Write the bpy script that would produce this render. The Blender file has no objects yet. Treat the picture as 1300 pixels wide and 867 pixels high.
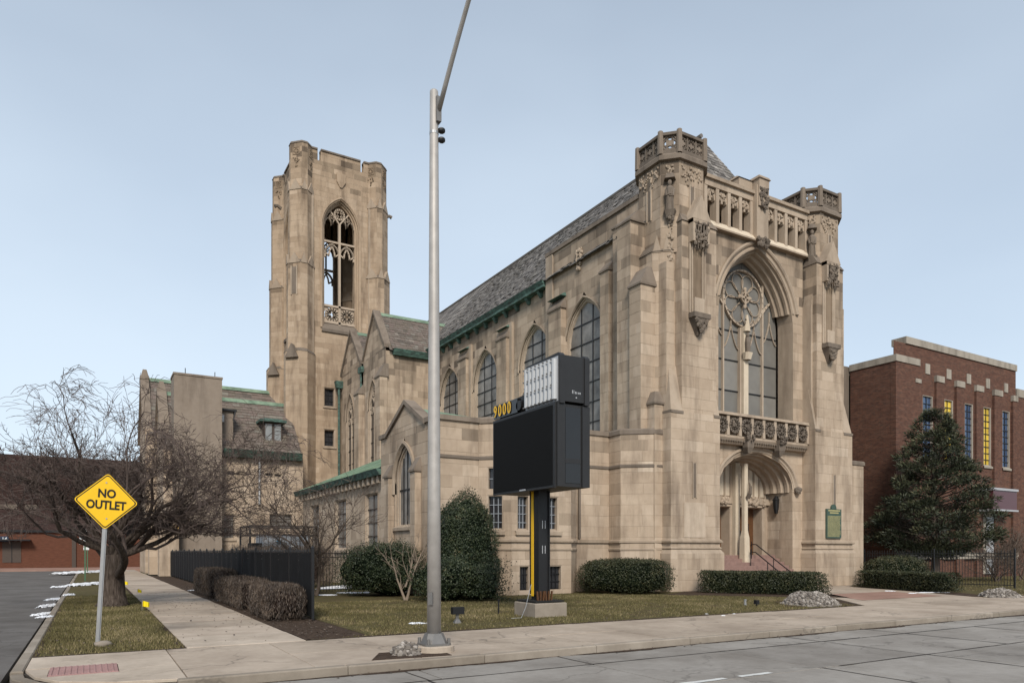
import bpy, math, random
from mathutils import Vector, noise
from mathutils.bvhtree import BVHTree
random.seed(7)
R = random.Random(11)
sc = bpy.context.scene
COL = sc.collection
# ------------------------------------------------------------------ camera
YAW = math.radians(30.5); SN, CS = math.sin(YAW), math.cos(YAW)
FPX, HZ, CXP, EYE = 908.0, 700.0, 650.0, 1.8
cam = bpy.data.cameras.new('camera'); camo = bpy.data.objects.new('camera', cam); COL.objects.link(camo)
cam.sensor_width = 36; cam.lens = 36 * FPX / 1300; cam.shift_y = (HZ - 433.5) / 1300
cam.clip_start = 0.1; cam.clip_end = 3000
camo.location = (0, 0, EYE); camo.rotation_euler = (math.radians(90), 0, -YAW)
sc.camera = camo
# ------------------------------------------------------------------ sky, sun, exposure
SUN_EL, SUN_AZ = math.radians(38), math.radians(205)     # azimuth clockwise from +Y
w = bpy.data.worlds.new('World'); sc.world = w; w.use_nodes = True
nt = w.node_tree; nt.nodes.clear()
out = nt.nodes.new('ShaderNodeOutputWorld'); bg = nt.nodes.new('ShaderNodeBackground')
sky = nt.nodes.new('ShaderNodeTexSky'); sky.sky_type = 'NISHITA'; sky.sun_disc = False
sky.sun_elevation = SUN_EL; sky.sun_rotation = SUN_AZ; sky.air_density = 1.0; sky.dust_density = 0.5; sky.ozone_density = 1.0
veil = nt.nodes.new('ShaderNodeMixRGB'); veil.inputs[0].default_value = 0.80
veil.inputs[2].default_value = (7.6, 8.72, 9.8, 1)         # thin high cloud over the whole sky
tc = nt.nodes.new('ShaderNodeTexCoord'); nz = nt.nodes.new('ShaderNodeTexNoise')
mp = nt.nodes.new('ShaderNodeMapping'); mp.inputs['Scale'].default_value = (1, 1, 2.2)
nz.inputs['Scale'].default_value = 1.6; nz.inputs['Detail'].default_value = 4; nz.inputs['Roughness'].default_value = 0.45
cr = nt.nodes.new('ShaderNodeMapRange'); cr.inputs[1].default_value = 0.3; cr.inputs[2].default_value = 0.7
cr.inputs[3].default_value = 0.73; cr.inputs[4].default_value = 0.89
nt.links.new(tc.outputs['Generated'], mp.inputs[0]); nt.links.new(mp.outputs[0], nz.inputs['Vector'])
sx_ = nt.nodes.new('ShaderNodeSeparateXYZ'); nt.links.new(tc.outputs['Generated'], sx_.inputs[0])
el = nt.nodes.new('ShaderNodeMapRange'); el.inputs[1].default_value = 0.0; el.inputs[2].default_value = 0.75; el.inputs[3].default_value = 0.02; el.inputs[4].default_value = -0.44
nt.links.new(sx_.outputs[2], el.inputs[0]); ad_ = nt.nodes.new('ShaderNodeMath'); ad_.operation = 'ADD'; ad_.use_clamp = True
nt.links.new(nz.outputs['Fac'], cr.inputs[0]); nt.links.new(cr.outputs[0], ad_.inputs[0]); nt.links.new(el.outputs[0], ad_.inputs[1]); nt.links.new(ad_.outputs[0], veil.inputs[0])
nt.links.new(sky.outputs[0], veil.inputs[1]); nt.links.new(veil.outputs[0], bg.inputs['Color'])
bg.inputs['Strength'].default_value = 0.071
nt.links.new(bg.outputs[0], out.inputs['Surface'])
sl = bpy.data.lights.new('sun', 'SUN'); sl.energy = 2.3; sl.angle = math.radians(16); sl.color = (1.0, 0.93, 0.83)
so = bpy.data.objects.new('sun', sl); COL.objects.link(so)
so.rotation_euler = Vector((-math.sin(SUN_AZ) * math.cos(SUN_EL), -math.cos(SUN_AZ) * math.cos(SUN_EL), -math.sin(SUN_EL))).to_track_quat('-Z', 'Y').to_euler()
so.location = (0, -20, 60)
sc.view_settings.view_transform = 'Standard'; sc.view_settings.look = 'None'
sc.view_settings.gamma = 1; sc.view_settings.exposure = 0.66; sc.view_settings.use_curve_mapping = False

# ------------------------------------------------------------------ pixels to places
def ray(px): r = (px - CXP) / FPX; return CS * r + SN, CS - SN * r
def onY(px, py, Y): a, b = ray(px); d = Y / b; return d * a, Y, EYE + (HZ - py) / FPX * d
def onX(px, py, X): a, b = ray(px); d = X / a; return X, d * b, EYE + (HZ - py) / FPX * d
def gnd(px, py, z=0): a, b = ray(px); d = (EYE - z) * FPX / (py - HZ); return d * a, d * b, z
def proj(p):
    f = SN * p[0] + CS * p[1]; r = CS * p[0] - SN * p[1]
    if f < .1: return None
    return CXP + FPX * r / f, HZ - FPX * (p[2] - EYE) / f

# ------------------------------------------------------------------ materials
def lin(r, g, b): return tuple(((x / 255) / 12.92 if x / 255 <= .04045 else ((x / 255 + .055) / 1.055) ** 2.4) for x in (r, g, b)) + (1,)
MATS = {}
class NT:
    def __init__(s, name):
        m = bpy.data.materials.new(name); m.use_nodes = True; s.m = m; s.t = m.node_tree
        s.b = s.t.nodes['Principled BSDF']; MATS[name] = m
    def n(s, ty, **kw):
        x = s.t.nodes.new(ty)
        for k, v in kw.items(): setattr(x, k, v)
        return x
    def l(s, a, b): s.t.links.new(a, b)
    def noise(s, vec, scale, detail=4, rough=.55):
        x = s.n('ShaderNodeTexNoise'); x.inputs['Scale'].default_value = scale; x.inputs['Detail'].default_value = detail
        x.inputs['Roughness'].default_value = rough; s.l(vec, x.inputs['Vector']); return x.outputs['Fac']
    def mapped(s, vec, sx, sy, sz):
        x = s.n('ShaderNodeMapping'); x.inputs['Scale'].default_value = (sx, sy, sz); s.l(vec, x.inputs[0]); return x.outputs[0]
    def ramp(s, fac, stops, interp='LINEAR'):
        x = s.n('ShaderNodeValToRGB'); x.color_ramp.interpolation = interp; el = x.color_ramp.elements
        while len(el) < len(stops): el.new(.5)
        for e, (p, col) in zip(el, stops): e.position = p; e.color = col if len(col) == 4 else tuple(col) + (1,)
        s.l(fac, x.inputs[0]); return x.outputs[0]
    def mix(s, fac, a, b, mode='MIX'):
        x = s.n('ShaderNodeMixRGB', blend_type=mode)
        for i, v in ((0, fac), (1, a), (2, b)):
            if isinstance(v, (int, float)): x.inputs[i].default_value = v
            elif isinstance(v, tuple): x.inputs[i].default_value = v if len(v) == 4 else v + (1,)
            else: s.l(v, x.inputs[i])
        return x.outputs[0]
    def rng(s, fac, a, b, c, d):
        x = s.n('ShaderNodeMapRange')
        for i, v in enumerate((a, b, c, d)): x.inputs[i + 1].default_value = v
        s.l(fac, x.inputs[0]); return x.outputs[0]
    def col(s, c): s.l(c, s.b.inputs['Base Color']) if not isinstance(c, tuple) else setattr(s.b.inputs['Base Color'], 'default_value', c if len(c) == 4 else c + (1,))
    def bump(s, h, strength=.3, dist=.02):
        x = s.n('ShaderNodeBump'); x.inputs['Strength'].default_value = strength; x.inputs['Distance'].default_value = dist
        s.l(h, x.inputs['Height']); s.l(x.outputs[0], s.b.inputs['Normal'])
    def pos(s): return s.n('ShaderNodeNewGeometry').outputs['Position']
    def tone(s):
        x = s.n('ShaderNodeAttribute', attribute_name='tone'); return x.outputs['Fac']
    def rough(s, v, spec=None):
        s.b.inputs['Roughness'].default_value = v
        if spec is not None: s.b.inputs['Specular IOR Level'].default_value = spec

def stone(name, stops, streak=.5, spec=.25):
    k = NT(name); P = k.pos(); t = k.tone()
    c = k.ramp(t, stops)
    c = k.mix(k.rng(k.noise(P, 3.1, 5), .3, .7, 0, .35), c, k.mix(1, c, (.72, .68, .64), 'MULTIPLY'))
    st = k.rng(k.noise(k.mapped(P, 1.3, 1.3, .22), 1.2, 5, .6), .47, .70, 0, streak)
    c = k.mix(st, c, k.mix(1, c, (.40, .38, .37), 'MULTIPLY'))
    bl = k.rng(k.noise(P, .35, 4, .6), .50, .72, 0, .75 * streak)
    c = k.mix(bl, c, k.mix(1, c, (.62, .59, .57), 'MULTIPLY'))
    c = k.mix(k.rng(k.noise(P, 26, 3), .35, .7, 0, .22), c, k.mix(1, c, (.74, .72, .7), 'MULTIPLY'))
    k.col(c); k.rough(.88, spec); k.bump(k.noise(P, 40, 4), .28, .01); return k.m
def sc3(c, f): return (c[0] * f, c[1] * f, c[2] * f)
BUFF = [(0, (.175, .138, .105)), (.22, (.33, .262, .195)), (.38, (.41, .322, .24)), (.52, (.45, .358, .27)), (.75, (.50, .405, .312)), (1, (.57, .475, .375))]
stone('stone', BUFF, .72)
stone('stone_tower', [(p, (c[0] * .90, c[1] * .86, c[2] * .81)) for p, c in BUFF], .72)
stone('stone_trim', [(0, (.33, .262, .197)), (1, (.50, .41, .32))], .5)
stone('stone_soot_shade', [(0, (.12, .10, .082)), (1, (.27, .22, .175))], .6)  # soiled stone; also the painted recess shade of the slit windows
stone('stone_pale', [(0, (.50, .42, .32)), (1, (.63, .54, .42))], .3)
stone('mortar', [(0, (.33, .262, .197)), (1, (.40, .318, .24))], .5)
stone('stucco', [(0, (.25, .205, .165)), (1, (.28, .23, .185))], .5)
stone('limestone_band', [(0, (.31, .28, .235)), (1, (.40, .36, .305))], .6)
def slate(name, stops, moss=.25):
    k = NT(name); P = k.pos(); c = k.ramp(k.tone(), stops)
    c = k.mix(k.rng(k.noise(P, 6, 4), .35, .7, 0, .5), c, k.mix(1, c, (.6, .6, .6), 'MULTIPLY'))
    c = k.mix(k.rng(k.noise(P, .8, 4), .52, .72, 0, moss), c, (.12, .12, .075))
    k.col(c); k.rough(.75, .35); k.bump(k.noise(P, 30, 3), .25, .01); return k.m
slate('slate_nave', [(0, (.075, .068, .062)), (.5, (.17, .155, .142)), (1, (.31, .285, .26))], .15)
slate('slate_brown', [(0, (.10, .085, .072)), (.35, (.15, .122, .10)), (.6, (.17, .13, .112)), (.8, (.18, .165, .14)), (1, (.235, .20, .17))], .3)
k = NT('copper'); P = k.pos()
c = k.ramp(k.noise(k.mapped(P, 1.2, 1.2, 3), 2.2, 5, .6), [(.28, (.035, .038, .032)), (.45, (.05, .082, .068)), (.6, (.08, .15, .124)), (.75, (.15, .235, .198))])
k.col(c); k.rough(.7, .3); k.bump(k.noise(P, 25, 3), .2, .01)
k = NT('copper_dark'); P = k.pos()
c = k.ramp(k.noise(k.mapped(P, 1.2, 1.2, 3), 2.2, 5, .6), [(.35, (.03, .032, .027)), (.58, (.05, .075, .06)), (.75, (.11, .22, .17))])
k.col(c); k.rough(.7, .3)
k = NT('copper_roof'); P = k.pos()
c = k.ramp(k.noise(k.mapped(P, 1, 1, 1), 1.1, 5, .65), [(.3, (.085, .12, .085)), (.5, (.155, .225, .16)), (.7, (.23, .31, .22))])
k.col(c); k.rough(.75, .3)
def concrete(name, a, b, crackk=.5, sp=.2):
    k = NT(name); P = k.pos(); t = k.tone()
    c = k.ramp(t, [(0, a), (1, b)])
    c = k.mix(k.rng(k.noise(P, .55, 6, .65), .38, .66, 0, .8), c, k.mix(1, c, (.60, .58, .56), 'MULTIPLY'))
    c = k.mix(k.rng(k.noise(P, 7, 5), .4, .75, 0, .35), c, k.mix(1, c, (.7, .69, .68), 'MULTIPLY'))
    v = k.n('ShaderNodeTexVoronoi', feature='DISTANCE_TO_EDGE'); v.inputs['Scale'].default_value = .42
    dn = k.n('ShaderNodeVectorMath', operation='ADD'); nn = k.n('ShaderNodeTexNoise'); nn.inputs['Scale'].default_value = 1.7; nn.inputs['Detail'].default_value = 6
    k.l(P, nn.inputs['Vector']); k.l(P, dn.inputs[0]); k.l(nn.outputs['Color'], dn.inputs[1]); k.l(dn.outputs[0], v.inputs['Vector'])
    cf = k.rng(v.outputs['Distance'], .0, .016, crackk, 0)
    c = k.mix(k.mix(1, cf, k.rng(k.noise(P, .23, 3), .44, .52, 0, 1), 'MULTIPLY'), c, (.05, .045, .04))
    sp_ = k.n('ShaderNodeTexNoise'); sp_.inputs['Scale'].default_value = 90; k.l(P, sp_.inputs['Vector'])
    c = k.mix(k.rng(sp_.outputs['Fac'], .3, .7, 0, .3), c, k.mix(1, c, (.7, .7, .7), 'MULTIPLY'))
    k.col(c); k.rough(.9, sp); k.bump(k.noise(P, 60, 4), .3, .01); return k.m
concrete('walk', (.40, .33, .262), (.50, .415, .335))
concrete('walk_new', (.48, .405, .325), (.54, .455, .37), .2)
concrete('street_slab', (.265, .245, .222), (.35, .325, .295), .4)
concrete('kerb', (.27, .23, .185), (.37, .32, .265), .4)
concrete('asphalt', (.13, .12, .112), (.16, .148, .137), .7)
concrete('joint', (.06, .052, .045), (.08, .07, .06), 0)
concrete('brick_path', (.33, .20, .155), (.38, .24, .19), .1)
k = NT('lawn'); P = k.pos()
c = k.ramp(k.noise(P, 1.1, 8, .68), [(.25, (.085, .060, .036)), (.42, (.125, .098, .052)), (.55, (.118, .105, .046)), (.7, (.19, .15, .088))])
c = k.mix(k.rng(k.noise(P, .5, 6, .7), .56, .68, 0, .85), c, (.10, .072, .05))
c = k.mix(k.rng(k.noise(P, 55, 4, .7), .3, .7, 0, .7), c, k.mix(1, c, (.45, .42, .36), 'MULTIPLY'))
k.col(c); k.rough(.95, .1); k.bump(k.noise(P, 70, 5), .8, .03)
k = NT('grass_blade'); c = k.ramp(k.tone(), [(0, (.072, .058, .026)), (.4, (.12, .108, .042)), (.7, (.20, .162, .08)), (1, (.32, .255, .15))]); k.col(c); k.rough(.8, .2)
k = NT('soil'); P = k.pos()
c = k.ramp(k.noise(P, 9, 6, .7), [(.3, (.032, .022, .016)), (.55, (.075, .052, .038)), (.75, (.13, .10, .075))]); k.col(c); k.rough(.95, .1); k.bump(k.noise(P, 35, 4), .9, .04)
def flat(name, col, rough=.6, spec=.4, metal=0, var=.25, bs=18):
    k = NT(name); P = k.pos()
    k.col(k.mix(k.rng(k.noise(P, 5, 5), .3, .7, 0, var), col, k.mix(1, col, (.55, .54, .52), 'MULTIPLY')))
    k.rough(rough, spec); k.b.inputs['Metallic'].default_value = metal; k.bump(k.noise(P, bs, 4), .08, .01); return k.m
flat('black_metal', (.012, .012, .013), .45, .4)
flat('screen_and_backing', (.010, .010, .011), .8, .2)
flat('cabinet', (.022, .022, .023), .5, .35)
flat('led_face', (.0055, .0052, .005), .7, .15, 0, .1)
flat('gloss_black', (.012, .012, .013), .12, .5)
flat('yellow_paint', (.78, .46, .02), .5, .4)
flat('sign_yellow', (.78, .47, .006), .45, .4, 0, .06)
flat('sign_ink', (.012, .011, .009), .5, .3)
flat('galv', (.40, .40, .40), .45, .5, .6)
flat('alu_pole', (.40, .375, .35), .55, .5, .25, .4, 8)
flat('iron_cast', (.22, .21, .20), .5, .5, .6, .4)
flat('tube_white', (.44, .45, .46), .35, .5, 0, .08)
flat('panel_white', (.38, .39, .41), .5, .4, 0, .2)
flat('wood_door', (.115, .052, .022), .45, .4, 0, .5)
k = NT('bark'); P = k.pos(); bn = k.noise(k.mapped(P, 9, 9, 1.6), 1.6, 6, .65)
k.col(k.ramp(bn, [(.3, (.028, .021, .017)), (.55, (.085, .066, .054)), (.75, (.15, .12, .10))])); k.rough(.95, .1); k.bump(bn, 1.0, .06)
flat('bark_twig', (.105, .080, .070), .9, .15, 0, .3)
flat('bark_pale', (.24, .19, .145), .9, .15, 0, .5)
flat('bark_mid', (.12, .093, .075), .9, .15, 0, .5)
flat('red_step', (.26, .165, .14), .85, .2, 0, .5)
flat('marker_green', (.05, .085, .065), .5, .4, 0, .3)
flat('marker_text', (.40, .36, .17), .5, .4, 0, .5)
flat('flag_yellow', (.80, .62, .01), .6, .3, 0, .05)
flat('tactile', (.36, .215, .20), .85, .2, 0, .45)
flat('road_paint', (.62, .62, .60), .8, .2, 0, .5)
flat('green_post', (.06, .13, .07), .5, .4)
flat('white_sign', (.65, .66, .66), .5, .4, 0, .15)
flat('blue_sign', (.02, .035, .07), .4, .4)
flat('marquee', (.085, .028, .034), .35, .5, 0, .2)
flat('dormer_frame', (.075, .058, .048), .7, .3)
flat('unit_grey', (.26, .28, .31), .6, .4, 0, .3)
flat('sticker_blue', (.02, .25, .45), .5, .4); flat('rubber', (.02, .02, .02), .8, .2)
flat('orange', (.65, .13, .02), .5, .4)
k = NT('snow'); P = k.pos(); k.col(k.ramp(k.noise(P, 7, 5), [(.3, (.62, .64, .68)), (.62, (.82, .83, .86))])); k.rough(.6, .3); k.bump(k.noise(P, 30, 4), .6, .02)
k = NT('gravel'); c = k.ramp(k.tone(), [(0, (.10, .085, .075)), (.5, (.21, .185, .16)), (1, (.38, .345, .31))]); k.col(c); k.rough(.9, .2)
def glass(name, a, b, rough=.22, spec=.5):
    k = NT(name); P = k.pos()
    c = k.ramp(k.noise(P, 1.4, 5, .6), [(.3, a), (.7, b)])
    c = k.mix(.5, c, k.mix(1, c, k.ramp(k.tone(), [(0, (.55, .55, .55)), (1, (1.25, 1.25, 1.25))]), 'MULTIPLY'))
    k.col(c); k.rough(rough, spec); return k.m
glass('glass_nave', (.11, .102, .092), (.28, .262, .24), .32, .3)  # mottled range paints blurred tree reflections into the glass colour
glass('glass_front', (.165, .155, .14), (.205, .195, .175), .4, .3)
glass('glass_dark', (.012, .012, .014), (.04, .04, .044), .12)
glass('glass_blue', (.015, .03, .075), (.05, .09, .17), .15)
glass('glass_amber', (.46, .29, .02), (.70, .50, .05), .3)
glass('glass_pale', (.20, .21, .21), (.30, .31, .31), .3)
for nm, e in (('amber_lamp', (1, .6, .15)),):
    k = NT(nm); k.col((.8, .5, .15)); k.b.inputs['Emission Color'].default_value = e + (1,); k.b.inputs['Emission Strength'].default_value = .9
k = NT('brick'); P = k.pos(); sep = k.n('ShaderNodeSeparateXYZ'); k.l(P, sep.inputs[0])
ad = k.n('ShaderNodeMath', operation='ADD'); k.l(sep.outputs[0], ad.inputs[0]); k.l(sep.outputs[1], ad.inputs[1])
cb = k.n('ShaderNodeCombineXYZ'); k.l(ad.outputs[0], cb.inputs[0]); k.l(sep.outputs[2], cb.inputs[1])
bt = k.n('ShaderNodeTexBrick'); k.l(cb.outputs[0], bt.inputs['Vector']); bt.inputs['Scale'].default_value = 1
bt.inputs['Brick Width'].default_value = .23; bt.inputs['Row Height'].default_value = .078; bt.inputs['Mortar Size'].default_value = .007
bt.inputs['Color1'].default_value = (.14, .064, .042, 1); bt.inputs['Color2'].default_value = (.058, .028, .022, 1); bt.inputs['Mortar'].default_value = (.15, .115, .09, 1)
c = k.mix(k.rng(k.noise(k.mapped(P, 1, 1, 3.5), 1.3, 5), .4, .7, 0, .6), bt.outputs['Color'], (.060, .028, .021))
c = k.mix(k.rng(k.noise(P, 14, 4), .45, .7, 0, .5), c, (.155, .066, .042))
k.col(c); k.rough(.9, .2); k.bump(bt.outputs['Fac'], -.4, .01)
k = NT('brick_far'); P = k.pos(); c = k.ramp(k.noise(k.mapped(P, 1, 1, 4), 2, 6, .7), [(.3, (.085, .036, .023)), (.7, (.14, .058, .036))]); k.col(c); k.rough(.9, .2)
k = NT('brick_dark'); P = k.pos(); c = k.ramp(k.noise(k.mapped(P, 1, 1, 4), 3, 6, .7), [(.3, (.026, .015, .013)), (.7, (.052, .028, .023))]); k.col(c); k.rough(.9, .2)
def leafmat(name, stops):
    k = NT(name); c = k.ramp(k.tone(), stops); k.col(c); k.rough(.55, .35)
    k.b.inputs['Subsurface Weight'].default_value = 0; return k.m
leafmat('leaf_box', [(0, (.012, .016, .007)), (.5, (.030, .036, .014)), (.85, (.060, .060, .026)), (1, (.12, .10, .05))])
leafmat('leaf_yew', [(0, (.011, .018, .010)), (.5, (.028, .040, .017)), (.85, (.052, .062, .026)), (1, (.12, .10, .05))])
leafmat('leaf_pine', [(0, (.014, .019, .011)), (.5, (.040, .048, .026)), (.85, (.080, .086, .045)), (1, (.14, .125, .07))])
leafmat('twig_hedge', [(0, (.025, .018, .014)), (.5, (.07, .052, .040)), (1, (.16, .12, .09))])
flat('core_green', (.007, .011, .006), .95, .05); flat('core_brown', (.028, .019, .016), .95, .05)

# ------------------------------------------------------------------ mesh building
LOC = {}
class MB:
    def __init__(s): s.v = []; s.f = []; s.t = []
    def face(s, pts, tone=.5):
        i = len(s.v); s.v.extend([tuple(p) for p in pts]); s.f.append(tuple(range(i, i + len(pts)))); s.t.append(tone)
    def box(s, x0, x1, y0, y1, z0, z1, tone=.5):
        i = len(s.v)
        s.v += [(x0, y0, z0), (x1, y0, z0), (x1, y1, z0), (x0, y1, z0), (x0, y0, z1), (x1, y0, z1), (x1, y1, z1), (x0, y1, z1)]
        for q in ((3, 2, 1, 0), (4, 5, 6, 7), (0, 1, 5, 4), (1, 2, 6, 5), (2, 3, 7, 6), (3, 0, 4, 7)): s.f.append(tuple(i + j for j in q)); s.t.append(tone)
        return s
    def bevbox(s, x0, x1, y0, y1, z0, z1, b, tone=.5):
        s.frus([(x0, y0), (x1, y0), (x1, y1), (x0, y1)], z0, [(x0, y0), (x1, y0), (x1, y1), (x0, y1)], z1 - b, tone, cap=False)
        s.frus([(x0, y0), (x1, y0), (x1, y1), (x0, y1)], z1 - b, [(x0 + b, y0 + b), (x1 - b, y0 + b), (x1 - b, y1 - b), (x0 + b, y1 - b)], z1, tone, cap=True)
        return s
    def frus(s, pa, za, pb, zb, tone=.5, cap=True, bottom=False):
        n = len(pa); i = len(s.v); s.v += [(p[0], p[1], za) for p in pa] + [(p[0], p[1], zb) for p in pb]
        for j in range(n): s.f.append((i + j, i + (j + 1) % n, i + n + (j + 1) % n, i + n + j)); s.t.append(tone)
        if cap: s.f.append(tuple(i + n + j for j in range(n))); s.t.append(tone)
        if bottom: s.f.append(tuple(i + n - 1 - j for j in range(n))); s.t.append(tone)
        return s
    def prism(s, p, z0, z1, tone=.5, bottom=True): return s.frus(ccw(p), z0, ccw(p), z1, tone, True, bottom)
    def tube(s, pts, rad, n=6, tone=.5, cap=True):
        pts = [Vector(p) for p in pts]
        if not hasattr(rad, '__len__'): rad = [rad] * len(pts)
        i0 = len(s.v); prev = None
        for k_, p in enumerate(pts):
            d = (pts[min(k_ + 1, len(pts) - 1)] - pts[max(k_ - 1, 0)])
            if d.length < 1e-9: d = Vector((0, 0, 1))
            d.normalize()
            if prev is None: a = d.orthogonal().normalized()
            else:
                a = prev - d * prev.dot(d)
                a = a.normalized() if a.length > 1e-6 else d.orthogonal().normalized()
            prev = a; b = d.cross(a)
            for j in range(n):
                th = 2 * math.pi * j / n; q = p + (a * math.cos(th) + b * math.sin(th)) * rad[k_]; s.v.append((q.x, q.y, q.z))
        for k_ in range(len(pts) - 1):
            for j in range(n):
                s.f.append((i0 + k_ * n + j, i0 + k_ * n + (j + 1) % n, i0 + (k_ + 1) * n + (j + 1) % n, i0 + (k_ + 1) * n + j)); s.t.append(tone)
        if cap and n > 2:
            s.f.append(tuple(i0 + n - 1 - j for j in range(n))); s.t.append(tone)
            s.f.append(tuple(i0 + (len(pts) - 1) * n + j for j in range(n))); s.t.append(tone)
        return s
    def obox(s, o, ax, ay, az, tone=.5):          # box from a corner and three edge vectors
        o, ax, ay, az = Vector(o), Vector(ax), Vector(ay), Vector(az); i = len(s.v)
        for p in (o, o + ax, o + ax + ay, o + ay, o + az, o + ax + az, o + ax + ay + az, o + ay + az): s.v.append(tuple(p))
        for q in ((3, 2, 1, 0), (4, 5, 6, 7), (0, 1, 5, 4), (1, 2, 6, 5), (2, 3, 7, 6), (3, 0, 4, 7)): s.f.append(tuple(i + j for j in q)); s.t.append(tone)
        return s
    def blob(s, c, r, seg=7, ring=5, amp=.15, tone=.5, seed=0, half=False):
        i = len(s.v); c = Vector(c)
        for a in range(ring + 1):
            th = math.pi * (a / ring) * (.5 if half else 1)
            for b in range(seg):
                ph = 2 * math.pi * b / seg
                d = Vector((math.sin(th) * math.cos(ph), math.sin(th) * math.sin(ph), math.cos(th)))
                q = 1 + amp * noise.noise(d * 2.3 + Vector((seed * 3.1, seed * 1.7, seed)))
                s.v.append((c.x + d.x * r[0] * q, c.y + d.y * r[1] * q, c.z + d.z * r[2] * q))
        for a in range(ring):
            for b in range(seg):
                s.f.append((i + a * seg + b, i + (a + 1) * seg + b, i + (a + 1) * seg + (b + 1) % seg, i + a * seg + (b + 1) % seg)); s.t.append(tone)
        return s
    def build(s, name, mat, parent=None, smooth=False, kind=None, label=None):
        me = bpy.data.meshes.new(name); off = LOC.get(parent.name, (0, 0, 0)) if parent else (0, 0, 0)
        me.from_pydata([(x - off[0], y - off[1], z - off[2]) for x, y, z in s.v], [], s.f)
        at = me.attributes.new('tone', 'FLOAT', 'FACE'); at.data.foreach_set('value', s.t)
        me.materials.append(MATS[mat])
        if smooth: me.polygons.foreach_set('use_smooth', [True] * len(me.polygons))
        me.update(); o = bpy.data.objects.new(name, me); COL.objects.link(o)
        if parent: o.parent = parent
        LOC[o.name] = off
        if kind: o['kind'] = kind
        if label: o['label'] = label
        return o
def ccw(p):
    a = sum(p[i][0] * p[(i + 1) % len(p)][1] - p[(i + 1) % len(p)][0] * p[i][1] for i in range(len(p)))
    return list(p) if a > 0 else list(reversed(p))
def rect(x0, x1, y0, y1): return [(x0, y0), (x1, y0), (x1, y1), (x0, y1)]
def octo(x0, x1, y0, y1, c): return [(x0, y0 + c), (x0 + c, y0), (x1 - c, y0), (x1, y0 + c), (x1, y1 - c), (x1 - c, y1), (x0 + c, y1), (x0, y1 - c)]
def grow(p, g):
    cx = sum(q[0] for q in p) / len(p); cy = sum(q[1] for q in p) / len(p)
    ex = max(abs(q[0] - cx) for q in p); ey = max(abs(q[1] - cy) for q in p)
    return [(cx + (q[0] - cx) * (ex + g) / ex, cy + (q[1] - cy) * (ey + g) / ey) for q in p]
def thing(name, label, cat, loc=(0, 0, 0), group=None):
    o = bpy.data.objects.new(name, None); COL.objects.link(o); o.location = loc; o.empty_display_size = .3
    o['label'] = label; o['category'] = cat
    if group: o['group'] = group
    LOC[o.name] = tuple(loc); return o
def tag(o, label, cat, group=None):
    o['label'] = label; o['category'] = cat
    if group: o['group'] = group
    return o
def struct(o): o['kind'] = 'structure'; return o
def center(o):                                       # put a one-mesh thing's origin at its base centre
    me = o.data; xs = [v.co.copy() for v in me.vertices]
    c = Vector(((min(v.x for v in xs) + max(v.x for v in xs)) / 2, (min(v.y for v in xs) + max(v.y for v in xs)) / 2, min(v.z for v in xs)))
    for v in me.vertices: v.co -= c
    o.location = Vector(o.location) + c; return o

# ------------------------------------------------------------------ masonry
class Parts:                                         # every call starts a new part
    def __init__(s, name, mat): s.name = name; s.mat = mat; s.l = []
    def new(s): m = MB(); s.l.append(m); return m
    def box(s, *a, **k): return s.new().box(*a, **k)
    def frus(s, *a, **k): return s.new().frus(*a, **k)
def fresh(mb): return mb.new() if isinstance(mb, Parts) else mb
class Masonry:                                       # one building's walls and stones
    def __init__(s, root, mat='stone', course=.49, blen=(.6, 1.3)):
        s.stain = []; s.grime = 1e9; s.root = root; s.back = MB(); s.blocks = []; s.mat = mat; s.course = course; s.blen = blen; s.trim = Parts('moulding', 'stone_trim'); s.soot = Parts('coping', 'stone_soot_shade')
def hw_at(op, z, o=0):
    h = op['hw'] + o
    if op['kind'] == 'rect': return h
    if z <= op['zs']: return h
    dz = z - op['zs']; rise = op['za'] - op['zs']
    if op['kind'] == 'ell':
        q = dz / (rise + o); return h * math.sqrt(max(0, 1 - q * q))
    cc = (rise ** 2 - op['hw'] ** 2) / (2 * op['hw']); rad = op['hw'] + cc + o
    return max(0, math.sqrt(max(0, rad * rad - dz * dz)) - cc)
def apex(op, o=0):
    if op['kind'] in ('rect', 'ell'): return op['za'] + o
    rise = op['za'] - op['zs']; cc = (rise ** 2 - op['hw'] ** 2) / (2 * op['hw']); rad = op['hw'] + cc + o
    return op['zs'] + math.sqrt(max(0, rad * rad - cc * cc))
def OP(u, hw, z0, za, zs=None, kind='pt'): return dict(u=u, hw=hw, z0=z0, za=za, zs=zs if zs is not None else za, kind=kind if zs is not None else 'rect')
def arch_pts(op, o=0, z_from=None, n=9):
    zb = op['z0'] if z_from is None else z_from; top = apex(op, o)
    if op['kind'] == 'rect': h = op['hw'] + o; return [(op['u'] - h, zb), (op['u'] - h, top), (op['u'] + h, top), (op['u'] + h, zb)]
    zsp = max(op['zs'], zb); L = [] if zb >= op['zs'] else [(op['u'] - op['hw'] - o, zb)]
    for i in range(n + 1):
        t = i / n
        if op['kind'] == 'ell': z = op['zs'] + (top - op['zs']) * math.sin(t * math.pi / 2)
        else: z = zsp + (top - zsp) * (1 - (1 - t) ** 1.25)
        L.append((op['u'] - hw_at(op, z, o) if i < n else op['u'], z))
    return L + [(2 * op['u'] - u, z) for u, z in reversed(L[:-1])]
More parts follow.
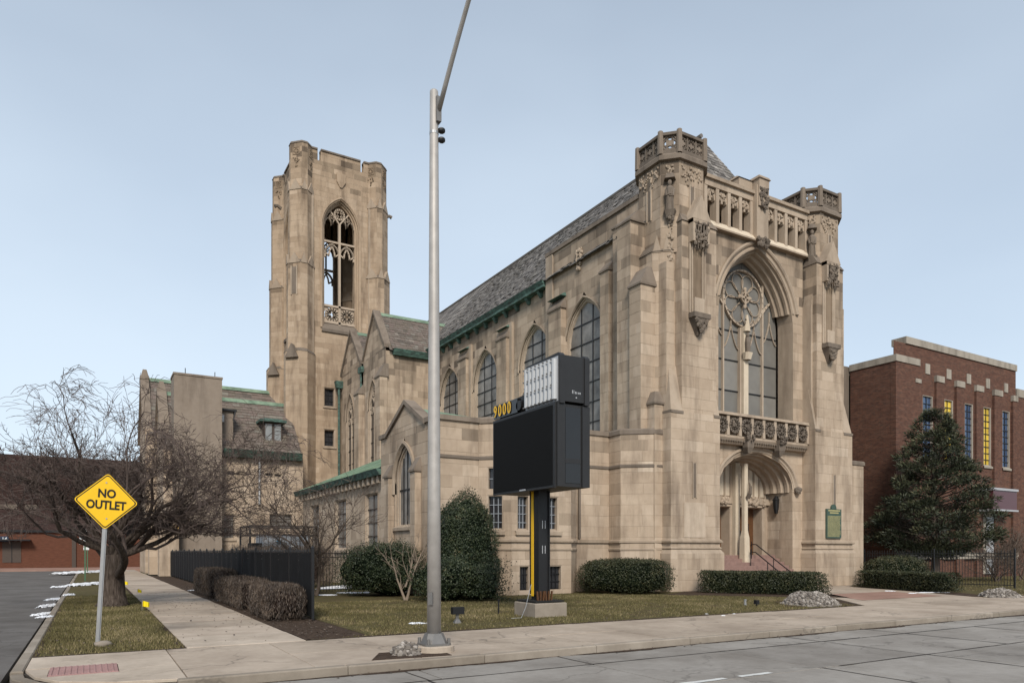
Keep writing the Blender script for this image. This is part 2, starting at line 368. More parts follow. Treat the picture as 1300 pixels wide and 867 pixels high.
class Frame:                                         # a vertical plane: u along, z up, depth outwards
    def __init__(s, p0, p1):
        s.p0 = Vector((p0[0], p0[1], 0)); d = Vector((p1[0] - p0[0], p1[1] - p0[1], 0)); s.L = d.length; s.d = d.normalized(); s.n = Vector((s.d.y, -s.d.x, 0))
    def P(s, u, z, dep=0): q = s.p0 + s.d * u + s.n * dep; return (q.x, q.y, z)
    def faces_cam(s): m = s.p0 + s.d * (s.L / 2); return s.n.dot(-m) > 0
def wall(M, p0, p1, z0, z1, ops=(), blocks=True, sides=None, course=None, blen=None, back_tone=.5, proud=.005):
    fr = Frame(p0, p1); ch = course or M.course; bl = blen or M.blen
    if sides is None: sides = (lambda z: 0, lambda z: fr.L)
    lv = {round(z0, 4), round(z1, 4)}; kk = math.ceil(z0 / ch)
    while kk * ch < z1: lv.add(round(kk * ch, 4)); kk += 1
    forced = sorted({round(q, 4) for q in [op['z0'] for op in ops] + [op['za'] for op in ops if op['kind'] == 'rect'] if z0 < q < z1})
    lv = {x for x in lv if x in (round(z0, 4), round(z1, 4)) or all(abs(x - q) > .1 for q in forced)} | set(forced)
    lv = sorted(lv); show = blocks and fr.faces_cam()
    for ci in range(len(lv) - 1):
        zb, zt = lv[ci], lv[ci + 1]
        if zt - zb < .004: continue
        # arches are followed by finer strips in the backing
        iv = [[sides[0](zb), sides[0](zt), sides[1](zb), sides[1](zt)]]
        for op in ops:
            top = apex(op)
            if zt <= op['z0'] + 1e-4 or zb >= top - 1e-4: continue
            wb, wt = hw_at(op, zb), (hw_at(op, zt) if zt < top else 0)
            if op['kind'] == 'rect': wt = wb
            nv = []
            for a, b, c_, d_ in iv:
                lo = (op['u'] - wb, op['u'] - wt); hi = (op['u'] + wb, op['u'] + wt)
                if lo[0] >= c_ or hi[0] <= a: nv.append([a, b, c_, d_]); continue
                if lo[0] > a + .01: nv.append([a, b, lo[0], lo[1]])
                if hi[0] < c_ - .01: nv.append([hi[0], hi[1], c_, d_])
            iv = nv
        joint = R.uniform(-bl[1], 0)
        for a, b, c_, d_ in iv:
            if c_ - a < .02 and d_ - b < .02: continue
            M.back.face([fr.P(a, zb), fr.P(c_, zb), fr.P(d_, zt), fr.P(b, zt)], back_tone)
            if not show: continue
            js = []; u = max(a, b) + R.uniform(.25, bl[1])
            while u < min(c_, d_) - .22: js.append(u); u += R.uniform(*bl)
            L = (a, b)
            for q in js + [None]:
                Rt = (q, q) if q is not None else (c_, d_)
                g = .006; p = proud + R.uniform(-.002, .004)
                pts = [(L[0] + g, zb + g), (Rt[0] - g, zb + g), (Rt[1] - g, zt - g), (L[1] + g, zt - g)]
                if pts[1][0] - pts[0][0] > .03:
                    t = R.gauss(.52, .10) + (.2 if R.random() < .07 else 0)
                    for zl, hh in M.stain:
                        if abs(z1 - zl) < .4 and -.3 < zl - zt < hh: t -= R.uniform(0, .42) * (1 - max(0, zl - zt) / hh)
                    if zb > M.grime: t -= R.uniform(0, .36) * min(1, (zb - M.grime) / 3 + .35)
                    t = min(1, max(0, t))
                    M.blocks.append((fr, pts, p, t))
                L = Rt
    return fr
def mass(M, poly, z0, z1, blocks=True, top=True, **kw):
    p = ccw(poly)
    for i in range(len(p)): wall(M, p[i], p[(i + 1) % len(p)], z0, z1, blocks=blocks, **kw)
    if top: M.back.face([(x, y, z1) for x, y in p], .3)
def block_mesh(mb, fr, pts, p, t):
    i = len(mb.v); q = .006
    cu = sum(x[0] for x in pts) / 4; cz = sum(x[1] for x in pts) / 4
    mb.v += [fr.P(u, z, .001) for u, z in pts] + [fr.P(u + (q if u < cu else -q), z + (q if z < cz else -q), p) for u, z in pts]
    for f in ((4, 5, 6, 7), (0, 1, 5, 4), (1, 2, 6, 5), (2, 3, 7, 6), (3, 0, 4, 7)): mb.f.append(tuple(i + j for j in f)); mb.t.append(t)
def finish_masonry(M, part_name='wall', limit=285):
    wallo = M.back.build(part_name, 'mortar', M.root)
    bvh = BVHTree.FromPolygons([Vector(v) for v in M.back.v], M.back.f)
    eye = Vector((0, 0, EYE)); scored = []
    for k_, (fr, pts, p, t) in enumerate(M.blocks):
        pr = [proj(fr.P(u, z, p)) for u, z in pts]
        if any(q is None for q in pr): scored.append((0, k_)); continue
        ar = abs(sum(pr[i][0] * pr[(i + 1) % 4][1] - pr[(i + 1) % 4][0] * pr[i][1] for i in range(4))) / 2
        c_ = Vector(fr.P(sum(x[0] for x in pts) / 4, sum(x[1] for x in pts) / 4, .06)); d = c_ - eye
        hit = bvh.ray_cast(eye, d.normalized(), d.length - .02)
        vis = hit[0] is None and 0 <= pr[0][0] <= 1300 and 0 <= pr[0][1] <= 867
        scored.append((ar if vis else 0, k_))
    scored.sort(reverse=True); rest = MB()
    for rank, (ar, k_) in enumerate(scored):
        fr, pts, p, t = M.blocks[k_]
        if rank < limit and ar > 20:
            b = MB(); block_mesh(b, fr, pts, p, t); b.build('stone', M.mat, wallo)
        else: block_mesh(rest, fr, pts, p, t)
    if rest.v: rest.build('stones', M.mat, wallo, kind='stuff')
    for P_ in (M.trim, M.soot):
        for m in P_.l: m.build(P_.name, P_.mat, M.root)
    return wallo
def band(mb, poly, z0, z1, g=.08, tone=.5, slope=True):   # a string course round a plan outline
    mb = fresh(mb); p = ccw(poly); a = grow(p, g)
    mb.frus(p, z0 - .03, a, z0, tone, cap=False); mb.frus(a, z0, a, z1 - (.5 * g if slope else 0), tone, cap=not slope)
    if slope: mb.frus(a, z1 - .5 * g, grow(p, .005), z1 + .5 * g, tone, cap=True)
def cap_pyr(mb, poly, z0, z1, tone=.5):
    mb = fresh(mb); p = ccw(poly); cx = sum(q[0] for q in p) / len(p); cy = sum(q[1] for q in p) / len(p)
    e = [(cx + (q[0] - cx) * .03, cy + (q[1] - cy) * .03) for q in p]; mb.frus(p, z0 - .06, p, z0, tone, cap=False, bottom=True); mb.frus(p, z0, e, z1, tone)
def gablet(mb, fr, u0, u1, z0, zp, dep0, dep1, tone=.5):   # little gabled head on a buttress
    mb = fresh(mb); um = (u0 + u1) / 2
    A = [fr.P(u0, z0, dep1), fr.P(u1, z0, dep1), fr.P(um, zp, dep1)]; B = [fr.P(u0, z0, dep0), fr.P(u1, z0, dep0), fr.P(um, zp, dep0)]
    mb.face(A, tone); mb.face([A[0], A[2], B[2], B[0]], tone); mb.face([A[2], A[1], B[1], B[2]], tone); mb.face([A[1], A[0], B[0], B[1]], tone)
def sweep(mb, fr, op, section, z_from=None, n=9, tone=.5):
    rows = [[fr.P(u, z, dep) for u, z in arch_pts(op, o, z_from, n)] for o, dep in section]
    for a, b in zip(rows, rows[1:]):
        for i in range(len(a) - 1): mb.face([a[i], b[i], b[i + 1], a[i + 1]], tone)
def bar(mb, fr, pts, dep, wd, th, tone=.5):               # flat bar along (u,z) points; square section
    for (u0, z0), (u1, z1) in zip(pts, pts[1:]):
        L = math.hypot(u1 - u0, z1 - z0)
        if L < 1e-6: continue
        nu, nz_ = -(z1 - z0) / L * wd / 2, (u1 - u0) / L * wd / 2; eu, ez = (u1 - u0) / L * wd * .2, (z1 - z0) / L * wd * .2
        c = [(u0 - eu + nu, z0 - ez + nz_), (u0 - eu - nu, z0 - ez - nz_), (u1 + eu - nu, z1 + ez - nz_), (u1 + eu + nu, z1 + ez + nz_)]
        f = [fr.P(u, z, dep + th / 2) for u, z in c]; g = [fr.P(u, z, dep - th / 2) for u, z in c]
        mb.face(f, tone); mb.face(g[::-1], tone)
        for i in range(4): mb.face([f[i], g[i], g[(i + 1) % 4], f[(i + 1) % 4]], tone)
def ringpts(u, z, r, n=16, a0=0, a1=2 * math.pi): return [(u + r * math.cos(a0 + (a1 - a0) * i / n), z + r * math.sin(a0 + (a1 - a0) * i / n)) for i in range(n + 1)]
def quatre(mb, fr, u, z, r, dep, wd, th, tone=.5, ring=True):
    if ring: bar(mb, fr, ringpts(u, z, r, 14), dep, wd, th, tone)
    for i in range(4):
        a = math.pi / 4 + i * math.pi / 2
        bar(mb, fr, ringpts(u + .42 * r * math.cos(a + math.pi / 4), z + .42 * r * math.sin(a + math.pi / 4), .42 * r, 8, a + math.pi / 4 - 2.2, a + math.pi / 4 + 2.2), dep, wd * .8, th * .8, tone)
def carve(mb, fr, u0, u1, z0, z1, dep, n, size=.09, tone=.4, taper=0):  # a patch of carved leafwork
    for i in range(n):
        z = R.uniform(z0, z1); q = (z1 - z) / (z1 - z0) * taper; u = R.uniform(u0 + q * (u1 - u0) / 2, u1 - q * (u1 - u0) / 2)
        s_ = size * R.uniform(.6, 1.2); mb.blob(fr.P(u, z, dep + R.uniform(-.01, .03)), (s_, s_, s_ * R.uniform(.8, 1.5)), 6, 4, .4, tone + R.uniform(-.25, .25), i)
def clip(poly, axis, val, keep_less):
    o = []
    for i in range(len(poly)):
        a, b = poly[i], poly[(i + 1) % len(poly)]
        ia = (a[axis] <= val) == keep_less; ib = (b[axis] <= val) == keep_less
        if ia: o.append(a)
        if ia != ib:
            t = (val - a[axis]) / (b[axis] - a[axis]); o.append((a[0] + (b[0] - a[0]) * t, a[1] + (b[1] - a[1]) * t))
    return o
def panes(parent, fr, op, o, dep, us, zs, mat, gap=.02, tilt=.006):
    base = arch_pts(op, o)
    for i in range(len(us) - 1):
        for j in range(len(zs) - 1):
            p = base
            for ax, val, kl in ((0, us[i] + gap, False), (0, us[i + 1] - gap, True), (1, zs[j] + gap, False), (1, zs[j + 1] - gap, True)):
                p = clip(p, ax, val, kl)
                if len(p) < 3: break
            if len(p) < 3: continue
            cu = sum(q[0] for q in p) / len(p); cz = sum(q[1] for q in p) / len(p); a, b = R.uniform(-tilt, tilt), R.uniform(-tilt, tilt)
            m = MB(); m.face([fr.P(u, z, dep + (u - cu) * a + (z - cz) * b) for u, z in p], R.random()); m.build('pane', mat, parent)
STD = [(.10, .0), (.13, .07), (.05, .08), (.0, .02), (0, -.10), (-.07, -.12), (-.07, -.22), (-.15, -.25)]
def window(M, fr, op, glz=.4, inset=.15, section=None, ncol=3, nrow=5, mat='glass_nave', hood=True, bars=.05, sill=True, name='window', hoodz=None, vback=True, framemat='stone_trim', barmat='black_metal'):
    m = MB(); kd = min(1, glz / .4); sec = [(o_, d_ if d_ > 0 else d_ * kd) for o_, d_ in (section or STD)]
    jamb = [s_ for s_ in sec if s_[0] <= 0.0001]; sweep(m, fr, op, jamb + [(-inset, -glz - .02)])
    if hood: sweep(m, fr, op, [s_ for s_ in sec if s_[0] >= -.0001] , z_from=hoodz if hoodz else op['zs'] - .15, tone=.25)
    if sill:
        h = op['hw'] + .1; u = op['u']; z = op['z0']
        m.face([fr.P(u - h, z - .02, .1), fr.P(u + h, z - .02, .1), fr.P(u + h, z + .12, -glz), fr.P(u - h, z + .12, -glz)], .3)
        m.face([fr.P(u - h, z - .16, .1), fr.P(u + h, z - .16, .1), fr.P(u + h, z - .02, .1), fr.P(u - h, z - .02, .1)], .3)
        m.face([fr.P(u - h, z - .16, 0), fr.P(u + h, z - .16, 0), fr.P(u + h, z - .16, .1), fr.P(u - h, z - .16, .1)], .3)
    wo = m.build(name, framemat, M.root)
    g = op['hw'] - inset; top = apex(op, -inset)
    us = [op['u'] - g + 2 * g * i / ncol for i in range(ncol + 1)]; zs = [op['z0'] + (top - op['z0']) * i / nrow for i in range(nrow + 1)]
    panes(wo, fr, op, -inset, -glz, us, zs, mat)
    bm = MB()
    for u in us[1:-1]:
        z = op['z0'] + .02; zt = z
        while zt < top and hw_at(op, zt, -inset) > abs(u - op['u']): zt += .05
        bar(bm, fr, [(u, z), (u, zt)], -glz + .01, bars, .06)
    for z in zs[1:-1]:
        h = hw_at(op, z, -inset); bar(bm, fr, [(op['u'] - h, z), (op['u'] + h, z)], -glz + .015, bars, .06)
    if bm.v: bm.build('glazing_bars', barmat, wo)
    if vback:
        b = MB(); b.face([fr.P(u, z, -glz - .25) for u, z in arch_pts(op, -inset + .1)], .1); b.build('dark_backing', 'screen_and_backing', wo)  # black sheet behind the panes, painting in the unlit room
    return wo
def slates(mb, A, B, C, D, ex=.26, wd=(.22, .42), lift=.028, soff=.0):
    # A eave-left, B eave-right, C ridge-right, D ridge-left
    A, B, C, D = map(Vector, (A, B, C, D)); n = (B - A).cross(D - A).normalized()
    hgt = max((D - A).length, .01); nv = max(1, int(hgt / ex))
    for i in range(nv):
        t0, t1 = i / nv, min(1, (i + 1.12) / nv); L0, R0, L1, R1 = A.lerp(D, t0), B.lerp(C, t0), A.lerp(D, t1), B.lerp(C, t1)
        ln = (R0 - L0).length
        if ln < .05: continue
        u = -R.uniform(0, wd[1])
        while u < ln:
            u2 = u + R.uniform(*wd); a, b = max(0, u) / ln, min(ln, u2 - .012) / ln
            if b > a + .01:
                l = lift * R.uniform(.6, 1.5); dn = (L0 - L1).normalized() * R.uniform(0, .03)
                p = [L0.lerp(R0, a) + n * l + dn, L0.lerp(R0, b) + n * l * R.uniform(.8, 1.2) + dn, L1.lerp(R1, b) + n * .006, L1.lerp(R1, a) + n * .006]
                t = min(1, max(0, R.gauss(.5, .22))); mb.face(p, t); mb.face([L0.lerp(R0, a) - n * .01 + dn, L0.lerp(R0, b) - n * .01 + dn, p[1], p[0]], t * .6)
                mb.face([p[1], L0.lerp(R0, b) - n * .01, p[2]], t * .6); mb.face([p[0], p[3], L0.lerp(R0, a) - n * .01], t * .6)
            u = u2
# ================================================================== ground, street, pavements
g = MB(); g.face([(-900, -600, -.30), (1400, -600, -.30), (1400, 1600, -.30), (-900, 1600, -.30)]); struct(g.build('ground', 'lawn'))
def sheet(name, poly, z1, mat, z0=-.28):
    m = MB(); m.prism(poly, z0, z1); return struct(m.build(name, mat))
# main street: a dark bed with concrete slabs laid on it
bed = sheet('main_street', rect(-70, 130, -40, 10.93), -.150, 'joint')
KY = 11.0
def slab(parent, poly, z, mat, tone=None, zb=None):
    m = MB(); p = ccw(poly); t = R.random() if tone is None else tone
    m.frus(p, (zb if zb is not None else z - .05), p, z - .006, t, cap=False); m.frus(p, z - .006, grow(p, -.006), z, t); return m.build('slab', mat, parent)
ylanes = [-13.4, -9.8, -6.2, -2.6, 1.0, 4.3, 7.62, 9.85, 10.915]
for yi in range(len(ylanes) - 1):
    y0, y1 = ylanes[yi] + .014, ylanes[yi + 1] - .014; far = yi >= 3; st = 3.05 if yi != len(ylanes) - 2 else 3.05
    x = -17.0 + (yi % 2) * .25
    while x < 62:
        slab(bed, rect(x + .016, x + st - .016, y0, y1), -.128 + R.uniform(-.003, .003), 'street_slab', R.random() * .8 + (.2 if y0 > 9 else 0)); x += st
def tar_line(pts, w_):
    m = MB(); prev = None; a, b = Vector((pts[0][0], pts[0][1], 0)), Vector((pts[1][0], pts[1][1], 0)); L = (b - a).length; d = (b - a).normalized(); n_ = Vector((-d.y, d.x, 0)); k_ = max(3, int(L / .25))
    for i in range(k_ + 1):
        p = a + d * (L * i / k_) + n_ * .03 * noise.noise(Vector((a.x + i * .37, a.y, 2))); ww = w_ * (.6 + .8 * abs(noise.noise(Vector((p.x * 3, p.y * 3, 9))))); q0, q1 = p - n_ * ww / 2, p + n_ * ww / 2
        if prev: m.face([(prev[0].x, prev[0].y, -.1215), (q0.x, q0.y, -.1215), (q1.x, q1.y, -.1215), (prev[1].x, prev[1].y, -.1215)])
        prev = (q0, q1)
    m.build('tar_seam', 'joint', bed)
for i in range(18):
    x_ = -17.0 + 3.05 * (i + 5)
    for y0_, y1_ in zip(ylanes[5:], ylanes[6:]):
        if R.random() < .55: tar_line([(x_ + R.uniform(-.02, .02), y0_), (x_ + R.uniform(-.02, .02), y1_)], .045)
for y_ in ylanes[5:-1]:
    x_ = -6
    while x_ < 48:
        x2 = x_ + R.uniform(2, 6)
        if R.random() < .7: tar_line([(x_, y_ + R.uniform(-.01, .01)), (x2, y_ + R.uniform(-.01, .01))], .05)
        x_ = x2
m = MB(); prev = None
for i in range(420):                                  # grit in the gutter
    x_ = 1.2 + i * .12; ww = max(0, .10 + .20 * noise.noise(Vector((x_ * .6, 3, 1))) + R.uniform(-.02, .03))
    if prev and ww > .02 and prev[1] > .02: m.face([(prev[0], 10.915, -.121), (x_, 10.915, -.121), (x_, 10.915 - ww, -.121), (prev[0], 10.915 - prev[1], -.121)])
    prev = (x_, ww)
m.build('gutter_grit', 'soil', bed, kind='stuff')
m = MB()
for px0, px1 in ((806, 822), (826, 847), (862, 920), (938, 978)):
    a = gnd(px0, 858, -.12); b = gnd(px1, 850, -.12)
    xa = onY(px0, 700, 7.72)[0]; xb = onY(px1, 700, 7.72)[0]
    if px0 == 806: continue
    lo = MB(); t = [(xa + (xb - xa) * i / 8, 7.66 + R.uniform(-.012, .012)) for i in range(9)] + [(xb - (xb - xa) * i / 8, 7.77 + R.uniform(-.012, .012)) for i in range(9)]
    lo.face([(x_, y_, -.118) for x_, y_ in t]); d = lo.build('lane_dash', 'road_paint', bed)
# side street
sheet('side_street', [(-10.2, KY - .02), (-1.15, KY - .02), (-1.15, 84), (-10.2, 84)], -.125, 'asphalt')
m = MB(); m.prism([(-10.2, 10.75), (-1.0, 10.75), (-1.0, 11.2), (-10.2, 11.2)], -.28, -.121); struct(m.build('crossing_apron', 'street_slab'))
# kerbs
def kerb_run(name, pts, wd=.17, z=.0, step=2.4):
    par = bpy.data.objects.new(name, None); COL.objects.link(par); struct(par)
    pts = [Vector((p[0], p[1], 0)) for p in pts]
    for a, b in zip(pts, pts[1:]):
        d = b - a; L = d.length; n = max(1, round(L / step)); d.normalize(); nn = Vector((-d.y, d.x, 0))
        for i in range(n):
            p, q = a + d * (L * i / n + .006), a + d * (L * (i + 1) / n - .006); zz = z + R.uniform(-.008, .006)
            m = MB(); t = R.random(); pl = ccw([tuple(p.xy), tuple(q.xy), tuple((q + nn * wd).xy), tuple((p + nn * wd).xy)])
            m.frus(pl, -.2, pl, zz - .02, t, cap=False); m.frus(pl, zz - .02, grow(pl, -.02), zz, t); m.build('kerbstone', 'kerb', par)
    return par
kerb_run('main_kerb', [(1.05, KY), (62, KY)], z=.004)
arc = [(1.05 - 2.1 * math.sin(t * math.pi / 2 / 6), KY + 2.1 - 2.1 * math.cos(t * math.pi / 2 / 6)) for t in range(7)]
kerb_run('corner_kerb', list(reversed(arc)), z=-.045, step=.6)
kerb_run('side_kerb', [(-1.05, 84), (-1.05, KY + 2.1)], z=-.01)
kerb_run('far_kerb', [(-10.2, KY + 4), (-10.2, 84)], z=0)
# main pavement
pav = sheet('main_pavement', [(-.88, KY + 2.1), (-.4, 11.75), (.3, 11.3), (1.05, KY + .17), (62, KY + .17), (62, 14.62), (-.88, 14.62)], -.055, 'joint')
x = 1.2
while x < 61:
    x2 = x + 1.83
    slab(pav, rect(x + .007, x2 - .007, KY + .18, 12.85), .0 + R.uniform(-.006, .006), 'walk', zb=-.05)
    slab(pav, rect(x + .007, x2 - .007, 12.865, 14.62), .0 + R.uniform(-.006, .006), 'walk', zb=-.05); x = x2
slab(pav, [(-.86, 13.2), (-.7, 12.4), (-.38, 11.8), (.3, 11.36), (1.19, KY + .18), (1.19, 12.85), (.36, 12.3), (-.55, 12.3), (-.55, 13.1)], -.006, 'walk_new', .6, -.05)
slab(pav, [(.375, 12.31), (1.19, 12.865), (1.19, 14.62), (-.86, 14.62), (-.86, 13.22), (-.55, 13.22), (.375, 13.22)], -.004, 'walk_new', .8, -.05)
ty = thing('tactile_plate', 'worn pink ribbed tactile plate set into the corner ramp', 'tactile plate', (-.09, 12.76, -.006))
m = MB(); m.bevbox(-.54, .365, 12.31, 13.21, -.05, 0.002, .006); m.build('plate', 'tactile', ty)
m = MB()
for i in range(11): m.bevbox(-.52 + i * .08, -.49 + i * .08, 12.34, 13.18, 0, .012, .006)
m.build('ribs', 'tactile', ty)
# side walk along the fence
sw = sheet('side_walk', rect(1.55, 3.78, 14.63, 80), -.055, 'joint')
y = 14.65
while y < 79:
    y2 = y + (1.85 if y < 40 else 3.7); t = .9 if y < 18 else None
    slab(sw, rect(1.56, 3.77, y + .008, y2 - .008), R.uniform(-.008, .008), 'walk_new' if y < 16.4 else 'walk', t, -.05); y = y2
sheet('tree_lawn', rect(-.87, 1.545, 14.635, 79), -.012, 'lawn')
sheet('hedge_bed', rect(3.785, 5.2, 14.9, 60), -.02, 'soil')
LF = [(3.79, 14.64), (22.3, 14.64), (25.4, 18.3), (23.4, 22.6), (22.3, 25.2), (22.3, 62), (5.21, 62), (5.21, 14.9), (3.79, 14.88)]
sheet('front_lawn', LF, -.008, 'lawn')
sheet('hedge_soil', [(20.7, 22.6), (25.6, 17.4), (27.0, 19.2), (23.6, 24.0)], .004, 'soil', -.02)
sheet('mound_soil', [(19.6, 15.6), (22.2, 14.66), (25.2, 18.2), (24.6, 18.9), (21.2, 17.4)], .008, 'soil', -.02)
def edge_strip(name, pts, w_, z):                      # worn bare soil edge between turf and paving
    m = MB(); pts = [Vector((p[0], p[1], 0)) for p in pts]
    for a, b in zip(pts, pts[1:]):
        d = b - a; L = d.length; d.normalize(); n_ = Vector((-d.y, d.x, 0)); k_ = max(2, int(L / .12)); prev = None
        for i in range(k_ + 1):
            p = a + d * (L * i / k_); ww = w_ * (.55 + .9 * abs(noise.noise(Vector((p.x * 2.3, p.y * 2.3, 4.1)))) + R.uniform(0, .35)); q = p + n_ * ww
            if prev: m.face([(prev[0].x, prev[0].y, z), (p.x, p.y, z), (q.x, q.y, z), (prev[1].x, prev[1].y, z)])
            prev = (p, q)
    return struct(m.build(name, 'soil'))
edge_strip('turf_edge', [(3.80, 14.64), (22.2, 14.64)], .16, .003)
edge_strip('turf_edge', [(1.545, 14.64), (1.545, 40)], .09, -.003)
edge_strip('turf_edge', [(3.79, 14.66), (3.79, 17.5)], -.12, .003)
edge_strip('turf_edge', [(-.86, 30), (-.86, 14.7)], .10, -.003)
edge_strip('turf_edge', [(-.84, 14.64), (1.5, 14.64)], .10, -.003)
edge_strip('turf_edge', [(30.4, 14.64), (60, 14.64)], .16, .003)
# forecourt in front of the steps
sheet('forecourt', [(22.34, 14.63), (30.3, 14.63), (34.2, 23.4), (37.5, 24.8), (37.5, 26), (23.0, 26), (23.5, 22.7), (25.5, 18.3)], -.004, 'walk')
for i, pl in enumerate([[(24.6, 16.2), (29.9, 16.2), (31.2, 19.2), (26.6, 19.2)]]):
    m = MB(); m.face([(x_, y_, .004) for x_, y_ in ccw(pl)]); struct(m.build('brick_paving', 'brick_path'))
sheet('right_lawn', [(30.32, 14.63), (90, 14.63), (90, 60), (37.6, 60), (37.6, 24.7), (34.3, 23.3)], -.006, 'lawn')
sheet('right_hedge_soil', [(30.4, 15.2), (31.4, 14.8), (35.6, 21.9), (34.35, 23.2)], .004, 'soil', -.02)

# ================================================================== church
XC = 28.95
def mx(x): return 2 * XC - x
church = thing('stone_church', 'big buff stone church with twin-turreted front and tall arched window', 'church', (XC, 24, 0))
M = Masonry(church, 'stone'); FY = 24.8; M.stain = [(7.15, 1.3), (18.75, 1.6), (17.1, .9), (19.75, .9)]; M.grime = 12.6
def prj(fr, o): return o
# --- front wall between the towers
port = OP(XC - 25.45, 2.70, 0, 6.75, 5.0, 'ell'); big = OP(XC - 25.45, 2.73, 8.45, 17.0, 13.3)
ff = wall(M, (25.45, FY), (mx(25.45), FY), 0, 17.5, [port, big])
uc = XC - 25.45
# big window: deep stepped arch, plain jambs
m = MB()
sweep(m, ff, big, [(0, .0), (0, -.95)])
sweep(m, ff, big, [(.42, 0), (.46, .10), (.36, .14), (.28, .10), (.24, .02), (.16, .01), (.12, .06), (.04, .05), (.0, -.02), (0, -.12), (-.10, -.16), (-.12, -.28), (-.07, -.30), (-.12, -.40), (-.22, -.46), (-.24, -.58), (-.19, -.60), (-.24, -.70), (-.32, -.76), (-.32, -.95)], z_from=14.2, n=14, tone=.35)
bw = m.build('great_window', 'stone_trim', church)
gi = .1; gd = -1.0; zs_ = [8.45, 10.0, 11.55, 13.05, 14.8, 16.9]; us_ = [uc - 2.63, uc - 1.45, uc - .0, uc + 1.45, uc + 2.63]
panes(bw, ff, big, -gi, gd, us_, zs_, 'glass_front', .01, .003)
m = MB()
for u, wd in ((uc - 1.45, .08), (uc + 1.45, .08), (uc - 2.62, .12), (uc + 2.62, .12)):
    zt = 8.45
    while hw_at(big, zt, -gi) > abs(u - uc) + .02 and zt < 16.9: zt += .05
    bar(m, ff, [(u, 8.45), (u, zt)], gd + .06, wd, .16, .85)
bar(m, ff, [(uc - .26, 8.45), (uc - .26, 13.25)], gd + .08, .09, .2, .85); bar(m, ff, [(uc + .26, 8.45), (uc + .26, 13.25)], gd + .08, .09, .2, .85)
bar(m, ff, ringpts(uc, 14.8, 1.44, 32), gd + .08, .09, .14, .85)
for i in range(8):                                      # petals of the rose
    a = i * math.pi / 4 + math.pi / 8
    lc = (uc + .93 * math.cos(a), 14.8 + .93 * math.sin(a))
    pts = [(uc + .3 * math.cos(a + .3), 14.8 + .3 * math.sin(a + .3))] + ringpts(lc[0], lc[1], .40, 12, a + 2.1, a - 2.1) + [(uc + .3 * math.cos(a - .3), 14.8 + .3 * math.sin(a - .3))]
    bar(m, ff, pts, gd + .05, .03, .05, .8)
for s_ in (-1, 1):                                      # ogee heads of the side lights
    for u0, u1, zt in ((.3, 1.4, 12.9), (1.5, 2.55, 13.5)):
        um = (u0 + u1) / 2
        for e in (u0, u1):
            pts = [(uc + s_ * (e + (um - e) * t), zt - .75 + 1.15 * t ** 1.8 + .0) for t in [i / 7 for i in range(8)]]; bar(m, ff, pts, gd + .05, .038, .07, .8)
        bar(m, ff, [(uc + s_ * um, zt + .38), (uc + s_ * um, zt + .95)], gd + .05, .038, .07, .8)
    h = [(uc + s_ * (1.5 + 1.0 * t), 14.35 + .75 * math.sin(t * 1.57)) for t in [i / 6 for i in range(7)]]; bar(m, ff, h, gd + .06, .09, .12, .85)
m.build('tracery', 'stone_trim', bw)
for z in zs_[1:4]:
    for a, b in zip(us_, us_[1:]): m = MB(); bar(m, ff, [(a + .05, z), (b - .05, z)], gd + .02, .05, .05); m.build('glazing_bar', 'black_metal', bw)
b = MB(); b.face([ff.P(u, z, gd - .35) for u, z in arch_pts(big, 0)], .1); b.build('dark_backing', 'screen_and_backing', bw)  # black sheet painting in the unlit interior behind the great window
# centre shaft with a carved figure and cross
m = MB(); x0 = XC; yg = FY - gd * -1 + 0
yb = FY + 1.0 - .30
m.box(x0 - .17, x0 + .17, yb, yb + .16, 8.45, 13.3, .85); m.frus(octo(x0 - .2, x0 + .2, yb - .22, yb + .1, .1), 11.6, octo(x0 - .26, x0 + .26, yb - .3, yb + .1, .1), 11.95, .8)
m.frus(octo(x0 - .2, x0 + .2, yb - .2, yb + .1, .1), 13.05, octo(x0 - .05, x0 + .05, yb - .1, yb + .0, .02), 13.9, .3); m.build('shaft', 'stone_pale', bw)
m = MB(); m.frus(octo(x0 - .11, x0 + .11, yb - .22, yb, .05), 11.95, octo(x0 - .14, x0 + .14, yb - .22, yb, .05), 12.5, .35); m.frus(octo(x0 - .14, x0 + .14, yb - .22, yb, .05), 12.5, octo(x0 - .08, x0 + .08, yb - .16, yb, .03), 12.75, .35); m.blob((x0, yb - .11, 12.85), (.09, .09, .12), 7, 5, .1, .35)
carve(m, ff, uc - .16, uc + .16, 13.2, 13.75, gd + .35, 12, .07, .3); m.build('figure', 'stone_soot_shade', bw)
m = MB(); bar(m, ff, [(uc, 14.35), (uc, 15.25)], gd + .22, .1, .12, .4); bar(m, ff, [(uc - .38, 14.82), (uc + .38, 14.82)], gd + .22, .1, .12, .4); bar(m, ff, ringpts(uc, 14.82, .27, 12), gd + .22, .07, .1, .4)
for a, b_ in ((-.38, 0), (.38, 0), (0, .43), (0, -.47)): m.blob(ff.P(uc + a, 14.82 + b_, gd + .22), (.11, .08, .11), 6, 4, .3, .4)
m.build('cross', 'stone_trim', bw)
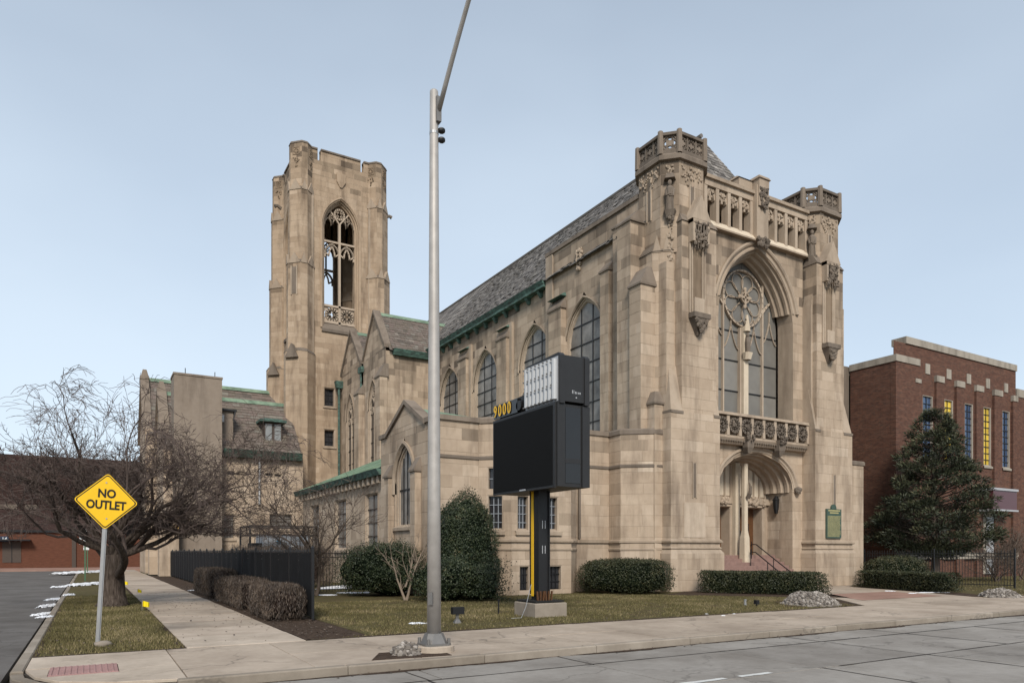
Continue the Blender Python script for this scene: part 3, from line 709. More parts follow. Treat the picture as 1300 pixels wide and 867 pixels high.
# --- balcony under the window
bal = MB(); cz = MB()
bal.box(25.6, mx(25.6), FY - .42, FY + .95, 7.3, 7.42, .4)
bal.frus(rect(25.55, mx(25.55), FY - .5, FY), 8.38, rect(25.55, mx(25.55), FY - .46, FY), 8.52, .25, bottom=True)
bal.frus(rect(25.6, mx(25.6), FY - .30, FY), 7.02, rect(25.6, mx(25.6), FY - .48, FY), 7.3, .5, bottom=True)
n = 8; pw = (mx(25.6) - 25.6) / n
for i in range(n + 1): bal.box(25.6 + i * pw - .09, 25.6 + i * pw + .09, FY - .44, FY - .2, 7.42, 8.38, .6)
bal.box(25.62, mx(25.62), FY - .24, FY - .16, 7.42, 8.38, .05)
fb = Frame((25.6, FY - .40), (mx(25.6), FY - .40))
for i in range(n):
    c_ = (i + .5) * pw; quatre(cz, fb, c_, 7.9, .33, .0, .09, .14, .35); carve(cz, fb, c_ - .13, c_ + .13, 7.75, 8.05, .04, 5, .08, .35)
for i in range(40): cz.blob(fb.P((i + .5) * 6.7 / 40, 7.16, .02), (.07, .06, .055), 5, 4, .2, .3 + R.uniform(-.2, .2), i)
for s_ in (-1.15, 1.15):                              # two carved shields on the balcony
    c_ = XC - 25.6 + s_; cz.frus(rect(25.6 + c_ - .22, 25.6 + c_ + .22, FY - .60, FY - .3), 6.9, rect(25.6 + c_ - .26, 25.6 + c_ + .26, FY - .62, FY - .3), 7.4, .5); cz.frus(rect(25.6 + c_ - .08, 25.6 + c_ + .08, FY - .5, FY - .2), 6.62, rect(25.6 + c_ - .22, 25.6 + c_ + .22, FY - .60, FY - .3), 6.9, .5)
    carve(cz, fb, c_ - .3, c_ + .3, 7.2, 7.55, .26, 16, .08, .2)
bo = bal.build('balcony', 'stone_trim', church); cz.build('carving', 'stone_soot_shade', bo, kind='stuff')
# --- portal
m = MB()
sweep(m, ff, port, [(.30, 0), (.34, .10), (.22, .13), (.16, .05), (.06, .04), (0, -.04), (0, -.20), (-.09, -.24), (-.09, -.42), (-.04, -.46), (-.09, -.55), (-.18, -.60), (-.18, -.80), (-.13, -.84), (-.18, -.94), (-.27, -1.0), (-.27, -1.2), (-.22, -1.24), (-.30, -1.34), (-.38, -1.4), (-.38, -1.62)], z_from=4.9, n=16, tone=.35)
po = m.build('portal', 'stone_trim', church)
wall(M, (mx(XC - 2.7) + .001, FY + 1.65), (mx(XC - 2.7), FY), 0, 5.05); wall(M, (XC + 2.7, FY), (XC + 2.7, FY + 1.65), 0, 5.05)
BY = FY + 1.6; doorL, doorR = OP(1.5, .98, 1.62, 4.12), OP(3.96, .98, 1.62, 4.12)
fb2 = wall(M, (XC - 2.73, BY), (XC + 2.73, BY), 0, 6.75, [doorL, doorR], blocks=False, back_tone=.9)
for dop in (doorL, doorR):
    m = MB(); sweep(m, fb2, dop, [(.16, .0), (.16, .07), (.04, .09), (.0, .03), (0, -.62)], tone=.55); fr_ = m.build('door_surround', 'stone_trim', po)
    m = MB(); x0 = XC - 2.73 + dop['u']
    for s_ in (-1, 1):
        a, b_ = (x0 - .96, x0 - .01) if s_ < 0 else (x0 + .01, x0 + .96)
        m.box(a, b_, BY + .55, BY + .61, 1.64, 4.1); 
        for zz0, zz1 in ((1.75, 2.3), (2.4, 3.2), (3.3, 3.98)):
            if zz0 != 2.4: m.box(a + .12, b_ - .12, BY + .53, BY + .55, zz0, zz1)
    d = m.build('door', 'wood_door', po)
    for a in (x0 - .6, x0 + .35): m = MB(); m.box(a, a + .25, BY + .535, BY + .56, 2.55, 3.35); m.build('door_glass', 'glass_dark', d)
    m = MB(); m.box(x0 - .14, x0 - .08, BY + .47, BY + .55, 2.55, 2.95); m.box(x0 + .08, x0 + .14, BY + .47, BY + .55, 2.55, 2.95); m.build('door_pull', 'black_metal', d)
m = MB()
for i in range(12):
    u = .35 + i * .435
    m.box(XC - 2.73 + u - .05, XC - 2.73 + u + .05, BY - .09, BY + .02, 4.55, 6.6, .45)
m.build('tympanum_ribs', 'stone_trim', po)
m = MB()
for i in range(11):
    u = .35 + i * .435 + .055; m.box(XC - 2.73 + u, XC - 2.73 + u + .32, BY - .035, BY + .01, 4.72, 6.55, .9)
m.build('tympanum_panels', 'stone_pale', po)
m = MB(); m.box(XC - 2.7, XC + 2.7, BY - .14, BY + .01, 4.30, 4.62, .5); carve(m, fb2, .4, 2.2, 4.3, 4.6, .15, 34, .09, .5); carve(m, fb2, 3.2, 5.0, 4.3, 4.6, .15, 34, .09, .5); m.build('lintel', 'stone_trim', po)
m = MB(); yt = BY - .95
m.frus(octo(XC - .20, XC + .20, yt - .1, yt + .4, .06), .8, octo(XC - .18, XC + .18, yt - .06, yt + .36, .06), 2.5, .8); m.frus(octo(XC - .18, XC + .18, yt - .06, yt + .36, .06), 2.5, octo(XC - .12, XC + .12, yt, yt + .28, .05), 2.9, .7)
m.frus(octo(XC - .12, XC + .12, yt, yt + .28, .05), 2.9, octo(XC - .12, XC + .12, yt, yt + .28, .05), 6.3, .8); m.box(XC - .16, XC + .16, BY - .35, BY, 1.6, 6.4, .6)
tr = m.build('trumeau', 'stone_pale', po)
m = MB(); m.tube([(XC, yt - .05, 4.55), (XC, yt - .2, 4.75), (XC + .02, yt - .22, 5.1), (XC + .05, yt - .1, 5.35)], [.12, .1, .07, .03], 7); m.build('carved_bracket', 'stone_soot_shade', tr)
# steps
stp = thing('entrance_steps', 'red-brown stone steps rising into the church portal', 'steps', (XC, 24.6, 0))
nst = 9; rise = 1.62 / nst
for i in range(nst):
    y0 = 23.55 + i * .29; m = MB(); ext = (25.9, mx(25.9)) if y0 < FY - .32 else (XC - 2.67, XC + 2.67)
    m.bevbox(ext[0], ext[1], y0, y0 + (.31 if i < nst - 1 else 1.95), i * rise - .02 if i else 0, (i + 1) * rise, .015, R.random()); m.build('step', 'red_step', stp)
# --- towers of the front (left, and mirrored right)
def tower(side):
    X = (lambda x: x) if side == 0 else mx
    def PL(p): return ccw([(X(a), b_) for a, b_ in p])
    base = octo(22.3, 25.5, 24.5, 27.7, .65)
    fbut = rect(22.4, 25.48, 24.0, 26.0)
    mass(M, PL(grow(fbut, .14)), 0, 1.72); M.trim.frus(grow(PL(fbut), .14), 1.72, grow(PL(fbut), .02), 1.9, .4)
    mass(M, PL(fbut), 1.8, 8.15)
    band(M.trim, PL(grow(fbut, .0)), 2.22, 2.34, .10, .1); band(M.trim, PL(fbut), 1.93, 2.0, .06, .2)
    mass(M, PL(base), 0, 15.7)
    mid = rect(23.12, 25.3, 24.06, 25.5)
    mass(M, PL(mid), 8.1, 16.9)
    for a, b_ in ((22.42, 23.12), (25.1, 25.46)):       # sloping shoulders either side of the buttress
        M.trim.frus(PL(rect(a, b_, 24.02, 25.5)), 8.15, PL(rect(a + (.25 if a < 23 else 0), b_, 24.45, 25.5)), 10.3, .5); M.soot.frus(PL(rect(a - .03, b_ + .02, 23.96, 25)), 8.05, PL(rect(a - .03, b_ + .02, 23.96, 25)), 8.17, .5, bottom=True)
    mass(M, PL(rect(22.52, 23.0, 24.42, 25.4)), 8.2, 15.0)
    # upper turret
    up = octo(22.6, 25.3, 24.3, 27.0, .59)
    mass(M, PL(up), 15.5, 19.75)
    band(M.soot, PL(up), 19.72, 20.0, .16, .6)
    # pierced parapet
    par = MB(); orn = MB(); q = PL(octo(22.56, 25.34, 24.26, 27.04, .6)); inn = grow(q, -.22)
    for i in range(8):
        a, b_ = q[i], q[(i + 1) % 8]; fr_ = Frame(a, b_); L = fr_.L
        par.prism([a, b_, inn[(i + 1) % 8], inn[i]], 20.0, 20.22, .3); par.prism([grow(q, .05)[i], grow(q, .05)[(i + 1) % 8], grow(inn, -.04)[(i + 1) % 8], grow(inn, -.04)[i]], 20.86, 20.99, .2)
        k_ = max(1, round(L / .62))
        for j in range(k_):
            u = (j + .5) * L / k_; quatre(orn, fr_, u, 20.54, min(.34, L / k_ * .48), -.11, .075, .13, .5)
            bar(orn, fr_, [(u - .12, 20.54), (u + .12, 20.54)], -.11, .26, .1, .8)
        for j in range(1, k_): par.obox(fr_.P(j * L / k_ - .04, 20.2, -.2), fr_.d * .08, fr_.n * .18, (0, 0, .68), .4)
        par.frus(octo(a[0] - .12, a[0] + .12, a[1] - .12, a[1] + .12, .05), 20.0, octo(a[0] - .11, a[0] + .11, a[1] - .11, a[1] + .11, .05), 21.06, .75)
    par.face([(x_, y_, 20.05) for x_, y_ in inn], .1)
    po_ = par.build('parapet', 'stone_soot_shade', church); orn.build('quatrefoils', 'stone_soot_shade', po_, kind='stuff')
    # carved work and slits on the three seen faces of the turret
    oc = MB(); pu = PL(up)
    for i in range(8):
        fr_ = Frame(pu[i], pu[(i + 1) % 8])
        if not fr_.faces_cam() or fr_.L < .5: continue
        L = fr_.L
        if L > 1.2:
            for cz_ in range(9): carve(oc, fr_, .1 + cz_ * (L - .2) / 9, .1 + (cz_ + 1) * (L - .2) / 9, 19.0 - .35 * (cz_ % 4 == 2) - .15 * (cz_ % 2), 19.55, .02, 5, .06, .45)
            s_ = MB(); s_.obox(fr_.P(L / 2 - .1, 17.3, .018), fr_.d * .2, fr_.n * .012, (0, 0, 1.35)); s_.build('slit_window', 'stone_soot_shade', church)  # slit is a proud flat plate, its recess shade painted as dark colour
            for e in (-.14, .14): oc.obox(fr_.P(L / 2 + e - .03, 17.25, .01), fr_.d * .06, fr_.n * .05, (0, 0, 1.45), .7)
        else:
            carve(oc, fr_, L / 2 - .16, L / 2 + .16, 18.75, 19.55, .03, 26, .06, .45)
    oo = oc.build('carving', 'stone_trim', church, kind='stuff')
    # statue on the corner
    cn = Frame(*( (lambda t: (t[0], t[1]))(PL([(22.6, 24.89), (23.19, 24.3)]) if side == 0 else [(X(23.19), 24.3), (X(22.6), 24.89)])))
    d45 = Frame((22.6, 24.89), (23.19, 24.3)) if side == 0 else Frame((mx(23.19), 24.3), (mx(22.6), 24.89))
    if side == 1: d45 = Frame((mx(25.3) + 0, 24.89), (mx(25.3) + .59, 24.3))
    def statue(fr_, z):
        L = fr_.L / 2; s_ = MB()
        c0 = fr_.P(L, z, .16)
        s_.tube([fr_.P(L, z, .15), fr_.P(L, z + .35, .17), fr_.P(L, z + .75, .16), fr_.P(L, z + 1.0, .15), fr_.P(L, z + 1.14, .15)], [.20, .17, .17, .20, .07], 9, .5)
        s_.blob(fr_.P(L, z + 1.27, .18), (.10, .10, .14), 8, 6, .1, .6); s_.tube([fr_.P(L - .17, z + .95, .2), fr_.P(L - .14, z + .65, .3), fr_.P(L + .05, z + .7, .34)], [.06, .055, .04], 6, .5)
        s_.tube([fr_.P(L + .17, z + .95, .2), fr_.P(L + .15, z + .6, .3), fr_.P(L - .02, z + .62, .34)], [.06, .055, .04], 6, .5)
        for i in range(7): s_.tube([fr_.P(L - .15 + i * .05, z, .32), fr_.P(L - .11 + i * .037, z + .7, .31)], [.025, .018], 4, .4)
        st_ = s_.build('statue', 'stone_soot_shade', church)
        s_ = MB(); s_.frus([fr_.P(L - .1, 0, 0)[:2], fr_.P(L - .05, 0, .12)[:2], fr_.P(L + .05, 0, .12)[:2], fr_.P(L + .1, 0, 0)[:2]], z - .55, [fr_.P(L - .3, 0, -.02)[:2], fr_.P(L - .24, 0, .34)[:2], fr_.P(L + .24, 0, .34)[:2], fr_.P(L + .3, 0, -.02)[:2]], z, .4)
        carve(s_, fr_, L - .2, L + .2, z - .5, z, .2, 14, .08, .3); s_.build('statue_bracket', 'stone_soot_shade', st_, kind='stuff'); s_ = MB()
        s_.frus([fr_.P(L - .28, 0, -.02)[:2], fr_.P(L - .22, 0, .32)[:2], fr_.P(L + .22, 0, .32)[:2], fr_.P(L + .28, 0, -.02)[:2]], z + 1.45, [fr_.P(L - .2, 0, -.02)[:2], fr_.P(L - .12, 0, .22)[:2], fr_.P(L + .12, 0, .22)[:2], fr_.P(L + .2, 0, -.02)[:2]], z + 1.7, .4, bottom=True)
        s_.build('statue_canopy', 'stone_soot_shade', st_)
        c_ = MB(); carve(c_, fr_, L - .13, L + .13, z - 2.3, z - .5, .03, 34, .065, .5); c_.build('carving', 'stone_trim', st_, kind='stuff')
    statue(d45, 17.35)
    # corner gablets where octagon meets turret
    pb = PL(base)
    for i in range(8):
        fr_ = Frame(pb[i], pb[(i + 1) % 8])
        if fr_.faces_cam() and fr_.L < 1.2:
            L = fr_.L; nG = 2
            for j in range(nG): gablet(M.trim, fr_, j * L / nG + .03, (j + 1) * L / nG - .03, 15.55, 16.35, -.45, .03, .3)
    M.soot.frus(grow(pb, .05), 15.6, grow(pb, -.2), 16.0, .5)
    # gabled niche at the head of the front buttress
    fm = Frame((X(23.12), 24.06), (X(25.3), 24.06)) if side == 0 else Frame((mx(25.3), 24.06), (mx(23.12), 24.06))
    Lm = fm.L; nu = Lm * .42 if side == 0 else Lm * .42
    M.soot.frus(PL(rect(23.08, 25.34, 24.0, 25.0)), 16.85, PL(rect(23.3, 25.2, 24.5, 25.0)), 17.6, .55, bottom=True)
    nm_ = MB(); a, b_ = nu - .52, nu + .52
    gablet(nm_, fm, a - .08, b_ + .08, 16.9, 18.05, -.4, .34, .5)
    nm_.obox(fm.P(a, 15.9, -.02), fm.d * .14, fm.n * .34, (0, 0, 1.0), .4); nm_.obox(fm.P(b_ - .14, 15.9, -.02), fm.d * .14, fm.n * .34, (0, 0, 1.0), .4); nm_.obox(fm.P(a, 16.75, -.02), fm.d * (b_ - a), fm.n * .36, (0, 0, .16), .3)
    no = nm_.build('niche_canopy', 'stone_trim', church)
    nm_ = MB(); carve(nm_, fm, a + .1, b_ - .1, 15.75, 16.85, .3, 60, .075, .45); 
    for j in range(5): nm_.tube([fm.P(a + .17 + j * .17, 15.6, .28), fm.P(a + .17 + j * .17, 16.8, .3)], [.02, .045], 5, .3)
    nm_.build('carving', 'stone_soot_shade', no, kind='stuff')
    nm_ = MB(); nm_.obox(fm.P(nu - .30, 13.4, .015), fm.d * .60, fm.n * .004, (0, 0, 2.3), .15); nm_.build('niche_back', 'stone_tower', no)
    nm_ = MB()
    for e in (-.46, -.33, .33, .46): nm_.tube([fm.P(nu + e, 12.7, .05), fm.P(nu + e, 15.9, .05)], .05, 6, .6)
    nm_.obox(fm.P(nu - .3, 12.75, 0), fm.d * .6, fm.n * .2, (0, 0, .65), .7); nm_.build('niche_shafts', 'stone_trim', no)
    nm_ = MB(); nm_.frus([fm.P(nu - .08, 0, 0)[:2], fm.P(nu - .05, 0, .1)[:2], fm.P(nu + .05, 0, .1)[:2], fm.P(nu + .08, 0, 0)[:2]], 11.7, [fm.P(nu - .5, 0, 0)[:2], fm.P(nu - .4, 0, .38)[:2], fm.P(nu + .4, 0, .38)[:2], fm.P(nu + .5, 0, 0)[:2]], 12.45, .4)
    nm_.obox(fm.P(nu - .52, 12.45, 0), fm.d * 1.04, fm.n * .40, (0, 0, .22), .4); carve(nm_, fm, nu - .4, nu + .4, 11.9, 12.5, .3, 40, .085, .35, .7); nm_.build('niche_corbel', 'stone_soot_shade', no)
    # small gabled pilaster next to the great window
    gx = 25.12
    M.trim.box(*(sorted((X(25.08), X(25.44)))), 24.3, 25, 8.2, 14.7, .55)
    fg = Frame(*( [(X(25.08), 24.3), (X(25.44), 24.3)] if side == 0 else [(X(25.44), 24.3), (X(25.08), 24.3)])); gablet(M.trim, fg, 0, fg.L, 14.7, 15.5, -.5, .0, .3)
    # arrow slits low on the buttress: flat plates, recess shade put into their colour
    s_ = MB(); f0 = Frame((X(22.4), 24.0), (X(25.48), 24.0)) if side == 0 else Frame((mx(25.48), 24.0), (mx(22.4), 24.0))
    u = 1.35 if side == 0 else 1.45
    s_.obox(f0.P(u, 4.3, .017), f0.d * .16, f0.n * .012, (0, 0, 1.55)); s_.build('slit_window', 'stone_soot_shade', church)
    s_ = MB()
    for e in (-.05, .16): s_.obox(f0.P(u + e, 4.25, .0), f0.d * .05, f0.n * .045, (0, 0, 1.65), .5)
    s_.build('slit_frame', 'stone_trim', church)
    return X, PL
tower(0); tower(1)
# left tower's side buttress and the low octagon beside it
def but(poly, z0, z1, cap, mm=M, dz=.55, capd=(.0, .35)):
    mass(mm, poly, z0, z1); p = ccw(poly); cx = sum(q[0] for q in p) / 4
    cp_ = mm.soot.new(); cp_.frus(grow(p, .07), z1 - .02, grow(p, .07), z1 + .07, .5, cap=False, bottom=True); cp_.frus(grow(p, .07), z1 + .07, [(q[0] + cap[0] * (1 if q[0] < cx else .2), q[1] + cap[1]) for q in p], z1 + dz, .6)
but(rect(21.75, 22.7, 26.0, 27.0), 7, 17.3, (.5, 0), dz=.6)
but(rect(21.55, 22.5, 25.05, 25.85), 7, 14.0, (.5, .1), dz=.9)
but(rect(21.93, 22.42, 24.55, 25.3), 0, 8.5, (.2, .2), dz=.6)
low = [(20.75, 27), (20.75, 25.5), (21.9, 24.6), (22.5, 24.55), (22.5, 27)]
mass(M, low, 0, 7.15); band(M.soot, low, 7.12, 7.34, .07, .5); band(M.soot, low, 5.62, 5.74, .05, .3); band(M.trim, low, 2.2, 2.32, .08, .1); band(M.trim, low, 1.86, 1.95, .05, .1)
lowr = [(35.4, 24.5), (37.25, 24.5), (37.25, 28), (35.4, 28)]
mass(M, lowr, 0, 6.6); band(M.soot, lowr, 6.6, 6.8, .06, .5)
mass(M, rect(35.2, 36.2, 25.0, 27), 6, 11.8); M.trim.frus(rect(35.2, 36.2, 25.0, 27), 11.8, rect(35.2, 35.5, 25.2, 27), 13.3, .4)
# --- gallery between the turrets
gz0, gz1 = 17.45, 19.75
M.trim.frus(rect(25.2, mx(25.2), FY - .28, FY + .9), 17.28, rect(25.2, mx(25.2), FY - .28, FY + .9), 17.36, .2, cap=False, bottom=True)
gal = MB(); gal.frus(rect(25.2, mx(25.2), FY - .28, FY + .9), 17.36, rect(25.2, mx(25.2), FY - .02, FY + .9), 17.72, .9); gal.build('gallery_sill', 'stone_pale', church)
gal = MB(); gal.box(25.2, mx(25.2), FY - .12, FY + 2.5, 19.30, 19.62, .6); gal.box(25.2, mx(25.2), FY - .24, FY + 2.5, 19.62, 19.78, .2); gal.box(25.2, mx(25.2), FY + 2.4, FY + 2.7, 17.4, 19.7, .2)
ol = MB(); fg = Frame((25.0, FY - .02), (mx(25.0), FY - .02))
for s_ in (0, 1):
    a, b_ = (25.28, 28.45) if s_ == 0 else (mx(28.45), mx(25.28))
    n = 4; pw = (b_ - a) / n
    for i in range(n + 1): gal.box(a + i * pw - .1, a + i * pw + .1, FY - .10, FY + .32, 17.5, 19.32, .65)
    for i in range(n):
        u = a - 25.0 + (i + .5) * pw; h = pw / 2 - .1
        for e in (-1, 1):
            bar(gal, fg, [(u + e * h, 18.75), (u + e * h * .72, 19.05), (u + e * h * .2, 19.22)], -.1, .12, .2, .55)
            gal.face([fg.P(u + e * h, 18.75, -.08), fg.P(u + e * h * .72, 19.05, -.08), fg.P(u + e * h * .2, 19.32, -.08), fg.P(u + e * h, 19.34, -.08)], .4)
        carve(ol, fg, u - h * .8, u + h * .8, 18.85, 19.2, -.06, 9, .075, .5)
        bar(ol, fg, [(u, 18.72), (u, 19.3)], -.08, .12, .1, .5)
go = gal.build('gallery', 'stone_trim', church); ol.build('carving', 'stone_trim', go, kind='stuff')
m = MB(); m.box(XC - .42, XC + .42, FY - .35, FY + .6, 17.35, 20.05, .55); m.frus(rect(XC - .34, XC + .34, FY - .42, FY + .4), 19.0, rect(XC - .36, XC + .36, FY - .46, FY + .4), 20.35, .5); m.frus(rect(XC - .42, XC + .42, FY - .52, FY + .5), 20.35, rect(XC - .36, XC + .36, FY - .44, FY + .4), 20.5, .2, bottom=True); m.box(XC - 1.35, XC - .4, FY - .05, FY + .6, 19.7, 20.3, .5); m.frus(rect(XC - 1.4, XC - .4, FY - .1, FY + .65), 20.3, rect(XC - 1.35, XC - .4, FY + .1, FY + .5), 20.42, .2)
cp = m.build('gallery_pier', 'stone_trim', church)
m = MB(); carve(m, Frame((XC - .4, FY - .46), (XC + .4, FY - .46)), .1, .7, 18.9, 19.9, .0, 40, .08, .3); carve(m, Frame((XC - .4, FY - .3), (XC + .4, FY - .3)), .0, .8, 17.0, 17.4, .1, 30, .1, .3); m.build('carving', 'stone_soot_shade', cp, kind='stuff')
# --- nave side wall with its windows
NX = 22.9
ny = [(onX(616, 0, NX)[1]), (onX(571, 0, NX)[1]), (onX(676, 0, NX)[1]) - .2]
b0, b1 = 26.5, 34.6
fN = wall(M, (NX, 51.6), (NX, b1), 0, 17.1, [OP(51.6 - y_, 1.72, 10.2, 15.35, 13.0) for y_ in ny] + [])
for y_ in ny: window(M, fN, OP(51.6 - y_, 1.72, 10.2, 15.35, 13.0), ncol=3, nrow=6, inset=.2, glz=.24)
BX = 22.72
fB = wall(M, (BX, b1), (BX, b0), 0, 18.75, [OP(b1 - 31.0, 1.72, 7.6, 15.35, 13.0)])
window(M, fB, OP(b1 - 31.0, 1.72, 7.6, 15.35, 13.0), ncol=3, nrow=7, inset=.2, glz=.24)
wall(M, (BX, b1), (NX, b1), 0, 18.75, blocks=False)
wall(M, (28.5, b1), (BX, b1), 16, 18.75, blocks=False)
M.soot.box(BX - .1, BX + .5, b0, b1 + .06, 18.75, 18.95, .6)
M.back.face([(BX, b0, 18.5), (BX + .5, b0, 18.5), (BX + .5, b1, 18.5), (BX, b1, 18.5)], .3)
wall(M, (BX + .5, b0), (BX + .5, b1), 16, 18.75, blocks=False)
cv = MB(); fsh = Frame((BX, 31.9), (BX, 30.7)); carve(cv, fsh, .3, .8, 17.0, 18.1, .05, 40, .085, .35, .3); cv.build('carved_shield', 'stone_trim', church)
for y_, pz, pw, pr_ in ((39.6, 15.3, .62, .38), (45.2, 15.3, .62, .38), (33.3, 15.3, .62, .34)):
    X0 = (BX if y_ < b1 else NX); but(rect(X0 - pr_, X0 + .2, y_ - pw, y_ + pw), 0, pz, (.36, 0), dz=.7)
    cu = MB(); cu.frus(rect(X0 - pr_ - .06, X0, y_ - pw - .06, y_ + pw + .06), pz + .66, rect(X0 - .1, X0, y_ - pw, y_ + pw), pz + .86, .5, bottom=True); cu.build('buttress_flashing', 'copper', church)
    if y_ > b1: M.trim.box(X0 - .17, X0 + .1, y_ - .95, y_ + .95, 8, 16.2, .5)
but(rect(BX - .42, BX + .2, 28.35, 29.05), 7, 15.9, (.38, 0), dz=.6); but(rect(BX - .2, BX + .2, 27.0, 28.3), 7, 17.9, (.2, 0), dz=.3)
M.trim.box(BX - .10, BX + .1, 33.9, 34.58, 8, 18.7, .5)
# gutter
m = MB(); m.box(NX - .42, NX + .1, b1 + .02, 51.4, 17.08, 17.22); m.frus(rect(NX - .42, NX + .1, b1 + .02, 51.4), 17.22, rect(NX - .55, NX + .1, b1 + .02, 51.4), 17.45); gu = m.build('gutter', 'copper', church)
y_ = b1 + .8
while y_ < 51:
    m = MB(); m.frus(rect(NX - .1, NX, y_ - .11, y_ + .11), 16.72, rect(NX - .34, NX, y_ - .14, y_ + .14), 17.07, bottom=True); m.build('gutter_bracket', 'copper', gu); y_ += 1.35
# roof
RZ, EZ = 24.6, 17.4; RYF = 28.7
m = MB(); ex0 = NX - .4
slates(m, (ex0, 51.9, EZ), (ex0, 25.9, EZ), (XC, RYF, RZ), (XC, 51.9, RZ), .27)
slates(m, (ex0, 75, EZ), (ex0, 51.9, EZ), (XC, 51.9, RZ), (XC, 75, RZ), .5, (.6, 1.2))
slates(m, (ex0 + .1, 25.9, EZ + .1), (mx(ex0) - .1, 25.9, EZ + .1), (XC, RYF, RZ), (XC - .01, RYF, RZ), .27)
ro = m.build('roof_slates', 'slate_nave', church, kind='stuff')
m = MB(); m.face([(ex0, 75, EZ - .05), (ex0, 25.9, EZ - .05), (XC, RYF, RZ - .05), (XC, 75, RZ - .05)], .2); m.face([(mx(ex0), 25.9, EZ - .05), (mx(ex0), 75, EZ - .05), (XC, 75, RZ - .05), (XC, RYF, RZ - .05)], .4); m.face([(ex0, 25.9, EZ - .05), (mx(ex0), 25.9, EZ - .05), (XC, RYF, RZ - .05)], .2); m.face([(ex0, 75, EZ - .05), (mx(ex0), 75, EZ - .05), (XC, 75, RZ - .05)], .2)
m.build('roof', 'slate_nave', church)
m = MB(); m.tube([(XC, RYF - .1, RZ + .06), (XC, 75, RZ + .06)], .12, 6); m.build('ridge_cap', 'slate_nave', church)
wall(M, (mx(NX), b0), (mx(NX), 75), 0, 17.2, blocks=False); wall(M, (NX, 75), (NX, 51.6), 0, 17.2, blocks=False)
# --- low wing in front of the nave, with the bay of three windows
WX, WY = 12.0, 26.35
fW = wall(M, (WX, WY), (13.9, WY), 0, 7.15)
# left gable wall of the wing with its arched window
gy0, gy1, gyc = 27.5, 31.9, 29.6; LW = 32.75 - WY
aw = OP(32.75 - 29.75, 1.12, 2.9, 6.5, 4.9)
fWL = wall(M, (WX, 32.75), (WX, WY), 0, 7.15, [aw])
wall(M, (WX, gy1), (WX, gy0), 7.15, 8.3, sides=(lambda z: (z - 7.15) / 1.15 * (gy1 - gyc), lambda z: (gy1 - gy0) - (z - 7.15) / 1.15 * (gyc - gy0)))
window(M, fWL, aw, ncol=4, nrow=2, inset=.24, glz=.16, hoodz=4.4, mat='glass_nave', section=[(.2, 0), (.22, .1), (.1, .12), (.03, .03), (0, .02), (0, -.14), (-.1, -.18), (-.1, -.3), (-.22, -.36)])
def rake(mb, x0, x1, ya, za, yb_, zb, th=.2, tone=.5):      # sloping coping on a gable
    mb = fresh(mb); mb.face([(x0, ya, za), (x0, yb_, zb), (x0, yb_, zb + th), (x0, ya, za + th)], tone); mb.face([(x1, ya, za), (x1, yb_, zb), (x1, yb_, zb + th), (x1, ya, za + th)], tone)
    mb.face([(x0, ya, za + th), (x0, yb_, zb + th), (x1, yb_, zb + th), (x1, ya, za + th)], tone); mb.face([(x0, ya, za), (x0, yb_, zb), (x1, yb_, zb), (x1, ya, za)], tone)
    mb.face([(x0, ya, za), (x1, ya, za), (x1, ya, za + th), (x0, ya, za + th)], tone)
for a, b_ in ((gy0, gyc), (gy1, gyc)): rake(M.soot, WX - .12, WX + .4, a - (.1 if a < gyc else -.1), 7.1, b_, 8.3, .2, .75)
M.soot.box(WX - .1, WX + .4, WY - .1, gy0 + .05, 7.14, 7.34, .75); M.soot.box(WX - .1, WX + .4, gy1 - .05, 32.85, 7.14, 7.34, .75)
M.soot.box(WX + .4, 13.95, WY - .1, WY + .4, 7.14, 7.34, .75); M.soot.box(WX - .05, 13.92, WY - .06, WY + .1, 5.62, 5.74, .4)
bay = [(13.9, 27), (13.9, WY), (14.9, 25.35), (17.9, 25.35), (18.9, WY), (18.9, 27)]
def lowwall(p0, p1, ops=()): return wall(M, p0, p1, 0, 7.15, ops)
fDg = lowwall((13.9, WY), (14.9, 25.35), [OP(.72, .34, 2.65, 4.15), OP(.72, .34, 4.4, 5.3)])
for op in (OP(.72, .34, 2.65, 4.15), OP(.72, .34, 4.4, 5.3)): window(M, fDg, op, glz=.18, inset=.05, section=[(0, .0), (-.05, -.05)], ncol=3, nrow=4 if op['z0'] < 4 else 2, mat='glass_dark', hood=False, bars=.028, barmat='unit_grey', sill=op['z0'] < 4)
def bx_(px): return onY(px, 700, 25.35)[0] - 14.9
wops = []
for p0, p1 in ((658, 671), (694, 708)):
    a, b_ = bx_(p0), bx_(p1); wops.append(OP((a + b_) / 2, (b_ - a) / 2 + .06, 2.65, 4.15)); wops.append(OP((a + b_) / 2, (b_ - a) / 2 + .06, 4.4, 5.3))
bops = []
for p0, p1 in ((660, 672), (698, 713)):
    a, b_ = bx_(p0), bx_(p1); bops.append(OP((a + b_) / 2, (b_ - a) / 2 + .03, .2, 1.22))
fBay = lowwall((14.9, 25.35), (17.9, 25.35), wops + bops)
for op in wops: window(M, fBay, op, glz=.22, inset=.06, section=[(0, .0), (-.06, -.06)], ncol=3, nrow=4 if op['z0'] < 4 else 2, mat='glass_dark', hood=False, bars=.028, barmat='unit_grey', sill=op['z0'] < 4)
for op in bops: window(M, fBay, op, glz=.18, inset=.05, section=[(0, .0), (-.05, -.05)], ncol=3, nrow=3, mat='glass_dark', hood=False, bars=.03, sill=False)
lowwall((17.9, 25.35), (18.9, WY)); lowwall((18.9, WY), (20.8, WY))
m = MB(); m.box(18.95, 19.05, WY - .14, WY - .02, 2.4, 5.2); m.build('drain_pipe', 'stone_soot_shade', church)
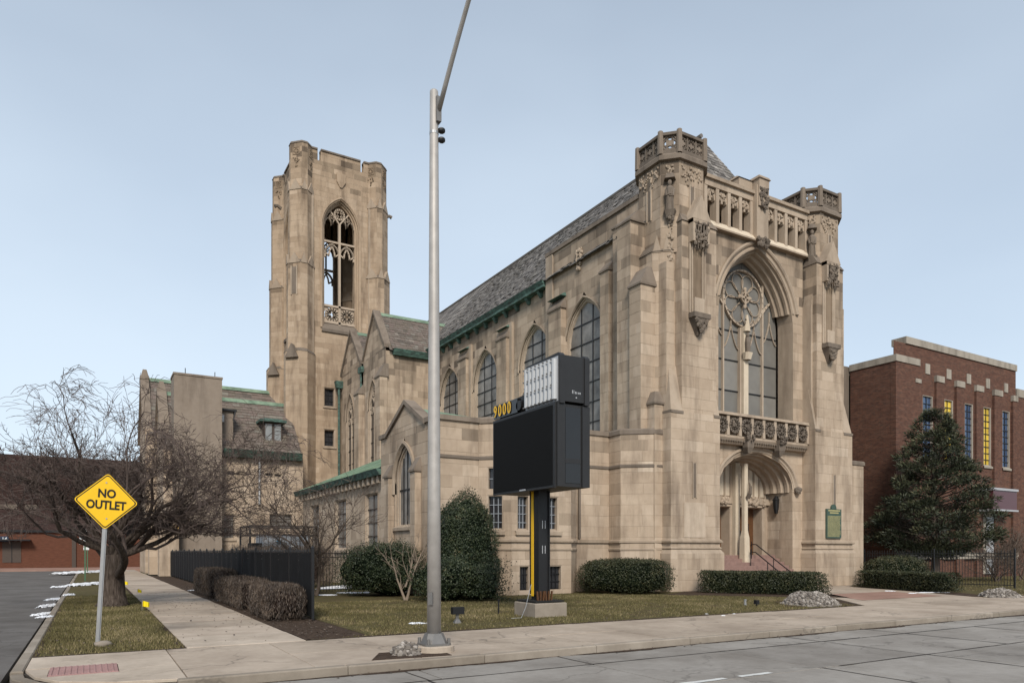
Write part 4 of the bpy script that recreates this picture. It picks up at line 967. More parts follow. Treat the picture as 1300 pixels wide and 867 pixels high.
for z0_, z1_, g_, tn in ((7.12, 7.34, .08, .75), (5.62, 5.74, .05, .3)): band(M.soot, bay, z0_, z1_, g_, tn)
M.soot.box(18.9, 20.8, WY - .08, WY + .3, 7.13, 7.34, .75); M.soot.box(18.9, 20.75, WY - .05, WY + .1, 5.62, 5.74, .35)
band(M.trim, bay, 2.2, 2.32, .09, .0); band(M.trim, bay, 1.86, 1.95, .05, .1)
M.trim.box(18.9, 20.75, WY - .09, WY + .1, 2.2, 2.34, .0); M.trim.box(WX - .08, 13.9, WY - .09, WY + .1, 2.2, 2.34, .0)
m = MB(); m.box(19.35, 20.05, WY - .05, WY + .01, .15, 1.25); m.build('basement_grille', 'glass_dark', church)
M.back.face([(WX, WY, 7.0), (22.9, WY, 7.0), (22.9, 32.75, 7.0), (WX, 32.75, 7.0)], .2); M.back.face([(13.9, WY, 7.0), (14.9, 25.36, 7.0), (17.9, 25.36, 7.0), (18.9, WY, 7.0)], .2)
m = MB(); m.face([(WX + .3, gy0 + .1, 7.1), (21, gy0 + .1, 7.1), (21, gyc, 7.75), (WX + .3, gyc, 8.2)]); m.face([(WX + .3, gy1 - .1, 7.1), (21, gy1 - .1, 7.1), (21, gyc, 7.75), (WX + .3, gyc, 8.2)]); m.build('wing_roof', 'copper_roof', church)
wall(M, (22.9, 32.75), (WX, 32.75), 0, 7.15, blocks=False)
# buttresses flanking the wing's arched window
for y_ in (28.2, 31.3): but(rect(WX - .28, WX + .1, y_ - .26, y_ + .26), 0, 5.2, (.25, 0), dz=.6)
# --- aisle with its copper roof
AX, AY1 = 12.3, 48.5
aops = []
for pc in (472, 433, 400):
    y_ = onX(pc, 0, AX)[1]; aops.append(OP(AY1 - y_, .95 if pc == 472 else 1.05, 1.9, 4.75))
fA = wall(M, (AX, AY1), (AX, 32.75), 0, 5.6, aops)
for op in aops: window(M, fA, op, glz=.14, inset=.1, section=[(.0, .03), (0, -.05), (-.05, -.1)], ncol=2, nrow=4, mat='glass_nave', hood=False, barmat='dormer_frame')
wall(M, (19.2, AY1), (AX, AY1), 0, 5.6, blocks=False)
m = MB(); ed = [(AX - .45, 49, 5.78), (AX - .45, 32.76, 5.78)]
m.face([(AX - .45, 49, 5.8), (AX - .45, 32.76, 5.8), (16.2, 32.76, 7.75), (16.2, 46, 7.75)]); m.face([(16.2, 46, 7.75), (16.2, 32.76, 7.75), (22.8, 32.76, 7.8), (22.8, 46, 7.8)]); m.face([(22.8, 49, 5.8), (AX - .45, 49, 5.8), (16.2, 46, 7.75), (22.8, 46, 7.75)])
for i in range(22):
    y_ = 33.4 + i * .68; yy = min(y_, 46 + (y_ - 46) * .0 if y_ < 46 else 46); m.tube([(AX - .45, y_, 5.83), (16.2 if y_ < 46 else 16.2 - (y_ - 46) * 1.2, min(y_, 48), 7.78 if y_ < 46 else 7.78 - (y_ - 46) * .62)], .03, 4)
ao = m.build('aisle_roof', 'copper_roof', church)
m = MB(); m.frus(rect(AX - .4, AX + .1, 32.77, 49), 5.5, rect(AX - .55, AX + .1, 32.77, 49), 5.79, bottom=True); m.build('aisle_gutter', 'copper', church)
y_ = 33.2
while y_ < 48.4: M.trim.box(AX - .28, AX + .01, y_, y_ + .26, 5.15, 5.5, .8); y_ += .72
# --- transept gables
TX = 19.2
t0, tc_, t1 = 51.4, 53.9, 56.5; s0, sc_, s1 = 57.0, 59.7, 62.4
def gable(y0, yc, y1, zf, zp, op):
    wall(M, (TX, y1), (TX, y0), 0, zf, [op]); fr_ = Frame((TX, y1), (TX, y0))
    wall(M, (TX, y1), (TX, y0), zf, zp, [op] if apex(op) > zf else [], sides=(lambda z: (z - zf) / (zp - zf) * (y1 - yc), lambda z: (y1 - y0) - (z - zf) / (zp - zf) * (yc - y0)))
    for a in (y0, y1): rake(M.soot, TX - .14, TX + .45, a, zf - .05, yc, zp, .28, .6)
    w_ = window(M, fr_, op, glz=.2, inset=.22, ncol=2, nrow=6, mat='glass_dark')
    t_ = MB(); u, h = op['u'], op['hw'] - .22
    for e in (-1, 1):
        bar(t_, fr_, arch_pts(OP(u + e * h / 2, h / 2, 13.2, 14.0, 13.2)), -.15, .09, .1, .8); quatre(t_, fr_, u + e * h * .5, 13.0, h * .3, -.15, .07, .1, .8)
    quatre(t_, fr_, u, 14.45, h * .42, -.15, .08, .1, .8); bar(t_, fr_, [(u, op['z0']), (u, 14)], -.15, .12, .1, .8); t_.build('tracery', 'stone_trim', w_); return fr_
gable(t0, tc_, t1, 17.3, 20.5, OP(t1 - 54.25, 1.12, 8.2, 15.3, 13.2)); gable(s0, sc_, s1, 17.3, 20.5, OP(s1 - 60.0, 1.12, 8.2, 15.3, 13.2))
wall(M, (TX, t0), (NX + .1, t0), 0, 17.0)
m = MB(); m.frus(rect(TX + .55, NX, t0 - .3, t0), 16.7, rect(TX + .5, NX, t0 - .5, t0), 17.15, bottom=True); m.build('transept_gutter', 'copper', church)
m = MB(); slates(m, (TX + .4, t0 - .4, 17.1), (XC - 3, t0 - .4, 17.1), (XC - 3, tc_, 20.45), (TX + .4, tc_, 20.45), .30, (.3, .52), .035); slates(m, (TX + .4, s0 - .1, 17.5), (XC - 3, s0 - .1, 17.5), (XC - 3, sc_, 20.45), (TX + .4, sc_, 20.45), .30, (.3, .52), .035); m.build('transept_slates', 'slate_brown', church, kind='stuff')
m = MB()
for a, b_, c_ in ((t0, tc_, t1), (s0, sc_, s1)):
    m.face([(TX + .2, a - .35, 17.0), (XC, a - .35, 17.0), (XC, b_, 20.42), (TX + .2, b_, 20.42)], .3); m.face([(TX + .2, c_, 17.0), (XC, c_, 17.0), (XC, b_, 20.42), (TX + .2, b_, 20.42)], .3)
m.build('transept_roof', 'slate_brown', church)
for b_ in (tc_, sc_):
    m = MB(); m.frus(rect(TX + .45, XC - 1, b_ - .16, b_ + .16), 20.36, rect(TX + .45, XC - 1, b_ - .05, b_ + .05), 20.62); m.build('ridge_flashing', 'copper_roof', church)
but(rect(TX - .5, TX + .1, t0 - .1, t0 + 1.0), 0, 15.0, (.45, 0), dz=1.0); but(rect(TX - .5, TX + .1, t1 - .25, s0 + .35), 0, 14.6, (.45, 0), dz=.8)
m = MB(); m.box(TX - .25, TX + .2, t1 - .15, s0 + .15, 16.4, 16.9); m.tube([(TX - .12, 56.75, 16.4), (TX - .12, 56.75, 15.2)], .08, 6); m.build('rain_hopper', 'copper', church)
m = MB(); m.tube([(18.9, 62.2, 16.2), (18.9, 62.2, 6)], .1, 6); m.frus(rect(18.65, 19.15, 62.0, 62.4), 16.2, rect(18.55, 19.25, 61.9, 62.5), 16.8); m.build('downpipe', 'copper', church)
finish_masonry(M)
# ================================================================== bell tower
bt_ = thing('bell_tower', 'tall square stone bell tower with open traceried belfry', 'tower', (19.3, 66.8, 0))
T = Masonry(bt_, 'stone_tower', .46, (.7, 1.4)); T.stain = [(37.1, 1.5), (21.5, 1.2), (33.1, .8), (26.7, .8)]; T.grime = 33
bx0, bx1, by0, by1 = 14.93, 23.67, 62.4, 71.1; TC = 19.3; TYC = 66.75; CZ = 36.0
ix0, ix1, iy0, iy1 = bx0 + .75, bx1 - .75, by0 + .55, by1 - .55
def belf(L): return OP(L / 2, 1.62, 21.6, 33.2, 30.6)
sides4 = [((ix0, iy0), (ix1, iy0)), ((ix1, iy0), (ix1, iy1)), ((ix1, iy1), (ix0, iy1)), ((ix0, iy1), (ix0, iy0))]
def lancet(o, fr_, op):
    m = MB(); sweep(m, fr_, op, [(.22, 0), (.24, .10), (.12, .12), (.04, .03), (0, .02), (0, -.16), (-.12, -.2), (-.12, -.34), (-.24, -.4), (-.24, -.9)], n=10)
    wo = m.build('belfry_window', 'stone_tower', bt_)
    t_ = MB(); u = op['u']; h = op['hw'] - .26; d_ = -.5
    bar(t_, fr_, [(u, 22.0), (u, 31.2)], d_, .2, .26, .7); bar(t_, fr_, [(u - h, 29.5), (u + h, 29.5)], d_, .16, .24, .7)
    bar(t_, fr_, [(u - h, 23.75), (u + h, 23.75)], d_, .18, .26, .7); bar(t_, fr_, [(u - h, 22.3), (u + h, 22.3)], d_, .2, .26, .7)
    for e in (-1, 1):
        c_ = u + e * h / 2
        for q in (-1, 1):
            c2 = c_ + q * h / 4
            if e * q < 0 or True: bar(t_, fr_, [(c_, 29.5), (c_, 31.5)], d_, .12, .2, .7)
            bar(t_, fr_, arch_pts(OP(c2, h / 4 - .02, 31.0, 31.6, 31.0)), d_, .09, .18, .7)
        quatre(t_, fr_, c_, 23.0, .5, d_, .24, .2, .6)
        for q in (-1, 1): 
            for q2 in (-1, 1): t_.face([fr_.P(c_ + q * h / 2, 23.0 + q2 * .72, d_), fr_.P(c_ + q * .18, 23.0 + q2 * .72, d_), fr_.P(c_ + q * h / 2, 23.0 + q2 * .18, d_)], .6)
        bar(t_, fr_, arch_pts(OP(c_, h / 2 - .05, 28.1, 29.3, 28.4)), d_, .13, .2, .7); bar(t_, fr_, [(c_ - h / 2 + .05, 28.5), (c_ - .28, 28.25), (c_ - .2, 28.7), (c_, 29.15), (c_ + .2, 28.7), (c_ + .28, 28.25), (c_ + h / 2 - .05, 28.5)], d_, .12, .16, .7)
        bar(t_, fr_, [(u, 31.2), (u + e * .55, 31.9), (u + e * .8, 32.2)], d_, .12, .2, .7); quatre(t_, fr_, u + e * .66, 31.75, .3, d_, .09, .16, .7, False)
    quatre(t_, fr_, u, 32.1, .46, d_, .11, .18, .7); t_.build('tracery', 'stone_trim', wo)
    s_ = MB(); a = fr_.P(u - 1.75, 21.5, 0); s_.face([fr_.P(u - 1.75, 21.5, .14), fr_.P(u + 1.75, 21.5, .14), fr_.P(u + 1.75, 22.15, -.4), fr_.P(u - 1.75, 22.15, -.4)], .4); s_.face([fr_.P(u - 1.75, 21.25, .14), fr_.P(u + 1.75, 21.25, .14), fr_.P(u + 1.75, 21.5, .14), fr_.P(u - 1.75, 21.5, .14)], .3); s_.face([fr_.P(u - 1.75, 21.25, 0), fr_.P(u + 1.75, 21.25, 0), fr_.P(u + 1.75, 21.25, .14), fr_.P(u - 1.75, 21.25, .14)], .3); s_.build('sill', 'stone_soot_shade', wo)
tw_ops = []
for i, (a, b_) in enumerate(sides4):
    L = math.dist(a, b_); op = belf(L); ops = [op]
    if i == 0:
        for py0, py1 in ((492, 516), (545, 567)):
            z1_, z0_ = onY(418, py0, iy0)[2], onY(418, py1, iy0)[2]; ops.append(OP(onY(418.5, 0, iy0)[0] - ix0, .5, z0_, z1_))
    fr_ = wall(T, a, b_, 0, 34.9, ops, blocks=(i in (0, 3))); lancet(i, fr_, op)
    for op2 in ops[1:]: window(T, fr_, op2, glz=.35, inset=.1, section=[(0, .0), (-.08, -.08)], ncol=2, nrow=3, mat='glass_dark', hood=False)
    # parapet with two narrow notches
    wall(T, a, b_, 34.9, 37.15, [OP(L / 2 - 1.95, .13, 36.25, 37.3), OP(L / 2 + 1.95, .13, 36.25, 37.3)], blocks=(i in (0, 3)))
    for u0, u1 in ((0, L / 2 - 2.1), (L / 2 - 1.8, L / 2 + 1.8), (L / 2 + 2.1, L)):
        c_ = T.soot.new(); c_.obox(fr_.P(u0, 37.13, -.55), fr_.d * (u1 - u0), fr_.n * .65, (0, 0, .14), .4)
    inn = MB(); inn.face([fr_.P(0, 34.9, -.5), fr_.P(L / 2 - 2.1, 34.9, -.5), fr_.P(L / 2 - 2.1, 37.13, -.5), fr_.P(0, 37.13, -.5)], .3); inn.face([fr_.P(L / 2 - 1.8, 34.9, -.5), fr_.P(L / 2 + 1.8, 34.9, -.5), fr_.P(L / 2 + 1.8, 37.13, -.5), fr_.P(L / 2 - 1.8, 37.13, -.5)], .3); inn.face([fr_.P(L / 2 + 2.1, 34.9, -.5), fr_.P(L, 34.9, -.5), fr_.P(L, 37.13, -.5), fr_.P(L / 2 + 2.1, 37.13, -.5)], .3); inn.build('parapet_back', 'stone_tower', bt_)
    for u in (.95, L - .95):                                # slim pilasters beside the belfry
        T.trim.new().obox(fr_.P(u - .18, 0, -.1), fr_.d * .36, fr_.n * .3, (0, 0, 33.0), .35)
        T.trim.new().obox(fr_.P(u + (-.5 if u < 2 else .2), 20, -.1), fr_.d * .3, fr_.n * .22, (0, 0, 17.4), .35)
    sh = MB(); c_ = L / 2; sh.frus([fr_.P(c_ - .1, 0, .0)[:2], fr_.P(c_ - .1, 0, .1)[:2], fr_.P(c_ + .1, 0, .1)[:2], fr_.P(c_ + .1, 0, .0)[:2]], 34.3, [fr_.P(c_ - .4, 0, .0)[:2], fr_.P(c_ - .4, 0, .14)[:2], fr_.P(c_ + .4, 0, .14)[:2], fr_.P(c_ + .4, 0, .0)[:2]], 34.8, .5); sh.obox(fr_.P(c_ - .4, 34.8, 0), fr_.d * .8, fr_.n * .14, (0, 0, .75), .5); sh.build('shield', 'stone_tower', bt_)
T.back.face([(ix0, iy0, 34.9), (ix1, iy0, 34.9), (ix1, iy1, 34.9), (ix0, iy1, 34.9)], .2); T.back.face([(ix0, iy0, 21.4), (ix1, iy0, 21.4), (ix1, iy1, 21.4), (ix0, iy1, 21.4)], .2)
m = MB()
for x_ in (ix0 + .5, ix1 - .5):
    m.box(x_ - .02, x_ + .02, iy0 + .95, iy1 - .95, 21.5, 25)
T_in = None
pk = 2.05                                                     # corner piers
for cx, cy, vis in ((bx0, by0, True), (bx1 - pk, by0, True), (bx0, by1 - pk, False), (bx1 - pk, by1 - pk, False)):
    def oct_(g_): return octo(cx - (g_ if cx == bx0 else 0), cx + pk + (g_ if cx != bx0 else 0), cy - (g_ if cy == by0 else 0), cy + pk + (g_ if cy != by0 else 0), .78 + .3 * g_)
    for z0, z1, g_ in ((33.1, 37.16, 0.0), (26.7, 33.1, .10), (19.0, 26.7, .26), (0, 19.0, .5)):
        o_ = oct_(g_); mass(T, o_, z0, z1, blocks=True)
        if z1 < 36:
            o2 = ccw(o_)
            T.soot.frus(grow(o2, .03), z1, grow(ccw(oct_(g_)), -.14), z1 + .28, .35)
            for i in range(8):
                fr_ = Frame(o2[i], o2[(i + 1) % 8])
                if fr_.faces_cam() and z1 > 20: gablet(T.trim, fr_, .02, fr_.L - .02, z1 - .05, z1 + .85, -.3, .06, .25)
                if fr_.faces_cam() and z1 == 19.0 and abs(fr_.n.x + fr_.n.y) > 1.2: gablet(T.soot, fr_, .05, fr_.L - .05, z1 - .6, z1 + .6, -.4, .25, .5)
    c0 = oct_(0); T.soot.frus(grow(c0, .06), 37.14, grow(c0, -.02), 37.32, .35, bottom=True)
    o2 = ccw(c0)
    for i in range(8):
        fr_ = Frame(o2[i], o2[(i + 1) % 8])
        if fr_.faces_cam() and fr_.L > .6:
            cv = MB(); L = fr_.L; quatre(cv, fr_, L / 2, 36.45, .26, .02, .07, .06, .2, False); bar(cv, fr_, [(L / 2 - .3, 36.15), (L / 2 - .3, 36.75), (L / 2 + .3, 36.75), (L / 2 + .3, 36.15), (L / 2 - .3, 36.15)], .02, .06, .05, .2); carve(cv, fr_, L / 2 - .3, L / 2 + .3, 35.5, 35.85, .01, 10, .07, .1); carve(cv, fr_, L / 2 - .1, L / 2 + .1, 35.1, 35.5, .02, 6, .07, .1); cv.build('carving', 'stone_tower', bt_, kind='stuff')
m = MB(); fr_ = Frame((bx0 - .26, by0 + 1), (bx0 + 1, by0 - .26)); s_ = MB(); c_ = fr_.L / 2
f2 = Frame((bx0 + .5 , by0 - .28), (bx0 + 2, by0 - .28))
for z0, z1, px in ((24.0, 26.3, 376), ):
    fd = Frame((bx0 - .26, by0 + .6), (bx0 + .6, by0 - .26)); L = fd.L
    s_.obox(fd.P(L / 2 - .22, z0, .016), fd.d * .44, fd.n * .012, (0, 0, z1 - z0)); s_.build('slit_window', 'stone_soot_shade', bt_)  # flat plate whose dark colour stands for the shaded slit recess
    s_ = MB()
    for e in (-.32, .22): s_.obox(fd.P(L / 2 + e, z0 - .1, .0), fd.d * .1, fd.n * .07, (0, 0, z1 - z0 + .2), .5)
    s_.build('slit_frame', 'stone_trim', bt_)
for x_, y_ in ((bx0, by0 + 4.2), (bx1, by0 + 1.0)):              # stone spouts
    m = MB(); sg = -1 if x_ == bx0 else 1; m.tube([(x_, y_, 32.9), (x_ + sg * .35, y_, 33.1), (x_ + sg * .6, y_, 33.0)], [.16, .14, .18], 6); m.build('gargoyle', 'stone_soot_shade', bt_)
finish_masonry(T)

# ================================================================== parish house
ph = thing('parish_house', 'stone parish house with slate roofs, dormer and plain stuccoed stair block', 'building', (9, 62, 0))
H = Masonry(ph, 'stone', .46, (.7, 1.5)); PX, PY = 4.75, 60.0
hops = []
for px, py0, py1, hw in ((291, 652, 684, .42), (357, 652, 672, .95), (247.5, 687, 700, .4)):
    x_ = onY(px, 0, PY)[0]; hops.append(OP(x_ - PX, hw, onY(px, py1, PY)[2], onY(px, py0, PY)[2]))
for px0, px1, py0, py1 in ((288, 299, 597, 602.5), (336, 346, 600, 603.5), (348, 358, 601, 604.5)):
    a, b_ = onY(px0, 0, PY)[0], onY(px1, 0, PY)[0]; hops.append(OP((a + b_) / 2 - PX, (b_ - a) / 2, onY(px0, py1, PY)[2], onY(px0, py0, PY)[2]))
fH = wall(H, (PX, PY), (15.2, PY), 0, 9.75, hops)
for i, op in enumerate(hops): window(H, fH, op, glz=.3, inset=.08, section=[(0, 0), (-.06, -.06)], ncol=3 if i < 3 else 2, nrow=4 if i < 2 else 2 if i == 2 else 1, mat='glass_nave' if i < 2 else 'glass_dark', hood=False, sill=i < 2, barmat='dormer_frame')
# gabled west ends along the side walk
def wgable(y0, yc, y1, zf, zp, X_):
    wall(H, (X_, y1), (X_, y0), 0, zf); wall(H, (X_, y1), (X_, y0), zf, zp, sides=(lambda z: (z - zf) / (zp - zf) * (y1 - yc), lambda z: (y1 - y0) - (z - zf) / (zp - zf) * (yc - y0)))
    for a in (y0, y1): rake(H.soot, X_ - .2, X_ + .5, a, zf, yc, zp, .45, .7)
    H.soot.frus(rect(X_ - .22, X_ + .52, yc - .3, yc + .3), zp + .1, rect(X_, X_ + .3, yc - .1, yc + .1), zp + .95, .7)
wgable(60, 64, 67.6, 9.8, 14.55, PX); wgable(66.5, 70, 74, 11.5, 16.7, 3.9)
wall(H, (3.9, 66.5), (PX, 66.5), 0, 12)
m = MB(); slates(m, (PX + .4, PY - .45, 9.85), (14.9, PY - .45, 9.85), (14.9, 64, 14.5), (PX + .4, 64, 14.5), .36, (.35, .7), .04); slates(m, (4.2, 66.4, 11.6), (15, 66.4, 11.6), (15, 70, 16.75), (4.2, 70, 16.75), .42, (.4, .8), .04); m.build('roof_slates', 'slate_brown', ph, kind='stuff')
for y0, yc, y1, z0, z1, xa in ((PY - .4, 64, 67.6, 9.8, 14.42, PX), (66.4, 70, 74, 11.5, 16.68, 3.9)):
    m = MB(); m.face([(xa + .1, y0, z0), (15, y0, z0), (15, yc, z1), (xa + .1, yc, z1)], .3); m.face([(xa + .1, y1, z0), (15, y1, z0), (15, yc, z1), (xa + .1, yc, z1)], .3); m.build('roof', 'slate_brown', ph)
    m = MB(); m.frus(rect(xa + .4, 15, yc - .2, yc + .2), z1 - .02, rect(xa + .4, 15, yc - .06, yc + .06), z1 + .3); m.build('ridge_flashing', 'copper_roof', ph)
m = MB(); m.frus(rect(8.9, 15.0, PY - .5, PY), 9.25, rect(8.9, 15.0, PY - .75, PY), 9.85, bottom=True); m.build('gutter', 'copper_dark', ph)
m = MB(); m.tube([(11.7, PY - .12, 9.3), (11.7, PY - .12, 5.6)], .1, 6); m.build('downpipe', 'galv', ph)
# stuccoed stair block and vent house
m = MB(); m.box(5.35, 8.72, 58.8, 61.0, 0, 15.05); m.frus(rect(5.3, 8.77, 58.75, 61.05), 15.05, rect(5.3, 8.77, 58.75, 61.05), 15.2, .2, bottom=True); m.build('stair_block', 'stucco', ph)
m = MB(); m.tube([(6.2, 59.5, 15.2), (6.2, 59.5, 15.75)], .03, 5); m.build('aerial', 'black_metal', ph)
m = MB(); m.tube([(8.3, 59.5, 15.2), (8.3, 59.5, 15.7)], .03, 5); m.build('aerial', 'black_metal', ph)
m = MB(); m.box(8.7, 9.75, 60.2, 63, 9.9, 12.9); m.build('vent_house', 'stucco', ph)
m = MB(); m.box(8.7, 10.0, 60.0, 63.1, 12.9, 13.05); m.tube([(9.9, 60.05, 12.9), (9.72, 60.05, 12.2)], .06, 5); m.build('vent_house_roof', 'black_metal', ph)
m = MB(); m.box(8.72, 9.05, 60.0, 60.2, 12.0, 12.6); m.build('vent_box', 'white_sign', ph)
# dormer
dx0, dx1 = onY(335, 0, 60.6)[0], onY(358, 0, 60.6)[0]
m = MB(); m.box(dx0, dx1, 60.6, 64, 10.6, 12.4); dm = m.build('dormer', 'dormer_frame', ph)
m = MB(); m.frus(rect(dx0 - .35, dx1 + .3, 60.2, 64), 12.4, rect(dx0 - .35, dx1 + .3, 60.2, 64), 12.58, bottom=True); m.frus(rect(dx0 - .35, dx1 + .3, 60.2, 64), 12.58, rect(dx0 + .2, dx1 - .2, 61, 64), 12.8); m.build('dormer_roof', 'copper', dm)
wd = (dx1 - dx0) / 2
for i in range(2):
    m = MB(); m.box(dx0 + .12 + i * wd, dx0 + wd - .1 + i * wd, 60.56, 60.62, 10.75, 12.25, R.random()); m.build('pane', 'glass_pale', dm)
# porch piers beside the walk
for (x0, x1, y0, y1, z) in ((4.3, 5.6, 57.8, 59.2, 4.6), (3.95, 4.7, 62.6, 64, 4.2), (3.9, 4.6, 67.2, 68.6, 4.0)): but(rect(x0, x1, y0, y1), 0, z, (.3, .3), H, dz=.6)
m = MB(); m.box(5.42, 5.56, 57.70, 57.78, 3.4, 3.62); m.frus(rect(5.4, 5.58, 57.68, 57.79), 3.62, rect(5.47, 5.51, 57.72, 57.75), 3.75); lo = m.build('porch_lantern', 'amber_lamp', ph)
finish_masonry(H, limit=200)

# ================================================================== brick building on the right
bb = thing('brick_building', 'red brick building with tall slit windows and stone coping', 'building', (56, 27, 0))
B = Masonry(bb, 'brick'); BYF = 27.0
xL = onY(1137.5, 0, BYF)[0]; xM = onY(1153, 0, BYF)[0]; xR = onY(1292.5, 0, BYF)[0]; xP = onY(1167.5, 0, BYF)[0]
zc = onY(1137.5, 451, BYF)[2]; zt = onY(1220, 444, BYF)[2]
wins = []
for a, b_, py0, py1 in ((1172, 1182.5, 500, 600), (1199.5, 1208.5, 506.5, 620), (1225.5, 1234, 511, 604), (1249.5, 1257, 516, 590), (1273.5, 1281, 520, 592)):
    xa, xb = onY(a, 0, BYF)[0], onY(b_, 0, BYF)[0]; wins.append((xa, xb))
zw1 = onY(1230, 511.5, BYF)[2]; zw0 = onY(1253, 591, BYF)[2]; Dp = .16
wl = wall(B, (xL, BYF + 3.2), (xL, BYF), 0, zc - .35, blocks=False)
wops = [OP((a + b_) / 2 - xL + .33, (b_ - a) / 2 + .10, zw0, zw1) for a, b_ in wins]
fK = wall(B, (xL, BYF + Dp), (xR, BYF + Dp), 0, zt - .46, wops, blocks=False)
wall(B, (xR, BYF + Dp), (xR + 40, BYF + Dp), 0, zc - .9, blocks=False); wall(B, (xL + 55, BYF + 3), (xL, BYF + 3.2), 0, zc, blocks=False)
def brickbox(*a): m = MB(); m.box(*a); m.build('pier', 'brick', bb)
brickbox(xL - .012, wins[0][0] - .25, BYF, BYF + Dp + .2, 0, zc - .35)
m = MB(); m.box(xM, xR, BYF + Dp + .02, BYF + 1.0, zw1 + 1.2, zt - .47); m.build('parapet', 'brick', bb)
zpier = [onY(p, q, BYF)[2] for p, q in ((1192, 485), (1219, 491.5), (1244, 497), (1267, 502.5), (1286, 509))]
for i in range(5):
    x0 = wins[i][1] + .62; x1 = (wins[i + 1][0] - .12) if i < 4 else xR - .1
    brickbox(x0, x1, BYF, BYF + Dp + .05, 0, zpier[i])
    m = MB(); m.box(x0 - .03, x1 + .03, BYF - .05, BYF + Dp, zpier[i], zpier[i] + .42); m.build('pier_cap', 'limestone_band', bb)
for i, (p0, p1, q0, q1) in enumerate(((1174.5, 1180, 460, 473), (1201.5, 1207, 467, 479.5), (1227, 1232, 473, 485.5), (1251.5, 1256, 479, 491.5), (1274.5, 1279, 485, 496.5))):
    a, b_ = onY(p0, 0, BYF + Dp)[0], onY(p1, 0, BYF + Dp)[0]; m = MB(); m.box(a, b_, BYF + Dp - .05, BYF + Dp + .02, onY(p0, q1, BYF)[2], onY(p0, q0, BYF)[2]); m.build('stone_inset', 'limestone_band', bb)
m = MB(); m.box(wins[0][0] - .9, wins[0][0] - .25, BYF - .05, BYF + .2, onY(1170, 487, BYF)[2], onY(1170, 482, BYF)[2]); m.build('stone_inset', 'limestone_band', bb)
for i, op in enumerate(wops): window(B, fK, op, glz=.12, inset=.06, section=[(0, 0), (-.05, -.04)], ncol=2, nrow=9, mat=('glass_blue', 'glass_amber')[i % 2], hood=False, bars=.045, framemat='limestone_band')
m = MB(); m.box(xL - .06, xP, BYF - .06, BYF + .6, zc - .35, zc + .08); m.box(xL - .06, xL + .5, BYF + .6, BYF + 3.25, zc - .35, zc + .08); m.build('coping', 'limestone_band', bb)
m = MB(); m.box(xM - .06, xR + .06, BYF + Dp - .08, BYF + 1.1, zt - .46, zt); m.build('coping', 'limestone_band', bb)
m = MB(); m.box(xR + .06, xR + 40, BYF + .1, BYF + .9, zc - .9, zc - .3); m.build('coping', 'limestone_band', bb)
brickbox(xR, xR + 40, BYF + .15, BYF + .6, 0, zc - .9)
m = MB(); m.box(xL, xL + 55, BYF + 3.3, BYF + 30, 0, zc - .6); m.build('hall', 'brick', bb)
m = MB(); m.box(37.8, xL + 1, BYF + 3.3, BYF + 22, 0, onY(1083, 467, BYF + 3.3)[2]); m.build('rear_wall', 'stone_soot_shade', bb)
m = MB(); xa, xb = onY(1259, 0, BYF - .8)[0], onY(1289, 0, BYF - .8)[0]; za, zb = onY(1262, 646, BYF - .8)[2], onY(1262, 622, BYF - .8)[2]
m.box(xa, xb, BYF - .9, BYF + .3, za, zb); mq = m.build('marquee', 'marquee', bb); m = MB(); m.box(xa - .08, xb + .08, BYF - .98, BYF + .3, zb, zb + .16); m.build('marquee_trim', 'panel_white', mq)
m = MB(); m.box(xa - .08, xb + .08, BYF - .98, BYF + .3, za - .12, za); m.build('marquee_trim', 'panel_white', mq)
m = MB(); m.box(xa + .5, xb - .4, BYF + .1, BYF + .33, .2, za - .1); m.build('entrance', 'limestone_band', bb); m = MB(); m.box(xa + 1.1, xb - 1.0, BYF + .05, BYF + .12, .2, za - .5); m.build('door', 'panel_white', bb)
m = MB(); m.box(xL - .02, xR, BYF - .03, BYF + .02, 1.3, 1.75); m.build('stone_band', 'limestone_band', bb)
B.mat = 'brick'; wo = B.back.build('wall', 'brick', bb)

# ================================================================== far building across the end of the side street
fb_ = thing('far_brick_hall', 'long brown brick hall closing the side street', 'building', (-22, 100, 0)); FBY = 96.0
m = MB(); m.box(-75, 16, FBY, FBY + 6, 0, 3.95); m.build('wall', 'brick_far', fb_)
m = MB(); m.box(-75, 16.3, FBY - .25, FBY + .4, 3.95, 4.2); m.build('roof_edge', 'black_metal', fb_)
m = MB(); m.face([(-75, FBY - .2, 4.2), (16.2, FBY - .2, 4.2), (16.2, FBY + 6, 6.6), (-75, FBY + 6, 6.6)]); m.build('roof', 'brick_dark', fb_)
m = MB(); m.box(-75, 16, FBY + 6, FBY + 24, 0, 13.2); m.build('upper_wall', 'brick_dark', fb_)
for i in range(12):
    x0 = -44 + i * 3.4 + R.uniform(-.4, .4); m = MB(); m.box(x0, x0 + R.uniform(1.2, 2.6), FBY + 5.9, FBY + 6.1, 6.8, 7.35, R.random()); m.build('clerestory_window', 'stone_soot_shade', fb_)
x0 = onY(3, 0, FBY)[0]; m = MB(); m.box(x0, x0 + 1.7, FBY - .05, FBY + .1, .6, 2.9); dr = m.build('door', 'dormer_frame', fb_)
m = MB(); m.box(x0 + .82, x0 + .88, FBY - .08, FBY - .04, .6, 2.9); m.build('door_gap', 'black_metal', dr)
m = MB(); m.box(x0 - 1.4, x0 + 2.6, FBY - 1.2, FBY, 3.0, 3.15); m.build('canopy', 'black_metal', fb_)
m = MB(); m.box(x0 + 6.5, x0 + 6.9, FBY - .15, FBY, 0, 3.9); m.build('downpipe', 'dormer_frame', fb_)
sheet('end_pavement', rect(-75, 16, 84.0, 96), -.01, 'brick_path')
